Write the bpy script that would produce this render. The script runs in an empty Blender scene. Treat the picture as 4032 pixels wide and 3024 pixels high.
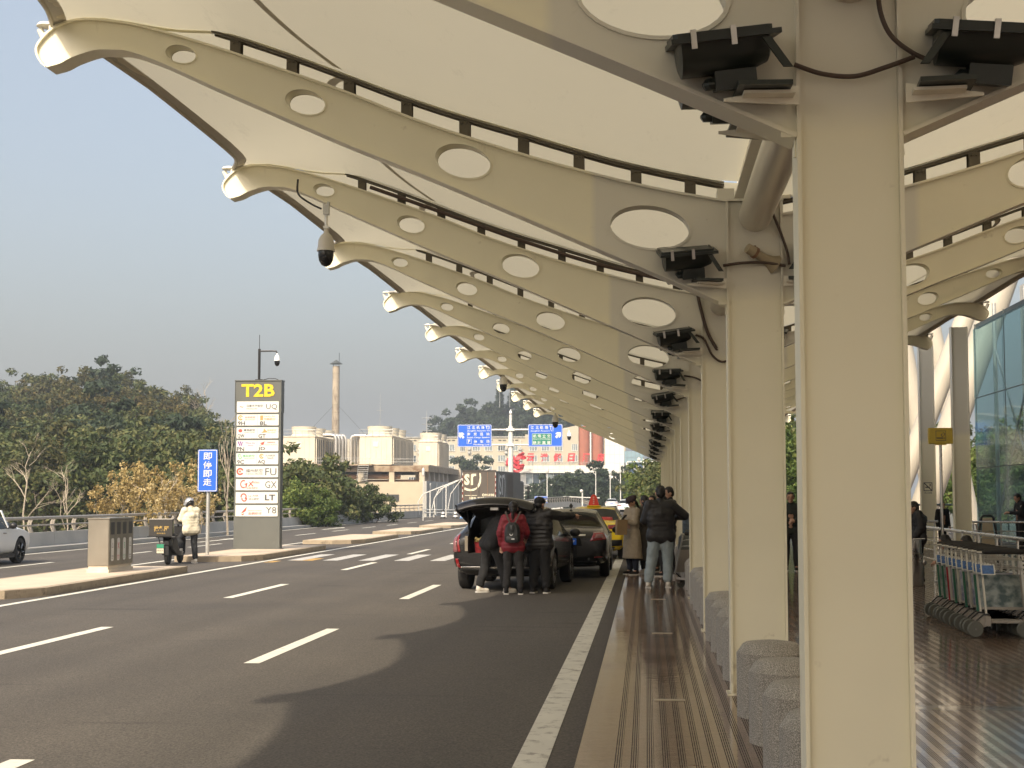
import bpy, math, random
from mathutils import Vector, Matrix, noise
from mathutils.geometry import tessellate_polygon
from mathutils.bvhtree import BVHTree
R=math.radians; pi=math.pi; sin=math.sin; cos=math.cos
S=bpy.context.scene; COL=S.collection
# ---------------------------------------------------------------- camera, sky, sun, exposure
cam=bpy.data.cameras.new('camera'); camo=bpy.data.objects.new('camera',cam); COL.objects.link(camo); S.camera=camo
cam.lens=52.08; cam.sensor_width=36; cam.clip_start=.1; cam.clip_end=4000
camo.location=(0,0,1.6); camo.rotation_euler=(R(94.351),0,R(5.181))
SUN_D=Vector((.342,1.094,-1)).normalized(); ELEV=math.asin(-SUN_D.z); AZ=math.atan2(-SUN_D.x,-SUN_D.y)
W=bpy.data.worlds.new('World'); S.world=W; W.use_nodes=True
wn=W.node_tree; bgn=wn.nodes['Background']
sk=wn.nodes.new('ShaderNodeTexSky'); sk.sky_type='NISHITA'; sk.sun_disc=False
sk.sun_elevation=ELEV; sk.sun_rotation=AZ; sk.air_density=1.2; sk.dust_density=8.0; sk.ozone_density=1.5
hz=wn.nodes.new('ShaderNodeMix'); hz.data_type='RGBA'; hz.inputs[0].default_value=.38; wn.links.new(sk.outputs[0],hz.inputs[6]); 
stc=wn.nodes.new('ShaderNodeTexCoord'); smp=wn.nodes.new('ShaderNodeMapping'); smp.inputs['Scale'].default_value=(1.2,1.2,5); wn.links.new(stc.outputs['Generated'],smp.inputs[0])
snz=wn.nodes.new('ShaderNodeTexNoise'); snz.inputs['Scale'].default_value=1.3; snz.inputs['Detail'].default_value=4; wn.links.new(smp.outputs[0],snz.inputs['Vector'])
smx=wn.nodes.new('ShaderNodeMix'); smx.data_type='RGBA'; smx.inputs[6].default_value=(2.40,2.46,2.56,1); smx.inputs[7].default_value=(2.70,2.70,2.70,1); wn.links.new(snz.outputs['Fac'],smx.inputs[0]); wn.links.new(smx.outputs[2],hz.inputs[7])
wn.links.new(hz.outputs[2],bgn.inputs[0]); bgn.inputs[1].default_value=.12
sl=bpy.data.lights.new('sun','SUN'); sl.energy=1.95; sl.angle=R(.9); sl.color=(1,.87,.68)
so=bpy.data.objects.new('sun',sl); COL.objects.link(so); so.rotation_euler=SUN_D.to_track_quat('-Z','Y').to_euler(); so.location=(-20,-30,40)
S.view_settings.view_transform='Standard'; S.view_settings.look='None'; S.view_settings.exposure=1.16; S.view_settings.gamma=1
S.cycles.max_bounces=8; S.cycles.diffuse_bounces=4; S.cycles.transparent_max_bounces=12; S.cycles.volume_bounces=0
S.cycles.use_denoising=True; S.cycles.caustics_reflective=False; S.cycles.caustics_refractive=False
# ---------------------------------------------------------------- materials
MATS={}
def mat(n,c,rough=.6,metal=0,var=.08,vs=6,bump=0,bs=40,spec=.5,coat=0,alpha=1,stain=None,detail=4):
    if n in MATS: return MATS[n]
    m=bpy.data.materials.new(n); m.use_nodes=True; t=m.node_tree; b=t.nodes['Principled BSDF']
    if len(c)==3: c=(*c,1)
    b.inputs['Base Color'].default_value=c; b.inputs['Roughness'].default_value=rough; b.inputs['Metallic'].default_value=metal
    b.inputs['Specular IOR Level'].default_value=spec; b.inputs['Coat Weight'].default_value=coat; b.inputs['Coat Roughness'].default_value=.04
    tc=t.nodes.new('ShaderNodeTexCoord')
    if var>0:
        nz=t.nodes.new('ShaderNodeTexNoise'); nz.inputs['Scale'].default_value=vs; nz.inputs['Detail'].default_value=detail
        t.links.new(tc.outputs['Object'],nz.inputs['Vector'])
        mx=t.nodes.new('ShaderNodeMix'); mx.data_type='RGBA'
        mx.inputs[6].default_value=[max(0,x*(1-2*var)) for x in c[:3]]+[1]; mx.inputs[7].default_value=[min(1,x*(1+2*var)) for x in c[:3]]+[1]
        t.links.new(nz.outputs['Fac'],mx.inputs[0]); out=mx.outputs[2]
        if stain:
            n2=t.nodes.new('ShaderNodeTexNoise'); n2.inputs['Scale'].default_value=stain[1]; n2.inputs['Detail'].default_value=8; n2.inputs['Roughness'].default_value=.7
            mp=t.nodes.new('ShaderNodeMapping'); mp.inputs['Scale'].default_value=(1,1,stain[3] if len(stain)>3 else 1)
            t.links.new(tc.outputs['Object'],mp.inputs[0]); t.links.new(mp.outputs[0],n2.inputs['Vector'])
            rp=t.nodes.new('ShaderNodeValToRGB'); rp.color_ramp.elements[0].position=stain[2]; rp.color_ramp.elements[1].position=stain[2]+.16
            t.links.new(n2.outputs['Fac'],rp.inputs[0]); m2=t.nodes.new('ShaderNodeMix'); m2.data_type='RGBA'
            t.links.new(rp.outputs[0],m2.inputs[0]); t.links.new(out,m2.inputs[6]); m2.inputs[7].default_value=(*stain[0],1); out=m2.outputs[2]
        t.links.new(out,b.inputs['Base Color'])
        rr=t.nodes.new('ShaderNodeMapRange'); rr.inputs[3].default_value=max(.02,rough*.85); rr.inputs[4].default_value=min(1,rough*1.15)
        t.links.new(nz.outputs['Fac'],rr.inputs[0]); t.links.new(rr.outputs[0],b.inputs['Roughness'])
    if bump>0:
        nb=t.nodes.new('ShaderNodeTexNoise'); nb.inputs['Scale'].default_value=bs; nb.inputs['Detail'].default_value=3; t.links.new(tc.outputs['Object'],nb.inputs['Vector'])
        bp=t.nodes.new('ShaderNodeBump'); bp.inputs['Strength'].default_value=bump; bp.inputs['Distance'].default_value=.02
        t.links.new(nb.outputs['Fac'],bp.inputs['Height']); t.links.new(bp.outputs[0],b.inputs['Normal'])
    MATS[n]=m; return m
def P(m): return m.node_tree.nodes['Principled BSDF']
cream=mat('cream_paint',(.83,.79,.62),.42,var=.04,vs=1.3,stain=((.55,.49,.38),2.6,.64,.22))
grey_paint=mat('grey_patch_paint',(.66,.63,.53),.45,var=.04,vs=2)
cream_edge=mat('cream_edge',(.76,.73,.63),.4,var=.04)
dark_rail=mat('bronze_metal',(.11,.095,.07),.5,metal=.3,var=.2,vs=8)
lamp_black=mat('lamp_housing',(.018,.024,.022),.38,var=.15,spec=.5)
black=mat('black_plastic',(.015,.015,.016),.42,var=.1)
rubber=mat('rubber',(.022,.021,.02),.8,var=.15,vs=12)
steel=mat('steel',(.55,.54,.52),.28,metal=1,var=.08,vs=3)
galv=mat('galvanised',(.52,.52,.5),.45,metal=.6,var=.12,vs=5)
chrome=mat('chrome',(.8,.8,.8),.12,metal=1,var=0)
white_p=mat('white_paint',(.68,.67,.63),.45,var=.04)
white_sign=mat('sign_white',(.64,.64,.60),.5,var=.03,vs=3)
cable_m=mat('cable',(.07,.045,.035),.6,var=.15)
concrete=mat('concrete',(.40,.39,.36),.85,var=.12,vs=1.2,bump=.15,stain=((.24,.225,.2),1.1,.62,.5))
skin_m=mat('skin',(.50,.29,.20),.5,var=.05); hair_m=mat('hair',(.012,.010,.009),.45,var=.2,vs=60)
leafglass=None
# ---------------------------------------------------------------- mesh builder
class MB:
    def __init__(s): s.v=[]; s.f=[]; s.m=[]; s.mi=0
    def mat(s,i): s.mi=i; return s
    def add(s,vs,fs):
        o=len(s.v); s.v+= [tuple(v) for v in vs]
        for f in fs: s.f.append(tuple(i+o for i in f)); s.m.append(s.mi)
        return s
    def box(s,x0,x1,y0,y1,z0,z1,M=None):
        vs=[Vector((x,y,z)) for z in (z0,z1) for y in (y0,y1) for x in (x0,x1)]
        if M: vs=[M@v for v in vs]
        return s.add(vs,[(0,2,3,1),(4,5,7,6),(0,1,5,4),(2,6,7,3),(0,4,6,2),(1,3,7,5)])
    def bbox(s,x0,x1,y0,y1,z0,z1,b=.02,M=None):   # bevelled box (all vertical + top edges)
        pts=[(x0+b,y0),(x1-b,y0),(x1,y0+b),(x1,y1-b),(x1-b,y1),(x0+b,y1),(x0,y1-b),(x0,y0+b)]
        cx,cy=(x0+x1)/2,(y0+y1)/2
        def ring(z,k): return [Vector((cx+(x-cx)*(1-k/max(1e-6,abs(x1-x0)/2)),cy+(y-cy)*(1-k/max(1e-6,abs(y1-y0)/2)),z)) for x,y in pts]
        rs=[ring(z0,b*.6),ring(z0+b,0),ring(z1-b,0),ring(z1,b*.8)]
        if M: rs=[[M@v for v in r] for r in rs]
        return s.rings(rs,True,True)
    def rings(s,rs,c0=True,c1=True,closed=True):
        n=len(rs[0]); vs=[v for r in rs for v in r]; fs=[]
        for i in range(len(rs)-1):
            for j in range(n if closed else n-1):
                k=(j+1)%n; fs.append((i*n+j,i*n+k,(i+1)*n+k,(i+1)*n+j))
        if c0: fs.append(tuple(range(n))[::-1])
        if c1: fs.append(tuple((len(rs)-1)*n+j for j in range(n)))
        return s.add(vs,fs)
    def tube(s,pts,r,n=8,caps=True):
        pts=[Vector(p) for p in pts]; rr=r if isinstance(r,(list,tuple)) else [r]*len(pts); rs=[]
        up=None
        for i,p in enumerate(pts):
            a=pts[max(0,i-1)]; b=pts[min(len(pts)-1,i+1)]; t=(b-a)
            if t.length<1e-9: t=Vector((0,0,1))
            t.normalize()
            if up is None: up=Vector((0,0,1)) if abs(t.z)<.9 else Vector((0,1,0))
            u=t.cross(up); 
            if u.length<1e-6: u=t.cross(Vector((1,0,0)))
            u.normalize(); w=u.cross(t).normalized(); up=w
            rs.append([p+(u*cos(2*pi*k/n)+w*sin(2*pi*k/n))*rr[i] for k in range(n)])
        return s.rings([r[::-1] for r in rs],caps,caps)
    def lathe(s,prof,n=20,c=(0,0,0),M=None):   # prof: (r,z)
        rs=[[Vector((c[0]+r*cos(2*pi*k/n),c[1]+r*sin(2*pi*k/n),c[2]+z)) for k in range(n)] for r,z in prof]
        if M: rs=[[M@v for v in r] for r in rs]
        return s.rings(rs,prof[0][0]>1e-4,prof[-1][0]>1e-4)
    def ell(s,c,r,n=12,m=8,M=None):
        c=Vector(c); rs=[]
        for i in range(m+1):
            a=-pi/2+pi*i/m; k=max(cos(a),.02)
            rs.append([Vector((r[0]*k*cos(2*pi*j/n),r[1]*k*sin(2*pi*j/n),r[2]*sin(a))) for j in range(n)])
        rs=[[c+((M@v) if M else v) for v in q] for q in rs]
        return s.rings(rs,True,True)
    def prism(s,poly,a0,a1,ax='y',holes=None,M=None):   # poly in plane, extruded along ax
        def to(p,a):
            v={'y':Vector((p[0],a,p[1])),'x':Vector((a,p[0],p[1])),'z':Vector((p[0],p[1],a))}[ax]
            return M@v if M else v
        loops=[poly]+(holes or []); tri=tessellate_polygon([[Vector((p[0],p[1],0)) for p in l] for l in loops])
        flat=[p for l in loops for p in l]; n=len(flat)
        s.add([to(p,a0) for p in flat]+[to(p,a1) for p in flat],[t for t in tri]+[tuple(i+n for i in t[::-1]) for t in tri])
        for l in loops:
            k=len(l); s.add([to(p,a0) for p in l]+[to(p,a1) for p in l],[(i,(i+1)%k,(i+1)%k+k,i+k) for i in range(k)])
        return s
    def quad(s,a,b,c,d): return s.add([a,b,c,d],[(0,1,2,3)])
    def build(s,name,mats,parent=None,smooth=None,fix=True,loc=None):
        me=bpy.data.meshes.new(name); me.from_pydata(s.v,[],s.f)
        if not isinstance(mats,(list,tuple)): mats=[mats]
        for m in mats: me.materials.append(m)
        me.polygons.foreach_set('material_index',s.m)
        if fix:
            import bmesh
            bm=bmesh.new(); bm.from_mesh(me); bmesh.ops.recalc_face_normals(bm,faces=bm.faces); bm.to_mesh(me); bm.free()
        if smooth is not None:
            me.polygons.foreach_set('use_smooth',[True]*len(me.polygons)); me.set_sharp_from_angle(angle=R(smooth))
        me.update(); o=bpy.data.objects.new(name,me); COL.objects.link(o)
        if parent: o.parent=parent
        if loc: o.location=loc
        return o
def tag(o,label,cat,group=None,kind=None):
    if label: o['label']=label
    if cat: o['category']=cat
    if group: o['group']=group
    if kind: o['kind']=kind
    return o
def thing(name,label,cat,loc=(0,0,0),rz=0,group=None):
    o=bpy.data.objects.new(name,None); COL.objects.link(o); o.location=loc; o.rotation_euler=(0,0,rz); o.empty_display_size=.1
    return tag(o,label,cat,group)
KIDS={}
def dup(root,loc,rz=0,label=None,group=None,sc=None):
    r=root.copy(); COL.objects.link(r); r.location=loc; r.rotation_euler=(0,0,rz)
    if label: r['label']=label
    if group: r['group']=group
    if sc: r.scale=sc
    for ch in list(root.children):
        c=ch.copy(); COL.objects.link(c); c.parent=r
        for g in ch.children:
            d=g.copy(); COL.objects.link(d); d.parent=c
    return r
def struct(o): o['kind']='structure'; return o
# ---------------------------------------------------------------- text
def text_geo(s,bold=0,shear=0):
    cu=bpy.data.curves.new('t','FONT'); cu.body=s; cu.size=1; cu.resolution_u=2; cu.offset=bold; cu.shear=shear
    ob=bpy.data.objects.new('t',cu); COL.objects.link(ob); dg=bpy.context.evaluated_depsgraph_get(); dg.update()
    me=ob.evaluated_get(dg).to_mesh(); vs=[(v.co.x,v.co.y) for v in me.vertices]; fs=[tuple(p.vertices) for p in me.polygons]
    ob.evaluated_get(dg).to_mesh_clear(); bpy.data.objects.remove(ob); bpy.data.curves.remove(cu); return vs,fs
def text(mb,s,x0,z0,x1,z1,mi,y=0,bold=0,shear=0,fn=None):
    """fit string s into box on a plane facing -Y (or mapped through fn)"""
    vs,fs=text_geo(s,bold,shear)
    if not vs: return
    ax=min(v[0] for v in vs); bx=max(v[0] for v in vs); ay=min(v[1] for v in vs); by=max(v[1] for v in vs)
    kx=(x1-x0)/max(1e-6,bx-ax); kz=(z1-z0)/max(1e-6,by-ay); mb.mat(mi)
    pts=[(x0+(a-ax)*kx,z0+(b-ay)*kz) for a,b in vs]
    mb.add([(fn(*p) if fn else (p[0],y,p[1])) for p in pts],fs)
def poly(mb,pts,mi,y=0,fn=None):
    mb.mat(mi); t=tessellate_polygon([[Vector((p[0],p[1],0)) for p in pts]])
    mb.add([(fn(*p) if fn else (p[0],y,p[1])) for p in pts],[tuple(q) for q in t])
def rrect(x0,z0,x1,z1,r,n=4):
    out=[]
    for cx,cz,a in ((x1-r,z1-r,0),(x0+r,z1-r,90),(x0+r,z0+r,180),(x1-r,z0+r,270)):
        for i in range(n+1): out.append((cx+r*cos(R(a+90*i/n)),cz+r*sin(R(a+90*i/n))))
    return out
def ring_poly(cx,cz,r0,r1,a0,a1,n=14,sx=1):
    return [(cx+sx*r1*cos(R(a0+(a1-a0)*i/n)),cz+r1*sin(R(a0+(a1-a0)*i/n))) for i in range(n+1)]+[(cx+sx*r0*cos(R(a1-(a1-a0)*i/n)),cz+r0*sin(R(a1-(a1-a0)*i/n))) for i in range(n+1)]
ORD=['','second','third','fourth','fifth','sixth','seventh','eighth','ninth','tenth','eleventh','twelfth','thirteenth']
# ================================================================ GROUND
asphalt=mat('asphalt',(.080,.070,.058),.85,var=.16,vs=.35,bump=.5,bs=60,stain=((.060,.051,.043),.22,.62,1))
def asphalt_nodes():
    t=asphalt.node_tree; b=P(asphalt); tc=[n for n in t.nodes if n.type=='TEX_COORD'][0]
    nz=t.nodes.new('ShaderNodeTexNoise'); nz.inputs['Scale'].default_value=45; nz.inputs['Detail'].default_value=2
    t.links.new(tc.outputs['Object'],nz.inputs['Vector']); src=b.inputs['Base Color'].links[0].from_socket
    mr=t.nodes.new('ShaderNodeMapRange'); mr.inputs[1].default_value=.3; mr.inputs[2].default_value=.7; mr.inputs[3].default_value=.62; mr.inputs[4].default_value=1.45
    t.links.new(nz.outputs['Fac'],mr.inputs[0]); vm=t.nodes.new('ShaderNodeVectorMath'); vm.operation='SCALE'
    mp=t.nodes.new('ShaderNodeMapping'); mp.inputs['Scale'].default_value=(1.1,.03,1); t.links.new(tc.outputs['Object'],mp.inputs[0]); n3=t.nodes.new('ShaderNodeTexNoise'); n3.inputs['Scale'].default_value=1; n3.inputs['Detail'].default_value=4; t.links.new(mp.outputs[0],n3.inputs['Vector'])
    m3=t.nodes.new('ShaderNodeMapRange'); m3.inputs[1].default_value=.3; m3.inputs[2].default_value=.7; m3.inputs[3].default_value=.86; m3.inputs[4].default_value=1.12; t.links.new(n3.outputs['Fac'],m3.inputs[0])
    m5=t.nodes.new('ShaderNodeMapping'); m5.inputs['Scale'].default_value=(.30,2.4,1); t.links.new(tc.outputs['Object'],m5.inputs[0]); n5=t.nodes.new('ShaderNodeTexNoise'); n5.inputs['Scale'].default_value=1; n5.inputs['Detail'].default_value=5; t.links.new(m5.outputs[0],n5.inputs['Vector'])
    r5=t.nodes.new('ShaderNodeMapRange'); r5.inputs[1].default_value=.63; r5.inputs[2].default_value=.72; r5.inputs[3].default_value=1; r5.inputs[4].default_value=.72; t.links.new(n5.outputs['Fac'],r5.inputs[0]); q5=t.nodes.new('ShaderNodeMath'); q5.operation='MULTIPLY'; t.links.new(m3.outputs[0],q5.inputs[0]); t.links.new(r5.outputs[0],q5.inputs[1]); m3=q5
    v3=t.nodes.new('ShaderNodeVectorMath'); v3.operation='SCALE'; t.links.new(src,v3.inputs[0]); t.links.new(m3.outputs[0],v3.inputs['Scale']); src=v3.outputs[0]
    t.links.new(src,vm.inputs[0]); t.links.new(mr.outputs[0],vm.inputs['Scale']); t.links.new(vm.outputs[0],b.inputs['Base Color'])
asphalt_nodes()
ground_m=mat('rough_ground',(.085,.08,.05),.95,var=.3,vs=.05,bump=.4,bs=1)
g=MB(); g.box(-900,900,-80,1500,-12.3,-12); struct(g.build('ground',ground_m))
# hillside terrain left and behind
def terr(x,y):
    h=-11.9
    a=max(0,min(1,(-x-24-.12*(y-60))/55)); b=max(0,min(1,(y-60)/40))
    h+= (24*a**.8)*b*(.85+.3*noise.noise(Vector((x*.02,y*.02,0))))
    c=math.exp(-((x+48)/34)**2-((y-500)/70)**2); h+=37*c
    d=max(0,min(1,(y-300)/300)); h+= 10*d+ 6*noise.noise(Vector((x*.008,y*.008,3)))*d
    if y<65: h=-11.9
    return h
g=MB(); n=60; vs=[]; fs=[]
for j in range(n+1):
    for i in range(n+1):
        x=-260+430*i/n; y=40+800*j/n; vs.append((x,y,terr(x,y)))
for j in range(n):
    for i in range(n): a=j*(n+1)+i; fs.append((a,a+1,a+n+2,a+n+1))
g.add(vs,fs); struct(g.build('terrain',ground_m,smooth=60))
# road deck
RZ=-.15
g=MB(); g.box(-19.1,-.44,-40,135,-1.2,RZ)
struct(g.build('road_deck',asphalt))
# far road swings left / continues
g=MB()
cl=[(135,-9.8,9.3),(150,-8.4,9.0),(175,-6.5,8.2),(200,-5.0,7.5),(240,-3.6,6.5),(300,-3,6),(330,-3,6)]
rs=[[(c-w,y,RZ),(c+w,y,RZ),(c+w,y,RZ-1),(c-w,y,RZ-1)] for y,c,w in cl]
g.rings([[Vector(p) for p in r] for r in rs]); struct(g.build('far_road',asphalt))
paint=mat('road_paint',(.72,.70,.60),.6,var=.08,vs=3,stain=((.30,.27,.23),7,.55,1))
paint_w=mat('worn_paint',(.50,.49,.46),.7,var=.15,vs=4,stain=((.14,.13,.11),9,.55,1))
pz=RZ+.004
def strip(m,x0,x1,y0,y1,z=pz): m.quad((x0,y0,z),(x1,y0,z),(x1,y1,z),(x0,y1,z))
g=MB(); strip(g,-.88,-.665,-20,130); struct(g.build('kerbside_line',mat('edge_paint',(.62,.60,.52),.6,var=.1,vs=3,stain=((.2,.18,.15),6,.52,1))))
g=MB(); strip(g,-10.42,-10.27,-20,130); strip(g,-18.85,-18.70,-20,130); struct(g.build('edge_lines',paint))
g=MB()
for X in (-4.24,-7.32):
    for k in range(-2,13):
        y=5.6+9.85*k
        if 39.5<y+2<41: continue
        strip(g,X,X+.17,y,y+4.1)
struct(g.build('lane_dashes',paint))
g=MB()
for k in range(-1,14): strip(g,-15.9,-15.76,3+7.9*k,7+7.9*k)
strip(g,-13.2,-13.05,34,60)
for k in (56,78):   # arrows in the far lane
    for X in (-17.3,):
        strip(g,X,X+.18,k,k+4); g.add([(X-.25,k+4,pz),(X+.43,k+4,pz),(X+.09,k+6,pz)],[(0,1,2)])
struct(g.build('far_lane_markings',paint))
g=MB()
for k in range(9):
    x=-9.87+.99*k; strip(g,x,x+.42,40.3,44.6)
struct(g.build('crosswalk',paint_w))
g=MB(); strip(g,-9.75,-9.15,40.2,41.8,pz-.002); strip(g,-10.2,-9.95,39,40,pz-.002); struct(g.build('yellow_road_patch',mat('yellow_road',(.55,.33,.08),.7,var=.25,vs=5,stain=((.12,.1,.08),6,.5,1))))
# islands
pave_m=mat('island_paving',(.60,.49,.37),.85,var=.10,vs=1.5,bump=.2,bs=30,stain=((.44,.36,.27),2,.6,1))
kerb_m=mat('kerb_stone',(.38,.31,.22),.85,var=.2,vs=3,bump=.3,bs=25,stain=((.13,.105,.08),3,.55,1))
for (a,b) in ((6,19.2),(24.3,33.7),(39.2,48.6),(54.2,63),(68.3,77),(82.5,93)):
    x0,x1=-12.7,-10.6
    def outl(k): return [(x0+k,a+k),(x1-1.0,a+k),(x1-.35-k*.6,a+.35+k),(x1-k,a+1.3),(x1-k,b-k),(x0+k,b-k)]
    g=MB(); g.prism(outl(0),RZ-.05,-.004,'z'); struct(g.build('island_kerb',kerb_m))
    g=MB(); g.prism(outl(.16),-.03,.0,'z'); struct(g.build('traffic_island',pave_m))
# far kerb walkway
g=MB(); g.box(-20.2,-19.1,-40,126,-1.3,0); struct(g.build('far_kerb',concrete))
# ================================================================ PLATFORM FLOOR
def tile_floor():
    m=bpy.data.materials.new('platform_tiles'); m.use_nodes=True; t=m.node_tree; b=P(m); N=t.nodes.new; L=t.links.new
    tc=N('ShaderNodeTexCoord'); sx=N('ShaderNodeSeparateXYZ'); L(tc.outputs['Object'],sx.inputs[0])
    def M(op,a,b_=None,c=None):
        n=N('ShaderNodeMath'); n.operation=op
        for i,x in enumerate((a,b_,c)):
            if x is None: continue
            if isinstance(x,(int,float)): n.inputs[i].default_value=x
            else: L(x,n.inputs[i])
        return n.outputs[0]
    X=sx.outputs[0]; Y=sx.outputs[1]
    def fr(x,p): return M('FRACT',M('DIVIDE',x,p))
    # grout
    gx=M('LESS_THAN',fr(M('ADD',X,10.28),.45),.014); gy=M('LESS_THAN',fr(M('ADD',Y,10.15),.62),.024)
    grout=M('MAXIMUM',gx,gy)
    gr=fr(M('ADD',X,10.255),.0975) # groove groups
    fine=fr(M('ADD',X,10.255),.0139)
    groove=M('MULTIPLY',M('LESS_THAN',gr,.53),M('LESS_THAN',fine,.44))
    # no grooves on the kerb course, or on the cross bands
    groove=M('MULTIPLY',groove,M('GREATER_THAN',X,-.25))
    band=M('LESS_THAN',fr(M('ADD',Y,8.45),2.86),.075)
    groove=M('MULTIPLY',groove,M('SUBTRACT',1,M('MULTIPLY',band,M('GREATER_THAN',X,1.2))))
    groove=M('MULTIPLY',groove,M('GREATER_THAN',fr(M('ADD',Y,10.15),.62),.012))
    # tile id noise
    idx=M('FLOOR',M('DIVIDE',M('ADD',X,10.28),.45)); idy=M('FLOOR',M('DIVIDE',M('ADD',Y,10.15),.62))
    cv=N('ShaderNodeCombineXYZ'); L(idx,cv.inputs[0]); L(idy,cv.inputs[1]); wn_=N('ShaderNodeTexWhiteNoise'); L(cv.outputs[0],wn_.inputs[0])
    base=N('ShaderNodeMix'); base.data_type='RGBA'; base.inputs[6].default_value=(.175,.112,.080,1); base.inputs[7].default_value=(.305,.215,.160,1)
    nz=N('ShaderNodeTexNoise'); nz.inputs['Scale'].default_value=1.1; nz.inputs['Detail'].default_value=6; L(tc.outputs['Object'],nz.inputs['Vector'])
    L(M('ADD',M('MULTIPLY',wn_.outputs[0],.5),M('MULTIPLY',nz.outputs['Fac'],.5)),base.inputs[0])
    bd=N('ShaderNodeMix'); bd.data_type='RGBA'; L(M('MULTIPLY',band,M('GREATER_THAN',X,1.2)),bd.inputs[0]); L(base.outputs[2],bd.inputs[6]); bd.inputs[7].default_value=(.10,.075,.055,1)
    mg=N('ShaderNodeMix'); mg.data_type='RGBA'; L(M('MAXIMUM',groove,M('MULTIPLY',grout,.62)),mg.inputs[0]); L(bd.outputs[2],mg.inputs[6]); mg.inputs[7].default_value=(.014,.010,.008,1)
    L(mg.outputs[2],b.inputs['Base Color'])
    r=M('ADD',M('MULTIPLY',nz.outputs['Fac'],.20),.0); r=M('MAXIMUM',r,M('MULTIPLY',groove,.8)); 
    L(r,b.inputs['Roughness']); b.inputs['Specular IOR Level'].default_value=.5
    nb=N('ShaderNodeTexNoise'); nb.inputs['Scale'].default_value=9; L(tc.outputs['Object'],nb.inputs['Vector'])
    bp=N('ShaderNodeBump'); bp.inputs['Strength'].default_value=.06; bp.inputs['Distance'].default_value=.02; L(nb.outputs['Fac'],bp.inputs['Height']); L(bp.outputs[0],b.inputs['Normal'])
    return m
g=MB(); g.box(-.44,30,-40,73,-1.3,0); struct(g.build('platform_floor',tile_floor()))
cs=mat('cover_plate',(.42,.38,.31),.4,metal=.4)
for i,y in enumerate((6.1,11.85,17.6,23.4)):
    g=MB(); g.bbox(.05,.29,y,y+.07,.0005,.008,.003); tag(g.build('cover_strip',cs),'thin metal expansion cover strip on the pink tiles, %s from the camera'%(['nearest','second','third','fourth'][i]),'cover strip','expansion cover strips')
# ================================================================ CANOPY
XC=.91; DP=5.72; Y0=6.62; KS=range(-2,12)
LO=[(-5.18,5.34),(-5.06,5.37),(-4.96,5.42),(-4.76,5.48),(-4.59,5.48),(-4.43,5.46),(-4.14,5.35),(-3.72,5.15),(-3.11,4.87),(-2.51,4.6),(-1.91,4.35),(-1.32,4.09),(-.74,3.83),(.02,3.49),(.67,3.19)]
UP=[(-5.24,5.40),(-5.27,5.47),(-5.25,5.55),(-5.13,5.67),(-4.97,5.73),(-4.76,5.74),(-4.35,5.67),(-3.73,5.48),(-3.12,5.26),(-2.51,5.03),(-1.92,4.78),(-1.33,4.57),(-.74,4.38),(.03,4.17),(.67,4.04)]
RAIL=[(-5.2,5.74),(-4.97,5.80),(-4.7,5.81),(-4.35,5.76),(-3.73,5.60),(-3.1,5.38),(-2.49,5.14),(-2.04,4.96),(-1.56,4.79),(-1.09,4.64),(-.66,4.50),(-.24,4.37),(.2,4.26),(.66,4.16)]
HO=[(-3.99,5.42,.137,.077,-14),(-2.89,4.97,.178,.104,-16),(-1.53,4.43,.24,.14,-15),(.04,3.84,.33,.178,-8)]
def mir(p): return (1.13+(.67-p[0])*.93, 3.19+(p[1]-3.19)*.86)
def smooth_pts(l,k=3):
    out=[]; n=len(l)
    for i in range(n-1):
        p0=l[max(0,i-1)];p1=l[i];p2=l[i+1];p3=l[min(n-1,i+2)]
        for j in range(k):
            t=j/k; q=[]
            for a in (0,1): q.append(.5*((2*p1[a])+(-p0[a]+p2[a])*t+(2*p0[a]-5*p1[a]+4*p2[a]-p3[a])*t*t+(-p0[a]+3*p1[a]-3*p2[a]+p3[a])*t**3))
            out.append(tuple(q))
    return out+[l[-1]]
LOs=smooth_pts(LO); UPs=smooth_pts(UP); RAs=[(x,z+.025) for x,z in smooth_pts(RAIL)]
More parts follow.
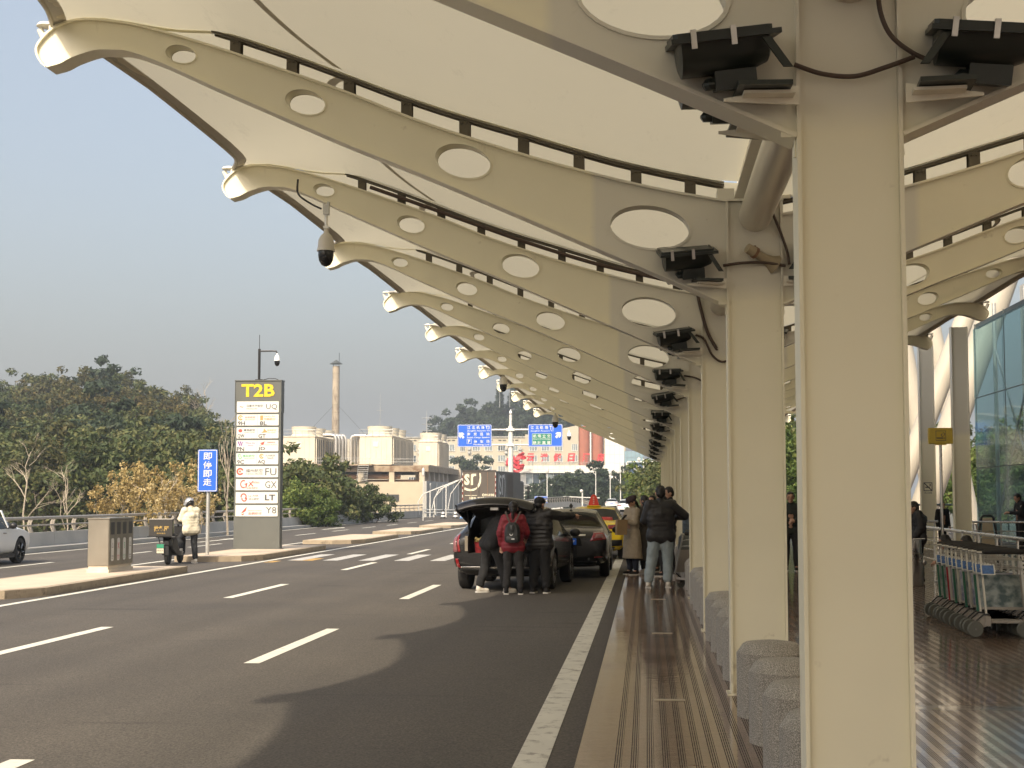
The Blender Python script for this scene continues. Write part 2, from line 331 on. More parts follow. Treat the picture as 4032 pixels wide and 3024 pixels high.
def beam_side(side):
    f=(lambda p:p) if side<0 else mir
    g=MB(); out=[f(p) for p in UPs]+[f(p) for p in LOs[::-1]]
    hl=[]
    for hx,hz,a,b,t in HO:
        if side>0 and False: pass
        c=f((hx,hz)); tt=R(t)*(1 if side<0 else -1); kk=1 if side<0 else .93
        hl.append([(c[0]+kk*(a*cos(R(q))*cos(tt)-b*sin(R(q))*sin(tt)),c[1]+kk*(a*cos(R(q))*sin(tt)+b*sin(R(q))*cos(tt))) for q in range(0,360,12)])
    g.prism(out,-.08,.08,'y',hl)
    # rims round the holes
    for h in hl:
        cx=sum(p[0] for p in h)/len(h); cz=sum(p[1] for p in h)/len(h)
        for s in (-1,1):
            o=[(cx+(p[0]-cx)*1.06,cz+(p[1]-cz)*1.10) for p in h]; n=len(h)
            g.rings([[Vector((p[0],s*.079,p[1])) for p in o],[Vector((p[0],s*.092,p[1])) for p in o],[Vector((p[0],s*.092,p[1])) for p in h],[Vector((p[0],s*.06,p[1])) for p in h]],False,False)
    # flanges along lower and upper edge, and round nose
    def flange(line,th,w,up):
        rs=[]
        for i,p in enumerate(line):
            a=line[max(0,i-1)]; b=line[min(len(line)-1,i+1)]; dx,dz=b[0]-a[0],b[1]-a[1]; l=math.hypot(dx,dz) or 1; nx,nz=-dz/l*up,dx/l*up
            rs.append([Vector((p[0]-nx*.004,-w,p[1]-nz*.004)),Vector((p[0]+nx*th,-w,p[1]+nz*th)),Vector((p[0]+nx*th,w,p[1]+nz*th)),Vector((p[0]-nx*.004,w,p[1]-nz*.004))])
        g.rings(rs)
    L=[f(p) for p in LOs]; U=[f(p) for p in UPs]
    if side<0: flange(L,.014,.115,-1); flange(U,.014,.115,1)
    else: flange(L,.014,.115,1); flange(U,.014,.115,-1)
    n0,n1=f(UPs[0]),f(LOs[0]); flange([n0,((n0[0]+n1[0])/2-(.012 if side<0 else -.012),(n0[1]+n1[1])/2),n1],.012,.115,(-1 if side<0 else 1))
    return g
def patch(side):   # repainted greyer area next to the column
    f=(lambda p:p) if side<0 else mir
    q=[(-.86,4.30),(-.70,3.95),(-.60,3.90),(-.58,4.25)]
def lin(l,x):
    for a,b in zip(l,l[1:]):
        if a[0]<=x<=b[0]: return a[1]+(b[1]-a[1])*(x-a[0])/(b[0]-a[0])
    return l[0][1] if x<l[0][0] else l[-1][1]
UPm=[(-5.3,5.66)]+UP[4:]
def zr(x):
    k=max(0,min(1,(x+4.3)/.8)); k=k*k*(3-2*k); return (lin(UPm,x)+.012)*(1-k)+lin(RAs,x)*k
def make_frame():
    t=thing('canopy_column','','canopy frame')
    g=MB()
    for y0,y1 in ((-.11,.11),): 
        g.box(.67,.688,y0,y1,0,4.04); g.box(1.112,1.13,y0,y1,0,4.04)
    g.box(.689,1.111,-.08,-.066,0.002,4.035); g.box(.689,1.111,.066,.08,0.002,4.035)
    for s_ in (.6665,1.1335):
        g.tube([(s_,-.06,z/20) for z in range(62,82)],[.006+.0022*((z*7)%3) for z in range(62,82)],5)
    g.box(.66,1.14,-.12,.12,4.041,4.06); g.box(.60,.74,-.10,.10,4.061,4.15); g.box(1.08,1.20,-.10,.10,4.061,4.15)
    g.box(.60,.669,-.11,-.095,3.18,3.205); g.box(.64,1.16,-.13,.13,-.0,.012)
    g.build('column',[cream],t)
    beam_side(-1).build('road_side_beam',cream,t,smooth=35)
    beam_side(1).build('platform_side_beam',cream,t,smooth=35)
    g=MB()
    for side in (-1,1):   # dark edge rails carrying the fabric
        for off in (-.05,.05):
            pr=[(p if side<0 else mir(p)) for p in RAs if p[0]>-3.75]
            g.tube([(x,off,z+.004) for x,z in pr],.010,6)
            g.rings([[Vector((x,off-.012,z-.012)),Vector((x,off+.012,z-.012)),Vector((x,off+.012,z-.002)),Vector((x,off-.012,z-.002))] for x,z in pr])
    g.build('edge_rail',dark_rail,t)
    g=MB()
    for side in (-1,1):
        pr=[(p if side<0 else mir(p)) for p in [(q[0],zr(q[0])) for q in RAs]]
        g.rings([[Vector((x,-.036,z+.032)),Vector((x,.036,z+.032)),Vector((x,.036,z+.040)),Vector((x,-.036,z+.040))] for x,z in pr])
    g.build('cover_strip',cream,t)
    for side in (-1,1):
        xs=[-3.52,-3.02,-2.52,-2.02,-1.52,-1.02,-.55,-.07,.38]
        for x in xs:
            zt=lin(RAs,x)+.012; zb=lin(UP[4:],x)
            p=(x,zb); q=(x,zt)
            if side>0: p=mir(p); q=mir(q)
            g=MB(); g.box(p[0]-.045,p[0]+.045,-.052,-.044,p[1]+.005,q[1]-.02); g.box(p[0]-.045,p[0]+.045,.044,.052,p[1]+.005,q[1]-.02); g.box(p[0]-.008,p[0]+.008,-.043,.043,p[1]+.005,q[1]-.03)
            for bx in (-.02,.02): g.tube([(p[0]+bx,-.07,q[1]-.05),(p[0]+bx,-.053,q[1]-.05)],.009,6)
            g.build('clamp_plate',dark_rail,t)
    # tip casting: collar, bolts and clamp
    for side in (-1,1):
        f=(lambda p:p) if side<0 else mir
        g=MB(); a=f((-5.20,5.60)); s=side
        g.tube([(a[0],-.07,a[1]),(a[0],.07,a[1])],.055,10); g.tube([(a[0]+s*.03,0,a[1]-.03),(a[0]+s*.09,0,a[1]+.10)],.03,8)
        g.tube([(a[0]-s*.03,-.05,a[1]+.0),(a[0]-s*.02,-.05,a[1]+.12)],.014,6); g.tube([(a[0]-s*.03,.05,a[1]),(a[0]-s*.02,.05,a[1]+.12)],.014,6)
        g.lathe([(.0,0),(.09,.005),(.075,.03),(.02,.045),(.0,.05)],12,(a[0]+s*.03,0,a[1]+.12))
        g.build('tip_casting',steel if False else cream_edge,t,smooth=40)
    return t
def repaint():
    t=cream.node_tree; b=P(cream); N=t.nodes.new; L=t.links.new; src=b.inputs['Base Color'].links[0].from_socket
    tc=[n for n in t.nodes if n.type=='TEX_COORD'][0]; s=N('ShaderNodeSeparateXYZ'); L(tc.outputs['Object'],s.inputs[0])
    def M(op,a,v,w=None):
        n=N('ShaderNodeMath'); n.operation=op
        for i,q in enumerate((a,v,w)):
            if q is None: continue
            if isinstance(q,(int,float)): n.inputs[i].default_value=q
            else: L(q,n.inputs[i])
        return n.outputs[0]
    dx=M('ABSOLUTE',M('SUBTRACT',s.outputs[0],.9),0); fx=N('ShaderNodeMapRange'); L(dx,fx.inputs[0]); fx.inputs[1].default_value=1.36; fx.inputs[2].default_value=1.30
    nz=N('ShaderNodeTexNoise'); nz.inputs['Scale'].default_value=3; L(tc.outputs['Object'],nz.inputs['Vector'])
    fz=N('ShaderNodeMapRange'); L(M('ADD',s.outputs[2],M('MULTIPLY',nz.outputs['Fac'],.12)),fz.inputs[0]); fz.inputs[1].default_value=3.26; fz.inputs[2].default_value=3.42
    f=M('MULTIPLY',fx.outputs[0],fz.outputs[0]); mx=N('ShaderNodeMix'); mx.data_type='RGBA'; L(f,mx.inputs[0]); L(src,mx.inputs[6]); mx.inputs[7].default_value=(.70,.68,.60,1)
    # scuffs and splash dirt low on the columns
    n2=N('ShaderNodeTexNoise'); n2.inputs['Scale'].default_value=9; n2.inputs['Detail'].default_value=8; L(tc.outputs['Object'],n2.inputs['Vector'])
    fd=N('ShaderNodeMapRange'); L(s.outputs[2],fd.inputs[0]); fd.inputs[1].default_value=.55; fd.inputs[2].default_value=.0; fd.inputs[3].default_value=.0; fd.inputs[4].default_value=.30
    d=N('ShaderNodeMapRange'); L(M('ADD',n2.outputs['Fac'],fd.outputs[0]),d.inputs[0]); d.inputs[1].default_value=.69; d.inputs[2].default_value=.82; d.inputs[4].default_value=.5
    m2=N('ShaderNodeMix'); m2.data_type='RGBA'; L(d.outputs[0],m2.inputs[0]); L(mx.outputs[2],m2.inputs[6]); m2.inputs[7].default_value=(.34,.28,.20,1); L(m2.outputs[2],b.inputs['Base Color'])
repaint()
f0=make_frame()
frames={}
lab=lambda k: {-2:'cream steel canopy frame two bays behind the camera',-1:'cream steel canopy frame just behind the camera',0:'nearest cream steel column and winged beams, filling the right of the view'}.get(k,'cream steel canopy column with two winged beams, %s from the camera'%ORD[min(k,12)])
for k in KS:
    t=f0 if k==-2 else dup(f0,(0,Y0+DP*k,0)); t.location=(0,Y0+DP*k,0); t['label']=lab(k); t['group']='canopy frames along the kerb'; frames[k]=t
# membranes
def membrane_mat():
    m=bpy.data.materials.new('canopy_fabric'); m.use_nodes=True; t=m.node_tree; b=P(m); N=t.nodes.new; L=t.links.new
    tc=N('ShaderNodeTexCoord'); nz=N('ShaderNodeTexNoise'); nz.inputs['Scale'].default_value=.8; nz.inputs['Detail'].default_value=6; L(tc.outputs['Object'],nz.inputs['Vector'])
    mx=N('ShaderNodeMix'); mx.data_type='RGBA'; mx.inputs[6].default_value=(.67,.61,.475,1); mx.inputs[7].default_value=(.74,.685,.54,1); L(nz.outputs['Fac'],mx.inputs[0])
    w=N('ShaderNodeTexNoise'); w.inputs['Scale'].default_value=3; w.inputs['Detail'].default_value=9; w.inputs['Roughness'].default_value=.8
    mp=N('ShaderNodeMapping'); mp.inputs['Scale'].default_value=(1.4,.35,1); L(tc.outputs['Object'],mp.inputs[0]); L(mp.outputs[0],w.inputs['Vector'])
    rp=N('ShaderNodeValToRGB'); rp.color_ramp.elements[0].position=.58; rp.color_ramp.elements[1].position=.80; L(w.outputs['Fac'],rp.inputs[0])
    m2=N('ShaderNodeMix'); m2.data_type='RGBA'; L(rp.outputs[0],m2.inputs[0]); L(mx.outputs[2],m2.inputs[6]); m2.inputs[7].default_value=(.48,.42,.31,1)
    L(m2.outputs[2],b.inputs['Base Color']); b.inputs['Roughness'].default_value=.55
    tr=N('ShaderNodeBsdfTranslucent'); tr.inputs['Color'].default_value=(.76,.72,.56,1); ms=N('ShaderNodeMixShader'); ms.inputs[0].default_value=.28
    L(b.outputs[0],ms.inputs[1]); L(tr.outputs[0],ms.inputs[2]); L(ms.outputs[0],t.nodes['Material Output'].inputs[0]); return m
fabric=membrane_mat(); hem=mat('fabric_hem',(.50,.46,.38),.6,var=.05); seam_m=mat('fabric_seam',(.52,.48,.38),.6,var=.04)
def rz_at(x):
    for i in range(len(RAs)-1):
        if RAs[i][0]<=x<=RAs[i+1][0]:
            t=(x-RAs[i][0])/(RAs[i+1][0]-RAs[i][0]); return RAs[i][1]*(1-t)+RAs[i+1][1]*t
    return RAs[0][1] if x<RAs[0][0] else RAs[-1][1]
def mem_pt(side,s,t,dz=0):   # s 0 tip..1 centre ; t 0..1 across the bay
    sag=(1-abs(2*t-1)**1.7); xe=-5.17+.62*sag
    x=xe+(.80-xe)*s
    bay=4*t*(1-t)
    e=min(1,min(t,1-t)*6); xr=max(-5.19,min(.65,-5.17+5.97*s)) ; 
    z=zr(max(-5.19,min(.66,x)))+.034
    tipk=max(0,1-s*4)
    z+= -.36*tipk*sag + .05*bay*(1-tipk) 
    if side>0: x,z=mir((x,z))
    return x, .03+(DP-.06)*t, z+dz
def membrane():
    t=thing('canopy_fabric_bay','','canopy fabric')
    for side in (-1,1):
        g=MB(); ns,nt=26,24
        for lay in (0,):
            vs=[mem_pt(side,i/ns,j/nt) for i in range(ns+1) for j in range(nt+1)]
            vs2=[(x,y,z+.006) for x,y,z in vs]; o=len(vs)
            fs=[(i*(nt+1)+j,i*(nt+1)+j+1,(i+1)*(nt+1)+j+1,(i+1)*(nt+1)+j) for i in range(ns) for j in range(nt)]
            g.add(vs,fs)
        g.build('road_side_sheet' if side<0 else 'platform_side_sheet',fabric,t,smooth=60,fix=False)
        # hem band & cable edge
        g=MB(); line=[Vector(mem_pt(side,0,j/30)) for j in range(31)]
        g.tube(line,.022,6)
        rs=[[Vector(mem_pt(side,0.0,j/30,-.004)),Vector(mem_pt(side,.022,j/30,-.004))] for j in range(31)]
        g.rings(rs,False,False,closed=False); g.build('edge_hem',hem,t,smooth=50)
        g=MB(); pts=[(.42,.02),(.36,.12),(.31,.25),(.285,.4),(.28,.5),(.285,.6),(.31,.75),(.36,.88),(.42,.98)]
        pts=smooth_pts(pts,4)
        g.rings([[Vector(mem_pt(side,s_,t_,-.004)),Vector(mem_pt(side,s_+.014,t_,-.004))] for s_,t_ in pts],False,False,closed=False)
        g.build('welded_seam',seam_m,t)
    return t
m0=membrane()
for k in list(KS)[:-1]:
    t=m0 if k==-2 else dup(m0,(0,0,0)); t.location=(0,Y0+DP*k,0)
    t['group']='cream fabric bays between canopy frames'
    t['label']={-2:'cream fabric canopy bay behind the camera',-1:'cream fabric canopy bay directly overhead',0:'nearest large cream fabric bay filling the top of the view'}.get(k,'cream tensioned fabric roof bay, %s from the camera'%ORD[k+1])
ye=Y0+DP*11
g=MB(); g.tube([(XC,Y0-2*DP,3.92),(XC,ye,3.92)],.135,20); tag(g.build('spine_tube',mat('tube_paint',(.64,.60,.50),.3,metal=.25,var=.05,vs=2),smooth=40),'thick cream steel tube tying the column heads together under the canopy','steel tube')
g=MB(); g.rings([[Vector((x,y,z)) for x,z in ((.77,4.17),(.79,4.30),(.84,4.30),(.83,4.19),(.99,4.19),(.98,4.30),(1.03,4.30),(1.05,4.17))] for y in (Y0-2*DP,ye)]); tag(g.build('roof_gutter',cream),'long cream metal gutter along the canopy valley above the column heads','gutter')
# ================================================================ FOLIAGE
def leaf_mat(n,c1,c2,c3=None):
    m=bpy.data.materials.new(n); m.use_nodes=True; t=m.node_tree; b=P(m); N=t.nodes.new; L=t.links.new
    ge=N('ShaderNodeNewGeometry'); oi=N('ShaderNodeObjectInfo'); tc=N('ShaderNodeTexCoord')
    nz=N('ShaderNodeTexNoise'); nz.inputs['Scale'].default_value=.9; L(tc.outputs['Object'],nz.inputs['Vector'])
    a=N('ShaderNodeMath'); a.operation='MULTIPLY_ADD'; L(ge.outputs['Random Per Island'],a.inputs[0]); a.inputs[1].default_value=.55
    b2=N('ShaderNodeMath'); b2.operation='MULTIPLY_ADD'; L(nz.outputs['Fac'],b2.inputs[0]); b2.inputs[1].default_value=.8; b2.inputs[2].default_value=-.25; L(b2.outputs[0],a.inputs[2])
    a2=N('ShaderNodeMath'); a2.operation='MULTIPLY_ADD'; L(oi.outputs['Random'],a2.inputs[0]); a2.inputs[1].default_value=.35; L(a.outputs[0],a2.inputs[2])
    rp=N('ShaderNodeValToRGB'); e=rp.color_ramp.elements; e[0].position=.1; e[0].color=(*c1,1); e[1].position=.95; e[1].color=(*(c3 or c2),1)
    if c3: q=e.new(.6); q.color=(*c2,1)
    L(a2.outputs[0],rp.inputs[0]); L(rp.outputs[0],b.inputs['Base Color']); b.inputs['Roughness'].default_value=.6; b.inputs['Specular IOR Level'].default_value=.3
    tr=N('ShaderNodeBsdfTranslucent'); L(rp.outputs[0],tr.inputs['Color']); ms=N('ShaderNodeMixShader'); ms.inputs[0].default_value=.25
    L(b.outputs[0],ms.inputs[1]); L(tr.outputs[0],ms.inputs[2]); L(ms.outputs[0],t.nodes['Material Output'].inputs[0]); return m
L_green=leaf_mat('leaves_green',(.036,.058,.022),(.085,.110,.038),(.17,.165,.06))
L_dark=leaf_mat('leaves_dark',(.022,.042,.024),(.052,.074,.036))
L_yel=leaf_mat('leaves_turning',(.035,.048,.016),(.085,.082,.026),(.19,.14,.045))
L_gold=leaf_mat('leaves_gold',(.20,.14,.04),(.42,.31,.12),(.60,.50,.28))
L_bright=leaf_mat('leaves_bright',(.03,.06,.014),(.09,.14,.03),(.18,.21,.05))
bark=mat('bark',(.13,.10,.075),.9,var=.25,vs=6,bump=.4,bs=20)
bark_pale=mat('pale_bark',(.42,.36,.28),.85,var=.2,vs=6)
lime=mat('lime_wash',(.8,.78,.7),.8,var=.08)
def crown_mesh(name,m,seed,rx,rz,zc,clumps,per,leaf,kind='round'):
    rnd=random.Random(seed); g=MB(); cs=[]
    for i in range(clumps):
        if kind=='cone':
            h=rnd.random()**.8; a=rnd.random()*2*pi; r=rx*(1-h)*(.55+.5*rnd.random())+.15; h=round(h*15)/15+rnd.gauss(0,.02)
            c=Vector((r*cos(a),r*sin(a),zc-rz+2*rz*h-.12*r)); sz=(rx*.20,rz*.06)
        else:
            a=rnd.random()*2*pi; u=rnd.uniform(-.75,1); q=(rnd.random()**.45)
            rr=math.sqrt(max(0,1-u*u)); lob=1+.22*sin(3*a+seed)+.15*sin(5*a+u*4+seed*2)
            c=Vector((rx*q*rr*cos(a)*lob,rx*q*rr*sin(a)*lob,zc+rz*q*u*lob)); sz=(rx*.21,rz*.17)
        cs.append(c)
        for j in range(per):
            d=Vector((rnd.gauss(0,1),rnd.gauss(0,1),rnd.gauss(0,1)));d.normalize(); d*=rnd.random()**.4
            p=c+Vector((d.x*sz[0],d.y*sz[0],d.z*sz[1]))
            s=leaf*rnd.uniform(.6,1.3); n=(d+Vector((rnd.gauss(0,.6),rnd.gauss(0,.6),.5+rnd.gauss(0,.4)))).normalized()
            if kind=='cone': n=(Vector((p.x,p.y,0)).normalized()*.6+Vector((rnd.gauss(0,.3),rnd.gauss(0,.3),1))).normalized()
            u_=n.cross(Vector((rnd.gauss(0,1),rnd.gauss(0,1),rnd.gauss(0,1)))).normalized(); w=n.cross(u_)
            g.add([p-u_*s,p-w*s*.45,p+u_*s,p+w*s*.45],[(0,1,2,3)])
    o=g.build(name,m,fix=False); me=o.data; bpy.data.objects.remove(o); return me,cs
def trunk_mesh(name,m,seed,h,zt,r,cs,nb=7):
    rnd=random.Random(seed); g=MB(); pts=[Vector((rnd.gauss(0,.05)*i,rnd.gauss(0,.05)*i,zt*i/4)) for i in range(5)]; pts[0]=Vector((0,0,-.3))
    g.tube(pts,[r,r*.9,r*.75,r*.6,r*.35],8)
    for c in rnd.sample(cs,min(nb,len(cs))):
        b=pts[rnd.choice((2,3,4))]; mid=(b+c)/2+Vector((0,0,-.25)); g.tube([b,mid,c],[r*.4,r*.22,r*.06],5)
    o=g.build(name,m,smooth=60); me=o.data; bpy.data.objects.remove(o); return me
def bare_mesh(name,m,seed,h,r,depth=4,spread=.6,start=.3,upright=0):
    rnd=random.Random(seed); g=MB()
    def br(p,d,l,r,k):
        q=p+d*l; mid=p+d*l*.5+Vector((rnd.gauss(0,.04),rnd.gauss(0,.04),0))*l; g.tube([p,mid,q],[r,r*.8,r*.6],5 if k<2 else 3)
        if k>=depth: return
        for i in range(rnd.choice((2,3,3)) if k else 6):
            t=rnd.uniform(start,1) if k==0 else rnd.uniform(.4,1)
            nd=(d+Vector((rnd.gauss(0,spread),rnd.gauss(0,spread),rnd.gauss(0,.3)+upright))).normalized()
            br(p+d*l*t,nd,l*rnd.uniform(.4,.65)*(0.7 if k==0 else 1),r*.5,k+1)
    br(Vector((0,0,-.2)),Vector((0,0,1)),h*.75,r,0)
    o=g.build(name,m); me=o.data; bpy.data.objects.remove(o); return me
PR={}
for i in range(4): me,cs=crown_mesh('crown',L_green,11+i,3.1,2.7,4.6,95,60,.20); PR['g',i]=(me,trunk_mesh('trunk',bark,i,0,4.2,.22,cs))
for i in range(2): me,cs=crown_mesh('crown',L_yel,31+i,2.9,2.6,4.5,80,50,.19); PR['y',i]=(me,trunk_mesh('trunk',bark,i+9,0,4.2,.2,cs))
for i in range(2): me,cs=crown_mesh('crown',L_dark,41+i,3.2,2.9,5,90,50,.27); PR['d',i]=(me,trunk_mesh('trunk',bark,i+19,0,4.6,.25,cs))
for i in range(2): me,cs=crown_mesh('crown',L_bright,51+i,2.6,2.5,4.3,110,70,.15); PR['b',i]=(me,trunk_mesh('trunk',bark,i+29,0,4,.2,cs))
for i in range(2): me,cs=crown_mesh('crown',L_dark,61+i,3.4,6.2,7.2,230,34,.30,'cone'); PR['c',i]=(me,trunk_mesh('trunk',bark,i+39,0,11,.25,cs,0))
for i in range(2): me,cs=crown_mesh('crown',L_gold,71+i,.75,1.35,2.2,42,26,.075); PR['k',i]=(me,trunk_mesh('trunk',bark_pale,i+49,0,2.2,.035,cs,7))
for i in range(3): PR['n',i]=(None,bare_mesh('trunk',bark_pale,81+i,5,.055,5,.55,.3,.1))
for i in range(2): PR['p',i]=(None,bare_mesh('trunk',bark_pale,91+i,5.5,.06,3,.28,.25,.5))
trnd=random.Random(5)
def tree(kind,i,x,y,z,s,label,group,name='tree',sz=1):
    cm,tm=PR[kind,i]; t=thing(name,label,'tree',(x,y,z),trnd.random()*6.28,group); t.scale=(s,s,s*sz)
    for nm,me in (('trunk',tm),('crown',cm)):
        if me:
            o=bpy.data.objects.new(nm if cm else 'branches',me); COL.objects.link(o); o.parent=t
    return t
LT={'g':('broadleaf_tree','dense green broadleaf tree on the wooded slope beyond the parapet','green trees on the left slope'),
    'y':('turning_tree','tree with yellow-brown turning leaves on the wooded slope beyond the parapet','yellowing trees on the left slope'),
    'd':('broadleaf_tree','dark blue-green tree on the wooded slope beyond the parapet','dark trees on the left slope')}
# hillside on the left: rows from near to far
rows=[(92,-2.2,9,1.0),(106,0,10,1.0),(120,0,10,1.05),(136,0,10,1.1),(154,0,10,1.15),(174,0,9,1.2),(196,0,8,1.25)]
def skyline(px):  # wanted top of wood in disp px for picture column
    P_=[(-200,820),(0,812),(100,800),(160,788),(230,798),(300,825),(380,842),(440,862),(505,905),(560,935),(640,985),(700,1000)]
    for (a,b),(c,d) in zip(P_,P_[1:]):
        if a<=px<=c: return b+(d-b)*(px-a)/(c-a)
    return 820 if px<0 else 1010
for ri,(y,zo,n,s) in enumerate(rows):
    frac=(ri+1)/len(rows)
    pxs=[-60+ (600-70*ri*.5+60)*(k+.5+trnd.uniform(-.3,.3))/n for k in range(n)]
    if y<100: pxs=[v for v in pxs if v<540]
    for px in pxs:
        if px>500-6*ri and ri>2: continue
        yy=y+trnd.uniform(-5,5); x=-(1396-px)/3200*yy*1.0
        yt=1050-(1050-skyline(px))*(.32+.68*frac) ; ztop=1.6+(1073-yt)/3200*yy + trnd.uniform(-.5,.4)
        k=trnd.choices('gyd',(6,2.2,2))[0]
        sc=s*trnd.uniform(.85,1.2); zb=ztop-7.1*sc
        nm,lb,gp=LT[k]; tree(k,trnd.randrange(4 if k=='g' else 2),x,yy,zb,sc,lb,gp,nm)
# fill under the canopy of the wood: scrub mass
g=MB(); rnd=random.Random(8)
for i in range(60000):
    y=rnd.uniform(84,128); px=rnd.uniform(-80,575); x=-(1396-px)/3200*y; yt=1050-(1050-skyline(px))*(.10+.30*(y-84)/44+.06*noise.noise(Vector((x*.25,y*.25,0)))); zt_=1.6+(1073-yt)/3200*y; z=zt_-rnd.random()**2*6
    u=Vector((rnd.gauss(0,1),rnd.gauss(0,1),rnd.gauss(0,1))).normalized(); w=u.cross(Vector((rnd.gauss(0,1),rnd.gauss(0,1),rnd.gauss(0,1)))).normalized(); s=.17
    p=Vector((x,y,z)); g.add([p-u*s,p-w*s*.5,p+u*s,p+w*s*.5],[(0,1,2,3)])
o=g.build('undergrowth',L_green,fix=False); tag(o,'tangled green undergrowth at the foot of the wooded slope','undergrowth',kind='stuff')
# trees between pylon sign and power plant
for (px,py,y,k,i,s,lb) in [(640,990,92,'g',0,.95,'tall green tree directly right of the airline pylon sign'),(688,1018,96,'g',2,.85,'green tree in front of the left end of the power plant'),(625,1035,84,'b',0,.7,'low bright green tree just right of the pylon sign behind the parapet'),(675,1050,86,'b',1,.6,'low bright green bush-like tree behind the parapet, left of the plant wall'),(745,1044,104,'g',1,.62,'round green tree before the cream plant wall, left one of two'),(795,1047,100,'g',3,.60,'round green tree before the cream plant wall, right one of two'),(720,1062,96,'b',0,.5,'small bright tree between the two groups behind the parapet'),(590,1000,88,'g',1,.9,'green tree half hidden behind the airline pylon sign')]:
    x=-(1396-px)/3200*y; zt=1.6+(1073-py)/3200*y; tree(k,i,x,y,zt-7.1*s,s,lb,'trees behind the parapet near the plant','broadleaf_tree')
# golden saplings and bare saplings close behind parapet
for n,(px,py,y,i,s) in enumerate([(265,960,64,0,1.25),(300,985,62,1,1.1),(345,1005,61,0,1.0),(375,975,64,1,1.15),(235,1000,60,1,.9),(190,1020,59,0,.85),(320,1030,57,1,.75),(420,1010,63,0,.9)]):
    x=-(1396-px)/3200*y; zt=1.6+(1073-py)/3200*y; tree('k',i,x,y,zt-3.75*s,s,'slender sapling with sparse golden leaves behind the parapet','golden saplings behind the parapet','sapling')
for n,(px,py,y,k,i,s,nm) in enumerate([(245,948,60,'p',0,.8,'bare_sapling'),(478,940,62,'p',1,.85,'bare_sapling'),(500,950,66,'p',0,.8,'bare_sapling'),(625,950,64,'p',1,.7,'bare_sapling')]):
    pass
bl=['leafless pale tree behind the parapet at the far left edge','leafless pale tree behind the parapet just left of the golden saplings','thin upright bare tree in front of the green wood, left of the blue sign','thin upright bare tree directly left of the blue sign pole','bare twiggy tree between the scooter rider and the blue sign','bare twiggy tree behind the scooter box','pale leafless tree on the crest of the wood left of the pylon sign','smaller leafless tree on the crest beside the pylon sign']
for (px,py,y,k,i,s),lb in zip([(20,950,62,'n',0,.8),(110,985,60,'n',1,.75),(480//1,938,66,'p',0,.85),(505,952,70,'p',1,.75),(400,1000,62,'n',2,.7),(335,1010,60,'n',1,.6),(425,822,190,'n',0,1.9),(470,850,188,'n',2,1.6)],bl):
    x=-(1396-px)/3200*y; zt=1.6+(1073-py)/3200*y; tree(k,i,x,y,zt-5.6*s,s,lb,None,'bare_tree')
# conifer hill far off
for n,(px,py,y,k,i,s) in enumerate([(960,900,470,'d',0,2.2),(985,888,475,'d',1,2.3),(1010,880,480,'d',0,2.3),(1035,874,485,'d',1,2.2),(1055,868,480,'d',0,2.1),(1078,840,480,'c',0,1.25),(1108,836,485,'c',1,1.3),(1132,842,480,'c',0,1.2),(1150,848,478,'c',1,1.15),(1172,860,470,'d',1,2.3),(1195,872,468,'d',0,2.2),(1215,892,466,'d',1,2.0),(975,925,455,'d',1,2),(1005,915,455,'d',0,2.1),(1040,905,455,'d',1,2.1),(1070,900,455,'d',0,2.2),(1100,895,455,'d',1,2.2),(1130,895,455,'d',0,2.2),(1160,900,455,'d',1,2.2),(1190,912,455,'d',0,2.1),(1222,925,450,'d',0,2),(945,925,460,'d',0,1.8)]):
    x=-(1396-px)/3200*y; zt=1.6+(1073-py)/3200*y
    if k=='c': tree(k,i,x,y,zt-13.4*s,s,'pointed dark conifer on the hazy hill behind the cream dormitory block','conifers on the far hill','conifer')
    else: tree(k,i,x,y,zt-7.9*s,s,'hazy dark broadleaf tree on the far hill above the cream dormitory block','broadleaf trees on the far hill','broadleaf_tree')
# trees in front of hotel
for n,(px,py,y,s,lb) in enumerate([(1085,1045,235,.8,'grey-green tree low in front of the hotel, left of the others'),(1175,1035,250,.95,'grey-green spreading tree before the left half of the white hotel'),(1215,1022,245,1.15,'grey-green tree before the middle of the white hotel'),(1262,1012,250,1.35,'tall grey-green tree before the hotel stair tower'),(1300,1010,255,1.3,'tall grey-green tree directly left of the dark blue glass building'),(1335,1030,250,1.0,'grey-green tree at the foot of the dark blue glass building'),(1370,1035,240,.95,'grey-green tree right of the dark blue glass building'),(1150,1058,215,.55,'low shrubby tree above the far ramp parapet'),(1240,1056,215,.6,'low shrubby tree behind the taxi roof sign'),(1310,1060,230,.6,'low shrubby tree behind the two white cars'),(1385,1000,300,1.5,'hazy tree behind the far end of the canopy')]):
    x=-(1396-px)/3200*y; zt=1.6+(1073-py)/3200*y; tree('d',n%2,x,y,zt-7.9*s,s,lb,None,'broadleaf_tree')
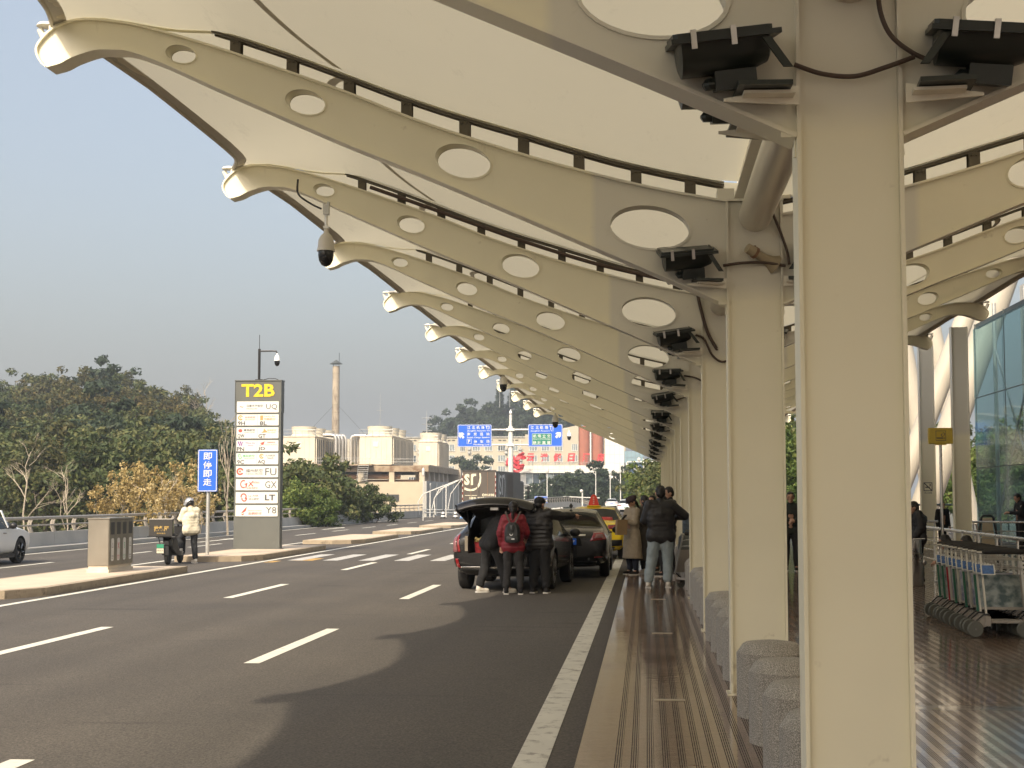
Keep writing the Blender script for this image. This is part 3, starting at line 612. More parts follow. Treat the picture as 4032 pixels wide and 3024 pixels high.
for n,(px,py,y,s,k,i,lb) in enumerate([(1012,1000,330,1.9,'d',0,'wide dark tree in front of the dormitory behind the truck'),(1428,985,118,.9,'b',0,'bright green tree seen past the last canopy column'),(1415,1010,130,.85,'g',1,'green tree left of the last canopy column'),(1450,1000,110,.9,'g',2,'green tree behind the row of canopy columns'),(1690,905,96,1.15,'b',1,'bright green tree seen through the gap between the two nearest columns'),(1740,900,104,1.2,'g',0,'green tree behind the nearest column'),(1725,985,90,.8,'b',0,'lower green tree in the gap between the two nearest columns'),(1660,940,100,.9,'g',3,'green tree behind the second column'),
    (2098,950,84,.95,'b',1,'bright green tree between the last white column and the glass wall'),(2065,985,90,.8,'y',0,'sparse brownish tree behind the smoking sign'),(2130,930,90,1.1,'g',1,'green tree seen through the glass wall, left one'),(2180,915,88,1.1,'b',0,'green tree seen through the glass wall, middle one'),(2230,925,86,1.1,'g',0,'green tree seen through the glass wall, right one'),(2090,1030,80,.6,'b',0,'low green tree behind the railing beside the glass wall')]):
    x=-(1396-px)/3200*y; zt=1.6+(1073-py)/3200*y; tree(k,i,x,y,zt-6.9*s,s,lb,None,'broadleaf_tree')
# ================================================================ PARAPET AND RAILING
def parapet(name,path,label,grp,post=1.85,wall=.44,top=.91,z=0.0,pl=2):
    def at(d):
        acc=0
        for a,b in zip(path,path[1:]):
            l=(Vector(b)-Vector(a)).length
            if d<=acc+l or b is path[-1]: 
                t=(d-acc)/l; return Vector(a).lerp(Vector(b),t),(Vector(b)-Vector(a)).normalized()
            acc+=l
    tot=sum((Vector(b)-Vector(a)).length for a,b in zip(path,path[1:]))
    t=thing('parapet',label,'parapet',(0,0,0))
    def rail(off,zz,r,nm,m):
        g=MB(); g.tube([Vector((a[0]+off,a[1],a[2]+zz)) for a in path],r,10); g.build(nm,m,t,smooth=50)
    g=MB(); n=[]
    for a,b in zip(path,path[1:]):
        A=Vector(a);B=Vector(b);d=(B-A).normalized(); s=Vector((-d.y,d.x,0))*.13; l=(B-A).length; k=max(1,int(l/5.5))
        for i in range(k):
            p=A+d*(l*i/k+.012); q=A+d*(l*(i+1)/k-.012)
            g.rings([[p-s+Vector((0,0,-.1)),p+s+Vector((0,0,-.1)),p+s*.7+Vector((0,0,wall)),p-s*.7+Vector((0,0,wall))],[q-s+Vector((0,0,-.1)),q+s+Vector((0,0,-.1)),q+s*.7+Vector((0,0,wall)),q-s*.7+Vector((0,0,wall))]])
    g.build('concrete_wall',concrete,t)
    rail(.03,top,.055,'top_rail',rail_m); rail(-.04,top-.24,.028,'lower_rail',rail_m)
    d=.6; first=None
    while d<tot:
        p,u=at(d); 
        if first is None:
            g=MB()
            for o in (-.09,.09):
                pts=[(.02,o,wall),( -.03,o,wall+.12),(-.055,o,wall+.24),(-.04,o,wall+.34),(.02,o,top-.02)]
                g.rings([[Vector((x-.035,y-.014,zz)),Vector((x+.035,y-.014,zz)),Vector((x+.035,y+.014,zz)),Vector((x-.035,y+.014,zz))] for x,y,zz in pts])
            first=g.build('post',rail_m,t); o=first
        else: o=first.copy(); COL.objects.link(o); o.parent=t
        o.location=p; o.rotation_euler=(0,0,math.atan2(-u.x,u.y)); d+=post
    return t
rail_m=mat('painted_rail',(.40,.36,.31),.45,metal=.4,var=.15,vs=4,stain=((.25,.17,.10),5,.62,1))
parapet('parapet',[(-19.75,42,0),(-19.75,60,0),(-19.8,90,0),(-19.3,110,0),(-18.8,124,0)],'long grey concrete parapet with curved-post steel railing along the far side of the road',None)
parapet('parapet',[(-15.6,150,-.1),(-13.2,158,.12),(-10.9,166,.42),(-9.0,172,.55),(-7.6,176,.3),(-7.0,181,.05)],'curved ramp parapet with close-set pale posts beyond the black cars',None,post=.75,wall=.5,top=1.05)
g=MB(); 
for z in (.25,.5): g.tube([(-18.8,124.5,z),(-12,128,z-.1),(-9,134,z-.1)],.06,6)
for x,y in ((-18,125),(-15.5,126),(-13,127.2),(-11,130)): g.box(x-.05,x+.05,y-.05,y+.05,-.15,.5)
tag(g.build('guard_rail',galv),'low pale double guard rail where the parapet ends, behind the traffic cones','guard rail')
coneb=mat('cone_black',(.03,.03,.03),.6); conew=mat('cone_white',(.75,.75,.75),.5); coneblue=mat('cone_blue',(.12,.27,.55),.5)
def cone(x,y,m,lb,s=1):
    t=thing('traffic_cone',lb,'traffic cone',(x,y,RZ))
    g=MB(); g.box(-.22*s,.22*s,-.22*s,.22*s,0,.05); g.lathe([(.19*s,.05),(.15*s,.22),(.105*s,.45),(.06*s,.68),(.03,.78),(0,.8)],14); g.build('cone_body',m,t,smooth=40)
    for a,b in ((.15,.28),(.40,.55)):
        g=MB(); ra=.19-.185*a+.012; rb=.19-.185*b+.012; g.lathe([(ra*s,a),(rb*s,b)],14); g.build('reflective_band',conew,t,smooth=40)
def gx(px,y): return -(1396-px)/3200*y
cone(gx(956,118),118,coneb,'black and white traffic cone left of the truck, leftmost of three',1.1); cone(gx(983,118),118,coneb,'black and white traffic cone left of the truck, middle one of three',1.1); cone(gx(998,119),119,coneblue,'blue and white traffic cone beside the raised tailgate',1.1)
# white curved arches (light poles lying low)
for i,(px,h,w) in enumerate(((935,2.6,3.2),(970,3.1,3.6))):
    y=122; x=gx(px,y)-.3; g=MB(); g.tube([(x-.9,y,.1),(x-1.0,y,h*.45),(x-.6,y,h*.7),(x+.4,y,h*.85),(x+2.2,y,h*1.12),(x+3.6,y,h*1.25)],.045,6); g.tube([(x,y,-.1),(x,y,h*.78)],.05,6); g.tube([(x+.15,y,.5),(x+.4,y,h*.6),(x+1.3,y,h*.98)],.035,6)
    tag(g.build('arched_lamp_post',white_p,smooth=50),'white arched tube post beside the plant wall, %s one'%('left','right')[i],'lamp post')
# ================================================================ SIGNS
blue=mat('sign_blue',(.015,.12,.62),.4,var=.05,vs=2); green=mat('sign_green',(.01,.20,.13),.4,var=.05); 
pyl=mat('pylon_grey',(.105,.11,.10),.5,var=.1,vs=1.2,stain=((.16,.165,.15),1.5,.58,.5)); yel=mat('sign_yellow',(.85,.50,.02),.5,var=.25,vs=9); dkt=mat('lettering_dark',(.07,.07,.08),.6,var=0); redt=mat('lettering_red',(.60,.09,.07),.6,var=.1); gren=mat('lettering_green',(.12,.42,.20),.6,var=0); ora=mat('lettering_orange',(.80,.28,.10),.6,var=0); pur=mat('lettering_purple',(.22,.08,.30),.6,var=0)
def sign_panel(t,w,h,items,z0,x0,y=-.03,nm='sign_panel',base=blue,mats=(),th=.05,border=.0,loc=None):
    g=MB(); g.prism(rrect(x0,z0,x0+w,z0+h,min(w,h)*.06),y,y+th,'y')
    if border:
        o=rrect(x0+border*.6,z0+border*.6,x0+w-border*.6,z0+h-border*.6,min(w,h)*.05); i=rrect(x0+border*1.6,z0+border*1.6,x0+w-border*1.6,z0+h-border*1.6,min(w,h)*.04)
        g.mat(1); n=len(o); g.add([(p[0],y-.004,p[1]) for p in o]+[(p[0],y-.004,p[1]) for p in i],[(k,(k+1)%n,(k+1)%n+n,k+n) for k in range(n)])
    for it in items:
        if it[0]=='t': _,s,a,b,c,d,mi=it[:7]; text(g,s,x0+a,z0+b,x0+c,z0+d,mi,y-.005,bold=it[7] if len(it)>7 else 0)
        elif it[0]=='p': poly(g,[(x0+a,z0+b) for a,b in it[1]],it[2],y-(it[3] if len(it)>3 else .004))
    return g.build(nm,[base,white_sign]+list(mats),t,fix=False)
# --- drop-off sign
t=thing('drop_off_sign','blue upright road sign reading stop and go at once in white Chinese characters','road sign',(-12.06,40.1,RZ))
g=MB(); g.tube([(0,0,0),(0,0,3.0)],.052,14); g.lathe([(.09,0),(.09,.02),(.052,.03)],14); g.build('pole',galv,t,smooth=40)
it=[('t',c,.155,z,.395,z+.20,1,.015) for c,z in (('即',.875),('停',.635),('即',.395),('走',.16))]
sign_panel(t,.55,1.16,it,1.89,-.275,-.10,border=.018); g=MB(); 
for z in (2.1,2.8): g.box(-.09,.09,-.05,.03,z,z+.04)
g.build('clamp',galv,t)
# --- T2B pylon
t=thing('airline_pylon_sign','tall dark grey pylon sign headed T2B with white airline panels on the traffic island','pylon sign',(-11.94,44.8,0))
g=MB(); w=.72; g.box(-w,w,.0,.34,0,5.17); g.box(-w-.01,-w+.0,-.02,.36,4.2,5.19); g.box(w,w+.012,-.02,.36,4.2,5.19); g.box(-w-.02,w+.02,-.025,.37,5.171,5.20); g.box(-w-.05,w+.05,-.04,.4,0,.02)
text(g,'T2B',-.53,4.68,.52,5.08,1,-.012,bold=.03)
g.build('cabinet',[pyl,yel],t,fix=False)
pm=[dkt,redt,gren,ora,pur]   # indices 2..6
def PT(s,a,b,c,d,m,bd=0): return ('t',s,a,b,c,d,m,bd)
U=1.32; H=.345
def logo_disc(cx,cz,r,m): return [('p',ring_poly(cx,cz,r*.55,r,20,330,16),m),('p',ring_poly(cx,cz,0,r*.3,0,330,8),m)]
rowsP=[
 [('p',[(.07,.17),(.12,.20),(.17,.175),(.22,.20),(.18,.155),(.12,.175)],3),PT('乌鲁木齐航空',.30,.17,.82,.25,2),PT('Urumqi Air',.30,.09,.65,.145,2),PT('UQ',.92,.08,1.27,.26,2)],
 logo_disc(.12,.24,.08,5)+[PT('长安航空',.26,.22,.58,.285,3),PT('AIR CHANGAN',.26,.165,.58,.20,5),PT('9H',.04,.01,.26,.135,2,.02),('p',[(.648,.01),(.652,.01),(.652,.335),(.648,.335)],2),('p',[(.74,.16),(.83,.16),(.83,.31),(.74,.31)],5),PT('Lucky Air',.86,.25,1.22,.31,5),PT('祥鹏航空',.86,.16,1.22,.235,5),PT('8L',.73,.01,.95,.135,2,.02)],
 [('p',[(.12+.085*cos(R(a))*(1 if a%72==0 else .75),.24+.07*sin(R(a))*(1 if a%72==0 else .75)) for a in range(18,378,36)],3),PT('青岛航空',.23,.22,.58,.29,2,.01),PT('QINGDAO AIRLINES',.25,.165,.58,.195,2),PT('QW',.03,.01,.25,.135,2,.02),('p',[(.648,.01),(.652,.01),(.652,.335),(.648,.335)],2),('p',[(.78,.17),(.98,.19),(.86,.31),(.84,.22)],5),PT('桂林航空',.96,.22,1.25,.285,5),PT('Air Guilin',1.0,.165,1.22,.20,5),PT('GT',.69,.01,.92,.135,2,.02)],
 [('p',[(.03,.31),(.07,.31),(.13,.18),(.10,.16)],6),('p',[(.10,.31),(.14,.31),(.19,.20),(.16,.16)],6),('p',[(.17,.31),(.22,.28),(.20,.22)],6),PT('West Air',.28,.23,.60,.295,6),PT('西部航空',.36,.165,.53,.20,6),PT('PN',.02,.01,.25,.135,2,.02),('p',[(.648,.01),(.652,.01),(.652,.335),(.648,.335)],2),('p',[(.70,.16),(.80,.22),(.74,.25),(.90,.31),(.86,.24),(.88,.22)],3),PT('首都航空',.97,.25,1.22,.30,3),PT('Capital Airlines',.90,.185,1.27,.22,3),PT('JD',.68,.01,.91,.135,2,.02)],
 [('p',ring_poly(.10,.27,.025,.05,0,270,8),4),('p',ring_poly(.13,.21,.025,.05,180,450,8),4),PT('春秋航空',.21,.22,.58,.30,4,.01),PT('SPRING AIRLINES',.25,.165,.58,.195,4),PT('9C',.03,.01,.25,.135,2,.02),('p',[(.648,.01),(.652,.01),(.652,.335),(.648,.335)],2)]+logo_disc(.80,.25,.075,5)+[PT('九元航空',.92,.24,1.22,.305,2),PT('9AIR',.98,.165,1.18,.215,2),PT('AQ',.68,.01,.91,.135,2,.02)],
 logo_disc(.13,.18,.115,3)+[PT('福州航空',.31,.15,.84,.26,2),PT('FUZHOU AIRLINES',.31,.085,.84,.125,2),PT('FU',.92,.06,1.27,.28,2)],
 [('p',ring_poly(.24,.19,.09,.13,60,300,12,.8),3),('p',[(.25,.19),(.37,.23),(.33,.07),(.30,.07),(.31,.17)],3),('p',[(.40,.27),(.45,.25),(.56,.13),(.52,.12)],3),('p',[(.56,.29),(.52,.28),(.38,.12),(.42,.12)],3),PT('Airlines',.52,.21,.74,.29,3),PT('北部湾航空',.34,.045,.69,.10,3),PT('GX',.92,.07,1.28,.28,2)],
 [('p',ring_poly(.25,.21,.06,.10,-60,200,10),3),('p',ring_poly(.27,.14,.05,.09,160,380,10),3),PT('LJ AIR',.41,.19,.72,.26,3),PT('龙江航空',.41,.10,.73,.17,2),PT('LT',.92,.09,1.24,.27,2,.03)],
 [('p',[(.17,.08),(.32,.16),(.36,.30),(.22,.15)],3),('p',[(.18,.06),(.28,.10),(.24,.03)],3),PT('Suparna Airlines',.40,.155,.82,.195,3),PT('金鹏航空',.40,.05,.82,.13,3),PT('Y8',.95,.09,1.28,.29,2)]]
for i,rw in enumerate(rowsP):
    sign_panel(t,U,H,rw,4.19-i*.399,-.66,-.03,'airline_panel',white_sign,pm,th=.028)
cam_w=mat('camera_white',(.8,.8,.77),.35,var=.03)
smoke=mat('camera_dome',(.012,.012,.014),.12,var=0)
def dome_cam(loc,label,parts_extra=None,s=1.0,arm=None,base_m=None):
    t=thing('security_camera',label,'security camera',loc)
    g=MB(); g.lathe([(0,.0),(.03*s,0),(.035*s,-.06*s),(.075*s,-.10*s),(.105*s,-.16*s),(.115*s,-.27*s),(.125*s,-.285*s),(.125*s,-.31*s),(.0,-.31*s)],20); g.build('housing',base_m or cam_w,t,smooth=40)
    g=MB(); g.lathe([(.105*s,-.312*s),(.107*s,-.37*s),(.095*s,-.44*s),(.06*s,-.50*s),(.02*s,-.52*s),(0,-.522*s)],20); g.build('lens_dome',smoke,t,smooth=60)
    if arm: 
        g=MB(); g.tube(smooth_pts3(arm),.022*s,8); g.box(-.03,.03,-.03,.03,.0,.03); g.build('bracket_arm',parts_extra or cam_w,t,smooth=50)
    return t
def smooth_pts3(l): return l
g=MB(); g.tube([(-.02,.15,5.19),(-.02,.15,6.18)],.042,10); g.tube([(-.02,.15,6.18),(-.02,.15,6.62)],.01,6); g.box(-.12,.10,.06,.24,5.201,5.23); g.tube([(-.02,.15,6.11),(.40,.10,6.11),(.53,.09,6.10),(.56,.09,6.03)],.025,8); g.tube([(.1,.15,5.21),(.3,.13,5.26),(.5,.12,5.25),(.62,.14,5.20)],.012,6)
g.build('camera_mast',black,t,smooth=40)
dome_cam((-11.38,44.89,6.04),'white dome security camera hanging from the arm on top of the pylon sign',s=.78)
# --- gantry
t=thing('direction_sign_post','white pole with two large blue direction signs left and right of it','direction sign',(-13.74,150,-.15))
g=MB(); g.tube([(0,0,0),(0,0,8.9)],[.30,.24],16); g.tube([(0,0,8.9),(0,0,10.1)],.14,12); g.lathe([(.36,0),(.36,.12),(.3,.14)],12); g.build('pole',white_p,t,smooth=40)
g=MB()
for z in (8.55,7.0): g.tube([(-5.2,-.05,z),(5.2,-.05,z)],.09,8); g.box(-.42,.42,-.35,.35,z-.14,z+.14)
g.build('cross_arm',white_p,t,smooth=40)
def arrow(cx,cz,s,d):  # diagonal arrow pointing up-left (d=-1) or up-right (d=1)
    pts=[(-.5,.5),(.18,.5),(.5,.18),(.12,.14),(.5,-.28),(.22,-.56),(-.14,-.14),(-.18,-.5),(-.5,-.18)]
    return [(cx-d*a*s,cz+b*s) for a,b in pts]
LW,LH=3.5,2.28
def f(a,b,c,d): k=3.5/655; return (a-112)*k,(540-d)*k,(c-112)*k,(540-b)*k
def TT(s,a,b,c,d,m=1,bd=.02): return ('t',s,*f(a,b,c,d),m,bd)
items=[('p',arrow((192-112)*3.5/655,(540-322)*3.5/655,.60,-1),1),TT('江',300,140,360,200),TT('北',388,140,448,200),TT('机',476,140,536,200),TT('场',566,140,626,200),TT('T3',650,140,728,200),TT('Jiangbei Airport T3',298,218,726,252),TT('南',296,266,356,326),TT('货',420,266,480,326),TT('运',542,266,604,326),TT('站',666,266,726,326),TT('South Cargo Station',292,344,726,380),TT('P',314,402,358,462,1,.04),TT('停',424,406,488,468),TT('车',544,406,608,468),TT('场',664,406,726,468),TT('Parking Lot',420,480,726,516)]
a,b,c,d=f(290,388,382,480); items.append(('p',rrect(a,b,c,d,.05),1,.003)); items.insert(0,('p',rrect(a+.03,b+.03,c-.03,d-.03,.04),0,.0045))
sign_panel(t,LW,LH,items,6.80,-5.42,-.20,border=.045)
def f2(a,b,c,d): k=3.5/652; return (a-1445)*k,(540-d)*k,(c-1445)*k,(540-b)*k
def T2(s,a,b,c,d,m=1,bd=.02): return ('t',s,*f2(a,b,c,d),m,bd)
a,b,c,d=f2(1520,290,1888,504)
items=[('p',rrect(a,b,c,d,.08),1,.0035),('p',rrect(a+.03,b+.03,c-.03,d-.03,.06),2,.0042),('p',arrow((2010-1445)*3.5/652,(540-322)*3.5/652,.60,1),1),T2('江',1492,146,1556,210),T2('北',1588,146,1646,210),T2('机',1670,146,1732,210),T2('场',1762,146,1824,210),T2('T1',1850,146,1922,220),T2('Jiangbei Airport T1',1490,228,1920,260),T2('机',1538,308,1604,370),T2('场',1626,308,1690,370),T2('立',1716,308,1780,370),T2('交',1806,308,1868,370),T2('Airport Interchange',1534,380,1868,410),T2('绕',1534,430,1600,496),T2('城',1622,430,1690,496),T2('高',1712,430,1776,496),T2('速',1802,430,1868,496)]
sign_panel(t,LW,LH,items,6.80,1.80,-.20,border=.045,mats=[green])
g=MB(); g.tube([(5.3,0,8.6),(5.9,0,8.6),(5.95,0,8.45)],.03,6); g.build('camera_bracket',white_p,t)
dome_cam((-13.74+5.95,150,8.3),'small white dome camera at the right end of the direction signs',s=1.9)
dome_cam((-13.74,150,10.45),'small camera on top of the direction sign pole',s=1.3)
t=thing('small_direction_sign','small distant blue sign low above the ramp parapet','road sign',(-14.1,195,-.15))
g=MB(); g.tube([(0,0,0),(0,0,1.8)],.06,8); g.tube([(-2.6,0,1.1),(0,0,1.1)],.05,6); g.build('pole',white_p,t)
sign_panel(t,1.75,1.2,[('t','江北机场 T1',.15,.65,1.25,.95,1,.02),('t','Jiangbei Airport T1',.15,.35,1.15,.5,1),('p',arrow(1.45,.55,.4,1),1)],.62,-.6,-.1,border=.04)
# ================================================================ POWER PLANT
plant_w=mat('plant_render',(.52,.44,.32),.85,var=.1,vs=.35,stain=((.36,.28,.19),.5,.6,1)); plant_g=mat('plant_shade_grey',(.42,.41,.38),.85,var=.1,vs=.3)  # side copy is greyer: the side wall's lack of sun is painted in
tower_w=mat('cooling_tower_panel',(.66,.60,.48),.6,var=.06,vs=.8,stain=((.42,.36,.27),.7,.62,.3)); louvre=mat('louvre_dark',(.05,.05,.05),.7,var=.3,vs=3); rust=mat('rusty_steel',(.22,.13,.08),.8,var=.25,vs=1.5)
slabm=mat('stained_slab',(.36,.28,.19),.85,var=.15,vs=.5,stain=((.20,.12,.07),.9,.5,1))
t=thing('power_plant','cream rendered plant building with a raised stained roof deck, below the cooling towers','building',(0,0,0))
g=MB(); g.box(-60,-29.7,196,231,-12,3.6); g.build('wall',plant_w,t)
g=MB(); g.box(-60,-29.0,196.3,228,4.95,5.75); g.box(-60,-36.5,195.2,228,5.76,5.95); g.build('roof_deck',slabm,t)
g=MB(); g.box(-60,-30,198,226,3.61,3.9); g.tube([(-58,197.5,4.3),(-33,197.5,4.3)],.35,10); g.build('roof_pipe',rust,t,smooth=50)
for x in (-56,-50,-44,-38.2,-34,-29.9):
    g=MB(); g.box(x-.35,x+.35,196.4,197.2,3.601,4.949); g.build('roof_column',plant_w,t)
g=MB(); g.box(-29.69,-29.2,196,231,-12,3.7); g.build('side_wall',plant_g,t)
for y in (198,204,210,216,222,228):
    g=MB(); g.tube([(-29.0,y,-2),(-29.0,y,3.3),(-28.9,y,3.4)],.09,6); g.build('downpipe',white_p,t)
g=MB(); g.box(-34.6,-32.9,195.93,195.99,1.0,1.9); g.build('louvre',louvre,t); g=MB(); g.box(-37.5,-36,195.93,195.99,-1,2); g.build('steel_door',galv,t)
g=MB()
for i in range(5): 
    y=199+i*4.6; g.prism([(y,3.71),(y+1.6,3.71),(y+.9,5.0),(y,5.0)],-31.2,-29.3,'x')
g.box(-31.4,-29.2,198.4,224,5.01,5.9); g.box(-31,-28.6,228,240,3.8,5.7); g.box(-30.5,-28.4,232,244,-8,3.7)
g.build('portal_frames',mat('portal_render',(.45,.38,.30),.85,var=.12,vs=.5),t)
g=MB()
for i in range(9): g.box(-38.6+.05*i,-37.2+.05*i,195.6-.1*i,195.9-.1*i,3.7+.25*i,3.76+.25*i)
for s in (0,1.4): g.tube([(-38.6+s,195.7,3.6),(-38.2+s,194.8,5.95)],.05,5)
g.build('stair',galv,t)
g=MB()
for z in (6.35,6.75): g.tube([(-60,195.4,z),(-36.6,195.4,z)],.03,5); g.tube([(-36.6,197,z-.1),(-30,197,z-.1)],.03,5)
for i in range(24): g.tube([(-59.8+i,195.4,5.95),(-59.8+i,195.4,6.75)],.025,4)
g.build('railing',galv,t)
def ctower(x0,x1,y0,n,dy,z0,z1,lb,i):
    t=thing('cooling_tower',lb,'cooling tower',(0,0,0),0,'cooling towers on the plant roof')
    for k in range(n):
        y=y0+dy*k; g=MB(); g.box(x0,x1,y,y+dy-.15,z0,z1)
        for q in range(1,6): g.box(x0+(x1-x0)*q/6-.02,x0+(x1-x0)*q/6+.02,y-.04,y-.001,z0,z1)
        g.box(x0-.12,x1+.12,y-.1,y+dy-.2,z1+.001,z1+.12); g.build('casing',tower_w,t)
        g=MB(); cx=(x0+x1)/2; g.lathe([(1.9,.13),(1.6,.45),(1.75,1.5),(1.70,1.5),(1.5,.5),(1.5,.2)],26,(cx,y+dy/2-.1,z1)); g.build('fan_stack',tower_w,t,smooth=40)
        g=MB(); g.box(x1+.001,x1+.06,y+.3,y+dy-.5,z0+.3,z1-.3); g.build('louvre_face',louvre,t)
        g=MB()
        for q in range(5): g.box(x1+.061,x1+.22,y+.3+q*(dy-.9)/4,y+.42+q*(dy-.9)/4,z0+.1,z1-.1)
        g.build('louvre_frame',tower_w,t)
    g=MB()
    for z in (.5,.95): g.tube([(x0-.1,y0-.1,z1+z),(x1+.1,y0-.1,z1+z),(x1+.1,y0+dy*n,z1+z)],.03,4)
    for q in range(6): g.tube([(x0-.1+(x1-x0+.2)*q/5,y0-.1,z1),(x0-.1+(x1-x0+.2)*q/5,y0-.1,z1+.95)],.03,4)
    g.build('guard_rail',galv,t)
    g=MB(); cx=(x0+x1)/2; g.box(cx-.35,cx+.35,y0-.06,y0-.001,z1-1.4,z1-.7); g.box(cx-.25,cx+.25,y0-.07,y0-.061,z1-1.25,z1-.85); g.build('hatch',white_p,t)
ctower(-49.7,-45.3,200,3,6,5.97,9.8,'large cream cooling tower with round fan stack, left of the silver pipes',0)
ctower(-39.0,-34.6,200,3,6,5.97,9.8,'large cream cooling tower with round fan stack, right of the silver pipes',1)
ctower(-34.9,-32.0,226,2,6,5.77,10.0,'smaller cream cooling tower at the right end of the plant roof',2)
for i,px in enumerate((718,725,732,740)):
    y=204+i*.6; x=gx(px,y); g=MB(); g.tube([(-45,y,10.2),(x-.6,y,10.2),(x-.15,y,10.1),(x,y,9.6),(x,y,5.98)],.24,10); tag(g.build('silver_pipe',mat('silver_clad',(.62,.60,.56),.35,metal=.7,var=.1,vs=1),smooth=50),'silver clad pipe bending down from the left cooling tower, %s from the left'%['first','second','third','fourth'][i],'pipe','silver pipes from the left cooling tower')
for i,px in enumerate((752,759,766)):
    y=204+i*.6; x=gx(px,y); g=MB(); g.tube([(-39,y,10.1),(x+.6,y,10.1),(x+.15,y,10.0),(x,y,9.5),(x,y,5.98)],.22,10); tag(g.build('silver_pipe',MATS['silver_clad'],smooth=50),'silver clad pipe bending down from the right cooling tower, %s from the left'%['first','second','third'][i],'pipe','silver pipes from the right cooling tower')
t=thing('chimney','tall stained metal chimney with conical cap behind the cooling towers','chimney',(-50.9,240,0))
g=MB(); g.lathe([(.66,-5)]+[(r,z) for k in range(14) for r,z in ((.66-.006*k,5+1.3*k),(.70-.006*k,5.02+1.3*k),(.70-.006*k,5.1+1.3*k),(.66-.006*k,5.12+1.3*k))]+[(.58,23.1)],20); g.build('shaft',mat('chimney_metal',(.40,.34,.26),.7,var=.2,vs=.8,stain=((.20,.15,.11),1.2,.5,.3)),t,smooth=30)
g=MB(); g.lathe([(1.1,23.45),(.05,24.1),(0,24.1)],20); g.box(-.5,-.44,-.03,.03,23,23.5); g.box(.44,.5,-.03,.03,23,23.5); g.build('rain_cap',mat('cap_metal',(.07,.08,.08),.6),t)
g=MB(); g.tube([(.5,0,23.5),(.5,0,25.3)],.04,4)
for a,b in ((-12,4),(11,4),(-5,3),(6,3)): g.tube([(0,0,17 if abs(a)>8 else 11),(a,2,5)],.02,3)
g.build('guy_wire',black,t)
# masts
def mast(px,y,z0,z1,lb,r=.12):
    x=gx(px,y); g=MB(); g.tube([(x,y,z0),(x,y,z1)],[r,r*.2],5)
    for q in range(3): g.tube([(x-r*6,y,z0+(z1-z0)*(.35+.2*q)),(x+r*6,y,z0+(z1-z0)*(.35+.2*q))],r*.4,4)
    tag(g.build('antenna_mast',galv),lb,'antenna mast')
mast(816,300,8,23,'thin antenna mast rising behind the right cooling tower'); mast(919,330,14,21,'short antenna mast on the roof left of the far hill',.2)
mast(1079,470,30,44,'hair-thin mast above the left conifers',.1); mast(1101,470,30,45,'hair-thin mast above the middle conifers',.1); mast(1176,470,30,45,'hair-thin mast right of the conifers',.1)
# ================================================================ DORMITORY
dorm_m=mat('dormitory_render',(.50,.45,.35),.9,var=.08,vs=.12,stain=((.38,.33,.25),.25,.6,.3)); brick=mat('red_brick',(.36,.13,.08),.85,var=.12,vs=.5); pane_m=mat('window_pane',(.22,.26,.28),.18,var=.35,vs=1.3,spec=.7); pane_d=mat('dark_pane',(.05,.07,.09),.12,var=.3,vs=.7,spec=.8)
wframe=mat('window_frame',(.72,.70,.64),.6,var=.03)
t=thing('dormitory_building','long four-storey cream building with paired windows and air conditioners below the far hill','building',(0,0,0))
g=MB(); g.box(-69,-32.7,400,414,-12,17.6); g.box(-32.69,-18.2,399.4,414,-12,18.4); g.prism([(-26.5,18.41),(-18.2,18.41),(-18.2,20.9),(-26.5,19.2)],399.4,414,'y'); g.box(-11.6,-5.6,401,414,-12,17.9); g.build('wall',dorm_m,t)
g=MB(); g.box(-69.2,-32.6,399.7,414,17.61,17.9); g.box(-11.6,-5.4,400.8,414,17.91,18.2); g.build('roof_edge',plant_g,t)
for cx,r in ((-16.7,1.6),(-13.2,1.6)):
    g=MB(); g.lathe([(r,-12),(r,20.6),(0,20.6)],16,(cx,400.5,0)); g.build('brick_shaft',brick,t,smooth=50)
g=MB(); g.box(-15.15,-14.75,398.8,399.3,-5,20.7); g.build('pilaster',wframe,t)
win0=None
def window(x,z,w,h,y=399.95,dark=False):
    g=MB(); g.box(x,x+w,y-.03,y+.0,z,z+h,None); g.mat(1)
    for a in (0,.33,.66,1): g.box(x+w*a-.06,x+w*a+.06,y-.09,y-.031,z,z+h)
    g.box(x-.1,x+w+.1,y-.12,y-.091,z-.12,z+.02); g.box(x,x+w,y-.09,y-.031,z+h-.08,z+h)
    g.build('window',[pane_d if dark else pane_m,wframe],t)
xs=[]; x=-64.5
for k in range(9): xs.append(x); x+=3.35 if k%2 else 3.6
for r in range(4):
    for i,x in enumerate(xs):
        if i==4: window(x+.2,13.95-2.95*r,1.3,1.75,dark=True); continue
        window(x,14.05-2.95*r,2.0,1.75,dark=trnd.random()<.2)
    for x in (-31.5,-28.2,-24.6): window(x,14.0-2.95*r,2.1,1.75,399.35)
    window(-20.0,14.0-2.95*r,1.5,1.8,399.35); window(-10.7,14.0-2.95*r,1.3,1.75,400.95); window(-7.8,14.0-2.95*r,1.3,1.75,400.95)
for i,x in enumerate(xs):
    for q in (.1,1.3): g=MB(); g.box(x+q,x+q+.8,399.9,399.97,16.75,17.0); g.build('vent',louvre,t)
for r in range(3):
    for i,x in enumerate((-62.0,-55.1,-48.3,-38.2,-34.4)):
        g=MB()
        for q in (0,.95): g.box(x,x+.75,399.3,399.9,14.2-2.95*r-q,14.85-2.95*r-q); g.lathe([(.26,0),(.26,.03)],10,(0,0,0),Matrix.Translation((x+.33,399.29,14.5-2.95*r-q))@Matrix.Rotation(R(90),4,'X'))
        g.build('air_conditioner',galv,t)
for x in (-47.4,-34): g=MB(); g.tube([(x,399.8,0),(x,399.8,17)],.09,5); g.build('drainpipe',white_p,t)
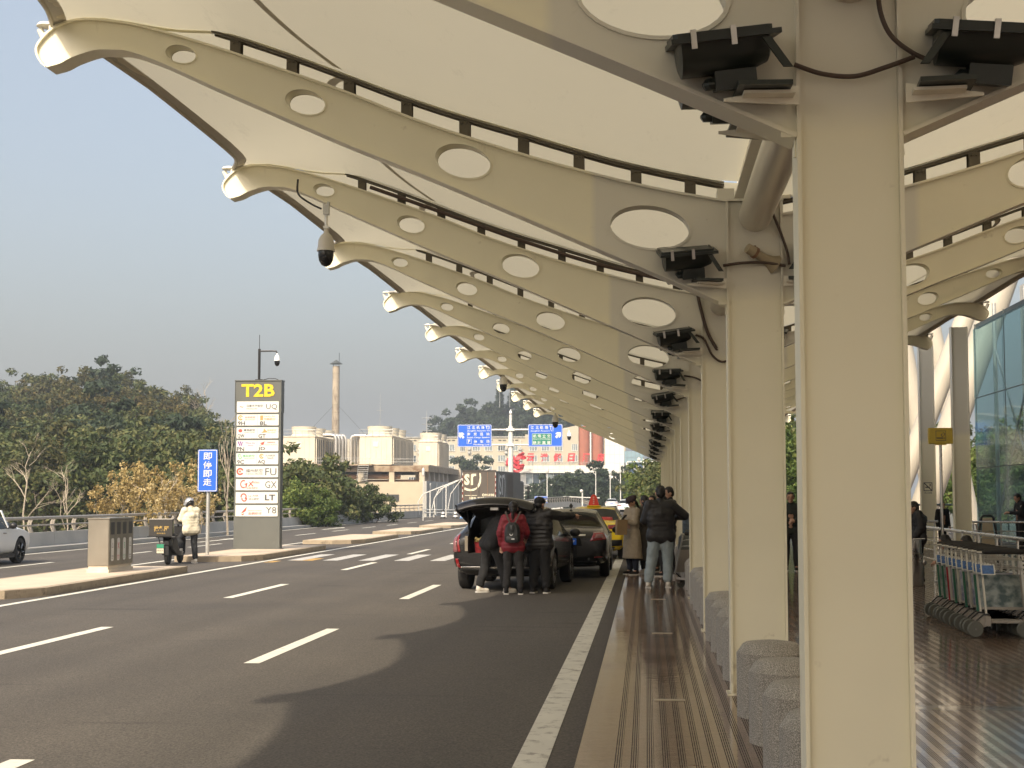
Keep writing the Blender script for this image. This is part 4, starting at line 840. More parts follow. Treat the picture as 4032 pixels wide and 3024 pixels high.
t=thing('plant_annex','lower cream building left of the dormitory behind the cooling towers','building')
g=MB(); g.box(-82,-69.5,395,410,-12,17.2); g.box(-74,-71,396,399,17.2,20.5); g.build('wall',dorm_m,t)
# ================================================================ HOTEL
hotel_w=mat('hotel_panel',(.74,.73,.68),.5,var=.04,vs=.4); grout=mat('panel_joint',(.45,.45,.43),.7,var=0)
t=thing('hotel_building','white panelled hotel with a dark window band, behind the street trees','building')
g=MB(); g.box(-30.5,-6.8,330,345,6.9,8.55); g.box(-30.5,-6.8,330.6,345,-12,6.899); g.box(-27,-6.8,329.9,330.59,2.0,4.3); g.box(-26.9,-6.9,329.8,330.59,-2.2,-.8); g.build('facade',hotel_w,t)
g=MB()
for i in range(20): g.box(-30.2+1.2*i,-30.16+1.2*i,329.96,329.999,6.9,8.55)
g.box(-30.5,-6.8,329.965,329.999,7.7,7.74); g.build('panel_joint',grout,t)
for i in range(13):
    x=-26.8+1.55*i; g=MB(); g.box(x,x+1.45,330.5,330.59,4.4,6.8); g.build('window',pane_d if i%3 else pane_m,t)
for i in range(9):
    x=-26.5+2.1*i; g=MB(); g.box(x,x+1.6,330.5,330.59,-.6,1.8); g.build('window',pane_d,t)
g=MB(); g.box(-31.9,-29.0,310,313,-12,3.0); g.build('entrance_pier',mat('pier_stone',(.42,.36,.31),.85),t)
g=MB(); g.box(-9.1,-4.9,328,333,-12,14.8)
g.box(-8.7,-5.9,328.4,332.5,14.81,15.7); g.box(-9.3,-5.2,328.2,332.8,15.2,15.32); g.box(-9.3,-5.2,328.2,332.8,15.5,15.62); g.box(-8.0,-6.6,328.6,332,15.71,16.8); g.build('stair_tower',hotel_w,t)
g=MB()
for i in range(1,4): g.box(-9.1+1.05*i-.02,-9.1+1.05*i+.02,327.96,327.999,-5,14.8)
for i in range(10): g.box(-9.1,-4.9,327.965,327.999,14.7-1.9*i,14.74-1.9*i)
g.build('tower_joint',grout,t)
g=MB()
for z in (8.9,9.25): g.tube([(-26,330.2,z),(-9.5,330.2,z)],.03,4)
for i in range(23): g.tube([(-26+.73*i,330.2,8.55),(-26+.73*i,330.2,9.25)],.03,4)
g.build('roof_rail',galv,t)
red=mat('neon_red',(.62,.045,.06),.45,var=.08)
t=thing('hotel_roof_sign','row of red Chinese characters standing on the white hotel roof','roof sign',(0,329.2,0))
for c,x in zip('云港假日酒店',(-26.6,-23.6,-20.6,-17.5,-14.2,-11.0)):
    g=MB(); text(g,c,x,9.4,x+1.75,11.25,0,0,bold=.045,shear=.12); g.build('character',red,t,fix=False)
    g=MB(); g.tube([(x+.4,.15,8.55),(x+.4,.15,10.6)],.05,4); g.tube([(x+1.3,.15,8.55),(x+1.3,.15,10.6)],.05,4); g.build('stand',galv,t)
t=thing('flower_sculpture','large red ribbon-like flower sculpture left of the hotel roof characters','sculpture',(-28.8,326,9.2))
def petal(pts,w,nm='petal'):
    g=MB(); rs=[]; n=len(pts)
    for i,(x,z) in enumerate(pts):
        a=pts[max(0,i-1)];b=pts[min(n-1,i+1)];dx,dz=b[0]-a[0],b[1]-a[1];l=math.hypot(dx,dz); nx,nz=-dz/l,dx/l; ww=w*(.35+.65*sin(pi*(i+.6)/(n)))
        rs.append([Vector((x+nx*ww*q,.35*math.cos(q*2.2+i*.8),z+nz*ww*q)) for q in (-1,-.5,0,.5,1)])
    g.rings(rs,False,False,closed=False); o=g.build(nm,red,t,smooth=80)
    md=o.modifiers.new('thick','SOLIDIFY'); md.thickness=.08
petal(smooth_pts([(-.6,.3),(.3,.6),(1.0,1.3),(1.9,2.1)],4),.55); petal(smooth_pts([(1.2,1.2),(1.5,.9),(2.0,1.0),(2.4,.9)],4),.4); petal(smooth_pts([(-1.6,-.9),(-1.5,0),(-.8,.9),(.1,.3)],4),.7)
petal(smooth_pts([(-1.2,-1.2),(-.2,-.9),(.8,-1.0),(2.0,-.6)],4),.55); petal(smooth_pts([(-.9,-.4),(-.2,.1),(.4,-.1),(.9,-.3)],4),.6); petal(smooth_pts([(-.8,-1.7),(.2,-2.1),(1.2,-1.5),(1.8,-1.0)],4),.4)
g=MB(); g.tube([(.3,0,-1.5),(1.4,.2,-6.2)],.1,6); g.build('stand',galv,t)
t=thing('glass_office','dark blue glass building with a pale glazed top storey right of the hotel tower','building')
g=MB(); g.box(-7.0,-.8,380,392,10.2,13.2); g.build('glazed_storey',mat('pale_glass',(.25,.36,.42),.15,var=.08,vs=.4,spec=.8),t)
g=MB(); g.box(-6.8,-1.0,380.5,392,-12,10.19); g.build('lower_block',mat('blue_cladding',(.045,.085,.15),.3,var=.2,vs=.3),t)
g=MB()
for i in range(1,6): g.box(-7+1.05*i-.03,-7+1.05*i+.03,379.93,379.999,10.2,13.2)
g.box(-7,-.8,379.94,379.999,11.6,11.66); g.build('mullion',mat('mullion_grey',(.2,.25,.28),.4),t)
for x in (-5.2,-2.5):
    g=MB(); g.box(x,x+.9,380.4,380.49,8.6,9.4); g.build('window',white_p,t)
# street lamps far away
def lamp(px,y,h,lb,kind=0):
    x=gx(px,y); g=MB(); g.tube([(0,0,0),(0,0,h)],[.09,.06],8)
    t=thing('street_lamp',lb,'street lamp',(x,y,RZ))
    if kind==0: g.tube([(0,0,h-.6),(-.5,0,h-.05),(-1.6,0,h+.25),(-2.6,0,h+.35)],.05,6); g.build('pole',white_p,t); g=MB(); g.ell((-2.8,0,h+.36),(.4,.15,.08)); g.build('lamp_head',white_p,t)
    elif kind==1: g.build('pole',white_p,t); g=MB(); g.lathe([(.05,h),(.22,h+.15),(.26,h+.5),(.12,h+.65),(0,h+.7)],10); g.build('lamp_head',white_p,t)
    elif kind==2: g.tube([(0,0,h-.1),(-.9,0,h+.05)],.05,6); g.build('pole',white_p,t); g=MB(); g.box(-1.4,-.8,-.12,.12,h,h+.12); g.build('lamp_head',white_p,t)
    return t
lamp(1182,205,4.9,'thin white lamp post left of the others, above the curved ramp',1); lamp(1287,225,5.6,'white lamp post with curved arm, above the black sedan',0); lamp(1340,215,6.6,'white lamp post with short arm to the left, above the white cars',2); lamp(1407-10,230,6.2,'white lamp post beside the far camera gantry',1); lamp(912,108,3.2,'thin dark-topped post beside the trees before the plant wall',1).scale=(.4,.4,1); lamp(1318,220,5.0,'short white lamp post behind the taxi roof sign',1)
t=thing('camera_gantry','white pole with long horizontal arm carrying small cameras, beyond the white cars','camera gantry',(gx(1390,190),190,RZ))
g=MB(); g.tube([(0,0,0),(0,0,6.6)],.1,8); g.tube([(-2.1,0,6.2),(3.6,0,6.2)],.07,6); g.tube([(-1.8,0,5.6),(0,0,4.6)],.05,5); g.build('pole',white_p,t)
for x in (-2.1,-.6,1.9,2.7):
    g=MB(); g.ell((x,0,6.5 if x>-2 else 5.9),(.22,.22,.25)); g.build('camera',white_p,t)
t=thing('camera_gantry','low white arm pole left of the taxi roof sign','camera gantry',(gx(1258,172),172,RZ))
g=MB(); g.tube([(0,0,0),(0,0,2.4)],.08,8); g.tube([(-2.2,0,1.75),(2.0,0,1.6)],.06,6); g.build('pole',white_p,t); g=MB(); g.ell((-.1,0,2.4),(.2,.2,.2)); g.build('camera',white_p,t)
# ================================================================ CANOPY FITTINGS
def make_flood(s):  # s=-1 road side, housing extends along -x
    t=thing('floodlight','','floodlight')
    M0=Matrix.Rotation(R(6*s),4,'Y')@Matrix.Rotation(R(12),4,'X')
    # housing: half barrel trough, length along y? seen broadside: length along x
    g=MB(); prof=[]; 
    pr=[(-.16,.05)]+[(.15*math.cos(R(a)),.03+.12*math.sin(R(a))) for a in range(180,361,18)]+[(.16,.05)]
    rs=[]
    for x,k in ((-.20,.80),(-.19,1),(.10,1),(.19,.75),(.20,.6)):
        rs.append([M0@Vector((x,y*k if k<1 else y,(z-.05)*k+.05)) for y,z in pr])
    g.rings(rs); g.build('housing',lamp_black,t,smooth=35)
    g=MB(); g.box(-.235,.235,-.19,.19,.048,.07,M0); g.bbox(-.225,.20,-.18,.18,.071,.085,.02,M0); g.build('glass_frame',lamp_black,t)
    g=MB(); g.box(-.05,.13,-.07,.07,-.16,-.075,M0); g.bbox(-.10,.10,-.055,.055,-.15,-.10,.02,M0); g.build('gear_box',lamp_black,t)
    for x in (-.14,.03): g=MB(); g.box(x-.012,x+.012,-.205,-.19,.02,.10,M0); g.box(x-.012,x+.012,-.205,-.17,.086,.10,M0); g.build('clip',steel,t)
    e=-s
    g=MB(); 
    for y in (-.17,.17): g.rings([[Vector((e*.15,y-.006,.02)),Vector((e*.19,y-.006,.02)),Vector((e*.19,y+.006,.02)),Vector((e*.15,y+.006,.02))],[Vector((e*.24,y-.006,-.11)),Vector((e*.28,y-.006,-.11)),Vector((e*.28,y+.006,-.11)),Vector((e*.24,y+.006,-.11))]])
    g.box(min(e*.05,e*.28),max(e*.05,e*.28),-.17,.17,-.185,-.165); g.build('yoke',lamp_black,t)
    g=MB(); a,b=sorted((e*.0,e*.325)); g.prism([(e*.0,-.205),(e*.325,-.150),(e*.325,-.235),(e*.0,-.218)],-.02,-.008,'y'); g.box(*sorted((e*.08,e*.30)),-.10,-.0205,-.204,-.19); g.build('bracket',cream_edge,t)
    return t
fl=make_flood(-1); fr_=make_flood(1)
for k in range(-1,12):
    y=Y0+DP*k
    for side,proto in ((-1,fl),(1,fr_)):
        if side>0 and k>3: continue
        for q,dy in enumerate((-.20,.30)):
            if q==1 and side>0: continue
            first=(k==-1 and q==0)
            o=proto if first else dup(proto,(0,0,0)); x=.345 if side<0 else 1.455
            o.location=(x+(.02 if q else 0),y+dy,3.535-(.02 if q else 0)+.015*sin(k*2.1)); o.rotation_euler=(R(4*sin(k*1.7)),R(6*sin(k*2.9+q)),R((5 if side<0 else -8)*(1+sin(k))*.5))
            w='road' if side<0 else 'platform'
            o['label']='dark floodlight on the %s side of the %s canopy column%s'%(w,{-1:'first unseen',0:'nearest'}.get(k,ORD[k+1]),', behind the beam' if q else '')
            o['group']='floodlights under the canopy beams'
def cable(pts,r,lb): g=MB(); g.tube(smooth3(pts,6),r,8); tag(g.build('cable',cable_m,smooth=60),lb,'cable')
def smooth3(l,k=5):
    out=[]; n=len(l)
    for i in range(n-1):
        p=[Vector(l[max(0,i-1)]),Vector(l[i]),Vector(l[i+1]),Vector(l[min(n-1,i+2)])]
        for j in range(k):
            t=j/k; out.append(.5*((2*p[1])+(-p[0]+p[2])*t+(2*p[0]-5*p[1]+4*p[2]-p[3])*t*t+(-p[0]+3*p[1]-3*p[2]+p[3])*t**3))
    return out+[Vector(l[-1])]
y=Y0-.13
cable([(.66,y,3.50),(.78,y,3.455),(.92,y,3.44),(1.05,y,3.475),(1.18,y,3.52)],.011,'brown corrugated cable sagging across the nearest column between its floodlights')
cable([(1.03,y,3.90),(1.035,y,3.74),(1.08,y,3.62),(1.17,y,3.54),(1.25,y,3.50)],.011,'black cable curving down to the right floodlight of the nearest column')
y=Y0+DP-.13
cable([(.64,y,3.50),(.8,y,3.52),(.98,y,3.52),(1.15,y,3.49)],.012,'brown cable across the second column between its floodlights')
cable([(1.04,y,3.95),(1.10,y,3.8),(1.16,y,3.62),(1.18,y,3.5)],.012,'black cable hanging right of the second column head')
for k,pp in ((2,[(.60,3.55),(.70,3.50),(.80,3.30),(.92,3.22),(1.05,3.28),(1.15,3.4)]),(3,[(.60,3.52),(.80,3.48),(1.0,3.36),(1.12,3.33)]),(4,[(.6,3.5),(.8,3.56),(1.1,3.52)])):
    yy=Y0+DP*k-.13; cable([(a,yy,b) for a,b in pp],.014,'dark cable looping from the floodlight across the %s column'%ORD[k+1])
yy=Y0+DP*2-.12; cable([(.62,yy,4.1),(.66,yy,3.9),(.74,yy,3.6),(.84,yy,3.40),(.86,yy,3.38)],.02,'thick dark cable hanging down the head of the third column')
yy=Y0+DP*2-.10; cable([(-3.4,yy,5.44),(-2.8,yy,5.22),(-2.0,yy,4.92),(-1.4,yy,4.70),(-.6,yy,4.44),(.2,yy,4.24),(.6,yy,4.13)],.024,'thick dark cable strung along the edge rail of the third beam')
tan=mat('horn_tan',(.36,.30,.20),.55,var=.15,vs=6)
def horn(x,y,z,lb):
    t=thing('horn_speaker',lb,'horn speaker',(x,y,z),0); M=Matrix.Rotation(R(-62),4,'Y')@Matrix.Rotation(R(25),4,'X')
    g=MB(); g.lathe([(.0,.02),(.02,.0),(.035,-.02),(.04,-.10),(.055,-.16),(.085,-.20),(.088,-.205),(.05,-.16),(.03,-.1),(.0,-.09)],18,M=M); g.build('horn',tan,t,smooth=40)
    g=MB(); g.lathe([(.0,.085),(.042,.08),(.045,.0),(.0,-.0)],14,M=M); g.build('driver',tan,t,smooth=30)
    g=MB(); g.lathe([(.05,.012),(.05,-.012),(.03,-.012),(.03,.012)],12,M=M); g.box(-.01,.01,0,.05,-.01,.06); g.build('clamp',rust,t)
horn(.90,Y0+DP-.15,3.60,'tan horn loudspeaker on the second column under the floodlight cable'); horn(.98,Y0+DP*4-.15,3.62,'tan horn loudspeaker partly hidden on the fifth column')
# cameras hanging from beams
def hang_cam(px,pyt,y,lb,s=1.0,cab=None):
    x=gx(px,y)+0.0; z=1.6+(1073-pyt)/3200*y
    t=dome_cam((x,y,z),lb,s=s,arm=[(0,0,0),(0,0,.17),(.0,0,.19)],base_m=tan2)
    g=MB(); g.box(-.035,.035,-.03,.03,.17,.30); g.tube([(-.0,0,.22),(.03,0,.33)],.02,6); g.build('mount',galv,t)
    if cab: g=MB(); g.tube(smooth3([Vector(c)-Vector((x,y,z)) for c in cab],5),.013,6); g.build('camera_cable',black,t,smooth=60)
tan2=mat('camera_beige',(.52,.49,.42),.4,var=.05)
yk=Y0+2*DP-.05
hang_cam(692,480,yk-.35,'dome security camera hanging from the third canopy beam against the sky',.9,[(-4.28,yk-.2,5.52),(-4.25,yk-.3,5.32),(-4.10,yk-.3,5.20),(-3.95,yk-.35,5.12)])
yk=Y0+7*DP; hang_cam(1087,806,yk,'dome security camera hanging from a canopy tip in the middle distance',1.1,[(-4.75,yk,5.75),(-4.7,yk,5.62),(-4.5,yk,5.55)])
yk=Y0+10*DP; hang_cam(1200,893,yk,'dome security camera hanging from the farthest canopy beam, over the right blue sign',1.2,[(-4.3,yk,5.5),(-4.2,yk,5.35),(-3.95,yk,5.25)])
# no smoking mark on column, bollards
gran=mat('granite',(.33,.31,.265),.8,var=0)
def gran_nodes():
    t=gran.node_tree; b=P(gran); N=t.nodes.new; L=t.links.new; tc=N('ShaderNodeTexCoord'); nz=N('ShaderNodeTexNoise'); nz.inputs['Scale'].default_value=240; nz.inputs['Detail'].default_value=3; L(tc.outputs['Object'],nz.inputs['Vector'])
    rp=N('ShaderNodeValToRGB'); e=rp.color_ramp.elements; e[0].position=.40; e[0].color=(.16,.15,.13,1); e[1].position=.60; e[1].color=(.52,.49,.43,1); q=e.new(.5); q.color=(.25,.23,.2,1); L(nz.outputs['Fac'],rp.inputs[0]); L(rp.outputs[0],b.inputs['Base Color'])
gran_nodes()
def boll():
    g=MB(); n=20; r=.245
    def ring(rr,z): 
        return [Vector((rr*cos(2*pi*k/n)*(1+.012*cos(8*2*pi*k/n)),rr*sin(2*pi*k/n)*(1+.012*cos(8*2*pi*k/n)),z)) for k in range(n)]
    g.rings([ring(r,0),ring(r,.462),ring(r-.010,.474),ring(r-.045,.525),ring(r-.062,.535),ring(.10,.546),ring(.02,.549)]); 
    return g
bo=None; cnt=0
for k in range(0,11):
    for j in range(4):
        y=Y0+DP*k+.95+1.18*j
        if k==0 and j==0: pass
        if bo is None: bo=boll().build('bollard',gran,smooth=28); o=bo
        else: o=bo.copy(); COL.objects.link(o)
        o.location=(.895+.01*sin(7*k+j),y,0); o.rotation_euler=(0,0,R(1.5*sin(3*j+k)))
        w=['nearest','second','third','farthest'][j]
        tag(o,'%s speckled granite bollard between the %s and %s canopy columns'%(w,'nearest' if k==0 else ORD[k+1],ORD[min(k+2,12)]),'bollard','granite bollards between the columns')
# ================================================================ RIGHT-HAND SIDE
t=thing('curtain_wall','blue-green glass wall of the terminal at the right edge','glass wall',(0,0,0))
cwg=bpy.data.materials.new('tinted_glass'); cwg.use_nodes=True; n_=cwg.node_tree; b=P(cwg); b.inputs['Base Color'].default_value=(.05,.12,.13,1); b.inputs['Roughness'].default_value=.04; b.inputs['Specular IOR Level'].default_value=.8
tb=n_.nodes.new('ShaderNodeBsdfTransparent'); tb.inputs[0].default_value=(.70,.85,.87,1); ms=n_.nodes.new('ShaderNodeMixShader'); ms.inputs[0].default_value=.30; n_.links.new(tb.outputs[0],ms.inputs[1]); n_.links.new(b.outputs[0],ms.inputs[2]); n_.links.new(ms.outputs[0],n_.nodes['Material Output'].inputs[0])
for j in range(3):
    for i in range(5):
        y=50-4*i; g=MB(); z0=0.25+2.3*j; g.box(10.80,10.82,y-3.98,y,z0,z0+2.27); g.build('pane',cwg,t)
g=MB()
for j in range(4): g.box(10.83,10.86,30,50,.22+2.3*j,.25+2.3*j)
for i in range(6): g.box(10.84,10.87,50-4*i-.012,50-4*i+.012,.2,7.3)
g.box(10.9,10.98,30,50.1,.0,.2); g.box(10.9,11.0,30,50.1,7.15,7.3); g.build('frame',mat('seal_dark',(.06,.08,.08),.5),t)
g=MB()
for i in range(5): y=50-4*i; g.tube([(11.5,y,0),(11.5,y,8)],.07,8); g.tube([(11.5,y,1),(11.5,y-4,5)],.035,6); g.tube([(11.5,y-4,2.5),(11.5,y,6.5)],.035,6)
g.build('inner_truss',galv,t)
tubem=mat('white_strut',(.50,.46,.38),.45,var=.05,vs=.8)
def strut(a,b,r,lb): g=MB(); g.tube([a,b],r,28); tag(g.build('diagonal_strut',tubem,smooth=50),lb,'strut','slanting white terminal struts')
def W3(px,py,y): return (gx(px,y),y,1.6+(1073-py)/3200*y)
strut(W3(1837,1290,60),W3(2094,640,60),.40,'thick slanting white tube just right of the nearest column, leftmost of the parallel pair')
strut(W3(1908,1290,57),W3(2187,520,57),.52,'thickest slanting white tube, passing behind the second white column')
strut(W3(2076,1130,64),W3(1990,640,64),.36,'thinner white tube leaning the other way between the two white columns')
strut(W3(2010,1180,68),W3(1925,640,68),.40,'thin white tube leaning left behind the nearest column')
def icol(x,y,lb,mark=False):
    t=thing('edge_column',lb,'column',(x,y,0))
    g=MB(); g.box(0,.02,-.14,.14,0,6.2); g.box(.42,.44,-.14,.14,0,6.2); g.box(.021,.419,-.10,.10,0,6.19); g.box(-.03,.47,-.17,.17,0,.03); g.build('shaft',cream,t)
    if mark:
        g=MB(); w=.13; cx,cz=.20,1.90
        g.add([(cx-w,-.103,cz-w),(cx+w,-.103,cz-w),(cx+w,-.103,cz+w),(cx-w,-.103,cz+w),(cx-w+.02,-.103,cz-w+.02),(cx+w-.02,-.103,cz-w+.02),(cx+w-.02,-.103,cz+w-.02),(cx-w+.02,-.103,cz+w-.02)],[(0,1,5,4),(1,2,6,5),(2,3,7,6),(3,0,4,7)])
        g.add([(cx-w,-.104,cz+w-.02),(cx-w+.02,-.104,cz+w),(cx+w,-.104,cz-w+.02),(cx+w-.02,-.104,cz-w)],[(0,1,2,3)])
        g.add([(cx-.08,-.104,cz-.03),(cx+.05,-.104,cz-.03),(cx+.05,-.104,cz+.0),(cx-.08,-.104,cz)],[(0,1,2,3)]); g.add([(cx+.05,-.104,cz+.02),(cx+.08,-.104,cz+.02),(cx+.08,-.104,cz+.09),(cx+.05,-.104,cz+.09)],[(0,1,2,3)])
        text(g,'禁止吸烟',cx-.11,cz-.21,cx+.11,cz-.16,0,-.103); g.build('no_smoking_mark',dkt,t,fix=False)
icol(8.28,46,'shaded cream edge column with a small no-smoking mark, left of the smoking sign pole',True); icol(8.25,41,'partly sunlit cream edge column right of the smoking sign')
def handrail(path,lb,h=.9,bars=(.25,.45,.65),r=.032,posts=None):
    t=thing('handrail',lb,'handrail')
    g=MB(); g.tube([(x,y,h) for x,y in path],r,10); g.build('top_rail',steel,t,smooth=50)
    for z in bars: g=MB(); g.tube([(x,y,z) for x,y in path],.012,6); g.build('bar',steel,t,smooth=50)
    for x,y in posts: 
        g=MB(); g.box(x-.012,x+.012,y-.045,y+.045,0,h-.02); g.lathe([(.06,0),(.06,.012),(0,.012)],12,(x,y,0)); g.build('post',steel,t)
handrail([(6.22,34.5),(5.88,20.0)],'long stainless handrail running towards the camera behind the luggage trolleys',.92,posts=[(6.21-.34*i/14.5,34.4-i,) for i in (0,1.6,3.2,4.8,6.4,8,9.6,11.2,12.8,14.3)])
handrail([(7.0,43),(8.2,43)],'stainless cross railing left of the shaded white column',.9,posts=[(7.05,43),(8.1,43)])
handrail([(9.0,42.4),(10.75,41.9)],'stainless cross railing in front of the guard by the glass wall',.9,posts=[(9.05,42.39),(9.75,42.18),(10.4,42)])
handrail([(7.9,46.8),(9.6,47.4)],'far stainless railing with a dark top bar between the white columns',1.35,posts=[(8.0,46.8),(8.9,47.1)])
t=thing('folding_board','cream A-shaped folding board with black frame behind the cross railing','folding board',(9.68,43.5,0))
g=MB(); g.prism([(-.20,.1),(.20,.1),(.13,1.0),(-.13,1.0)],-.02,.0,'y'); g.build('panel',mat('board_cream',(.62,.52,.36),.6,var=.05),t)
g=MB(); g.tube([(-.34,.02,.0),(-.17,.02,1.0),(-.10,.02,1.06),(.10,.02,1.06),(.17,.02,1.0),(.34,.02,.0)],.035,8); g.build('board_frame',black,t,smooth=50)
# yellow smoking sign
yb=mat('box_yellow',(.62,.46,.03),.35,var=.1,vs=5)
t=thing('smoking_area_sign','yellow box sign with a cigarette symbol on a thin steel pole','sign',(5.57,28.8,0))
g=MB(); g.tube([(0,0,0),(0,0,2.58)],.028,10); g.lathe([(.16,0),(.16,.015),(.03,.02)],16); g.build('pole',steel,t,smooth=40)
g=MB(); g.box(-.10,.10,-.05,.05,2.581,2.60); g.bbox(-.225,.225,-.06,.06,2.601,2.905,.012); g.mat(1)
cx,cz,w=.0,2.755,.095
g.add([(cx-w,-.062,cz-w),(cx+w,-.062,cz-w),(cx+w,-.062,cz+w),(cx-w,-.062,cz+w),(cx-w+.008,-.062,cz-w+.008),(cx+w-.008,-.062,cz-w+.008),(cx+w-.008,-.062,cz+w-.008),(cx-w+.008,-.062,cz+w-.008)],[(0,1,5,4),(1,2,6,5),(2,3,7,6),(3,0,4,7)])
g.box(cx-.08,cx+.045,-.0625,-.0605,cz-.055,cz-.033); g.box(cx+.055,cx+.062,-.0625,-.0605,cz-.055,cz-.033); g.box(cx+.068,cx+.075,-.0625,-.0605,cz-.055,cz-.033)
poly(g,ring_poly(cx+.03,cz+.01,.018,.030,90,300,8),1,-.062); poly(g,ring_poly(cx+.05,cz+.03,.018,.030,-90,120,8),1,-.062)
g.build('sign_box',[yb,dkt],t,fix=False)
# steel bin
t=thing('steel_bin','brushed steel cylindrical bin beside the smokers','litter bin',(4.70,27.55,0))
g=MB(); g.lathe([(.27,.0),(.275,.02),(.275,.57),(.27,.575),(.25,.58),(.25,.82),(.245,.83),(.17,.83),(.17,.80),(0,.80)],32); g.build('drum',steel,t,smooth=30)
g=MB(); g.ell((.0,.0,.0),(.05,.03,.07)); o=g.build('side_knob',steel,t,smooth=60); o.location=(.285,-.03,.42)
g=MB(); g.box(.1,.3,-.1,-.06,.84,.85); g.build('ashtray_rim',steel,t)
# four compartment bin on the island
bin_s=mat('bin_steel',(.36,.33,.28),.33,metal=.85,var=.12,vs=1.5,stain=((.2,.16,.12),2,.62,1)); bin_d=mat('bin_front',(.20,.185,.145),.5,metal=.4,var=.3,vs=5,stain=((.22,.2,.15),4,.62,.4))
t=thing('recycling_bin','weathered four-compartment steel recycling bin on the near traffic island','recycling bin',(-11.78,30.55,0))
g=MB(); g.bbox(0,.46,.0,1.48,.14,1.12,.01); g.box(-.01,.475,-.012,1.49,1.121,1.15); g.build('cabinet',bin_s,t)
g=MB(); g.box(.02,.44,.02,1.46,.07,.139); g.box(-.01,.47,-.01,1.49,0,.069); g.build('plinth',mat('plinth_steel',(.62,.56,.45),.5,var=.1),t)
g=MB(); g.box(.461,.468,.01,1.47,.15,1.115); g.build('door_face',bin_d,t)
for i,(c,m) in enumerate((('lettering_dark',0),('lettering_red',1),('lettering_green',2),('lettering_dark',3))):
    y=.05+.36*i; g=MB(); g.box(.4685,.470,y+.04,y+.26,.80,1.06); g.build('opening',black,t)
    g=MB(); fn=lambda a,b_: (.4715,a,b_); poly(g,rrect(y+.06,.24,y+.23,.72,.05),0,fn=fn); fn=lambda a,b_: (.4735,a,b_)
    cx=y+.145
    if i in (0,3): 
        for q in range(3): 
            a=R(90+120*q); b2=R(210+120*q); poly(g,[(cx+.05*cos(a),.56+.07*sin(a)),(cx+.038*cos(a),.56+.052*sin(a)),(cx+.038*cos(b2),.56+.052*sin(b2)),(cx+.05*cos(b2),.56+.07*sin(b2))],1,fn=fn)
    elif i==1: poly(g,[(cx-.05,.62),(cx-.035,.63),(cx+.05,.50),(cx+.035,.49)],1,fn=fn); poly(g,[(cx+.05,.62),(cx+.035,.63),(cx-.05,.50),(cx-.035,.49)],1,fn=fn)
    else: poly(g,ring_poly(cx,.59,.018,.032,0,300,8),1,fn=fn); poly(g,ring_poly(cx,.525,.018,.032,180,480,8),1,fn=fn)
    text(g,['可回收物','有害垃圾','厨余垃圾','其他垃圾'][i],cx-.065,.32,cx+.065,.36,1,fn=fn); text(g,['Recyclable','Hazardous','Food Waste','Residual'][i],cx-.06,.28,cx+.06,.305,1,fn=fn)
    g.build('label',[white_sign,MATS.get(c,dkt)],t,fix=False)
# ================================================================ TROLLEYS
alu=mat('trolley_metal',(.50,.49,.46),.38,metal=.7,var=.08,vs=6); tgrey=mat('trolley_grey',(.33,.30,.27),.5,var=.08); tyre_g=mat('wheel_grey',(.13,.135,.12),.7,var=.1)
adm=[]
for i,(a,b,c) in enumerate((((.06,.10,.11),(.30,.34,.34),1),((.08,.10,.25),(.42,.28,.32),1),((.38,.39,.45),(.16,.17,.26),1),((.04,.10,.09),(.30,.36,.34),1))):
    m=mat('poster_%d'%i,a,.35,var=0); t_=m.node_tree; nz=t_.nodes.new('ShaderNodeTexNoise'); nz.inputs['Scale'].default_value=9; nz.inputs['Detail'].default_value=4; tc=t_.nodes.new('ShaderNodeTexCoord'); t_.links.new(tc.outputs['Object'],nz.inputs['Vector'])
    rp=t_.nodes.new('ShaderNodeValToRGB'); rp.color_ramp.elements[0].position=.38; rp.color_ramp.elements[0].color=(*a,1); rp.color_ramp.elements[1].position=.62; rp.color_ramp.elements[1].color=(*b,1); t_.links.new(nz.outputs['Fac'],rp.inputs[0]); t_.links.new(rp.outputs[0],P(m).inputs['Base Color']); adm.append(m)
adb=mat('poster_blue',(.07,.16,.38),.3,var=.3,vs=40); adr=mat('banner_red',(.30,.02,.03),.4); adg=mat('banner_green',(.02,.11,.07),.4)
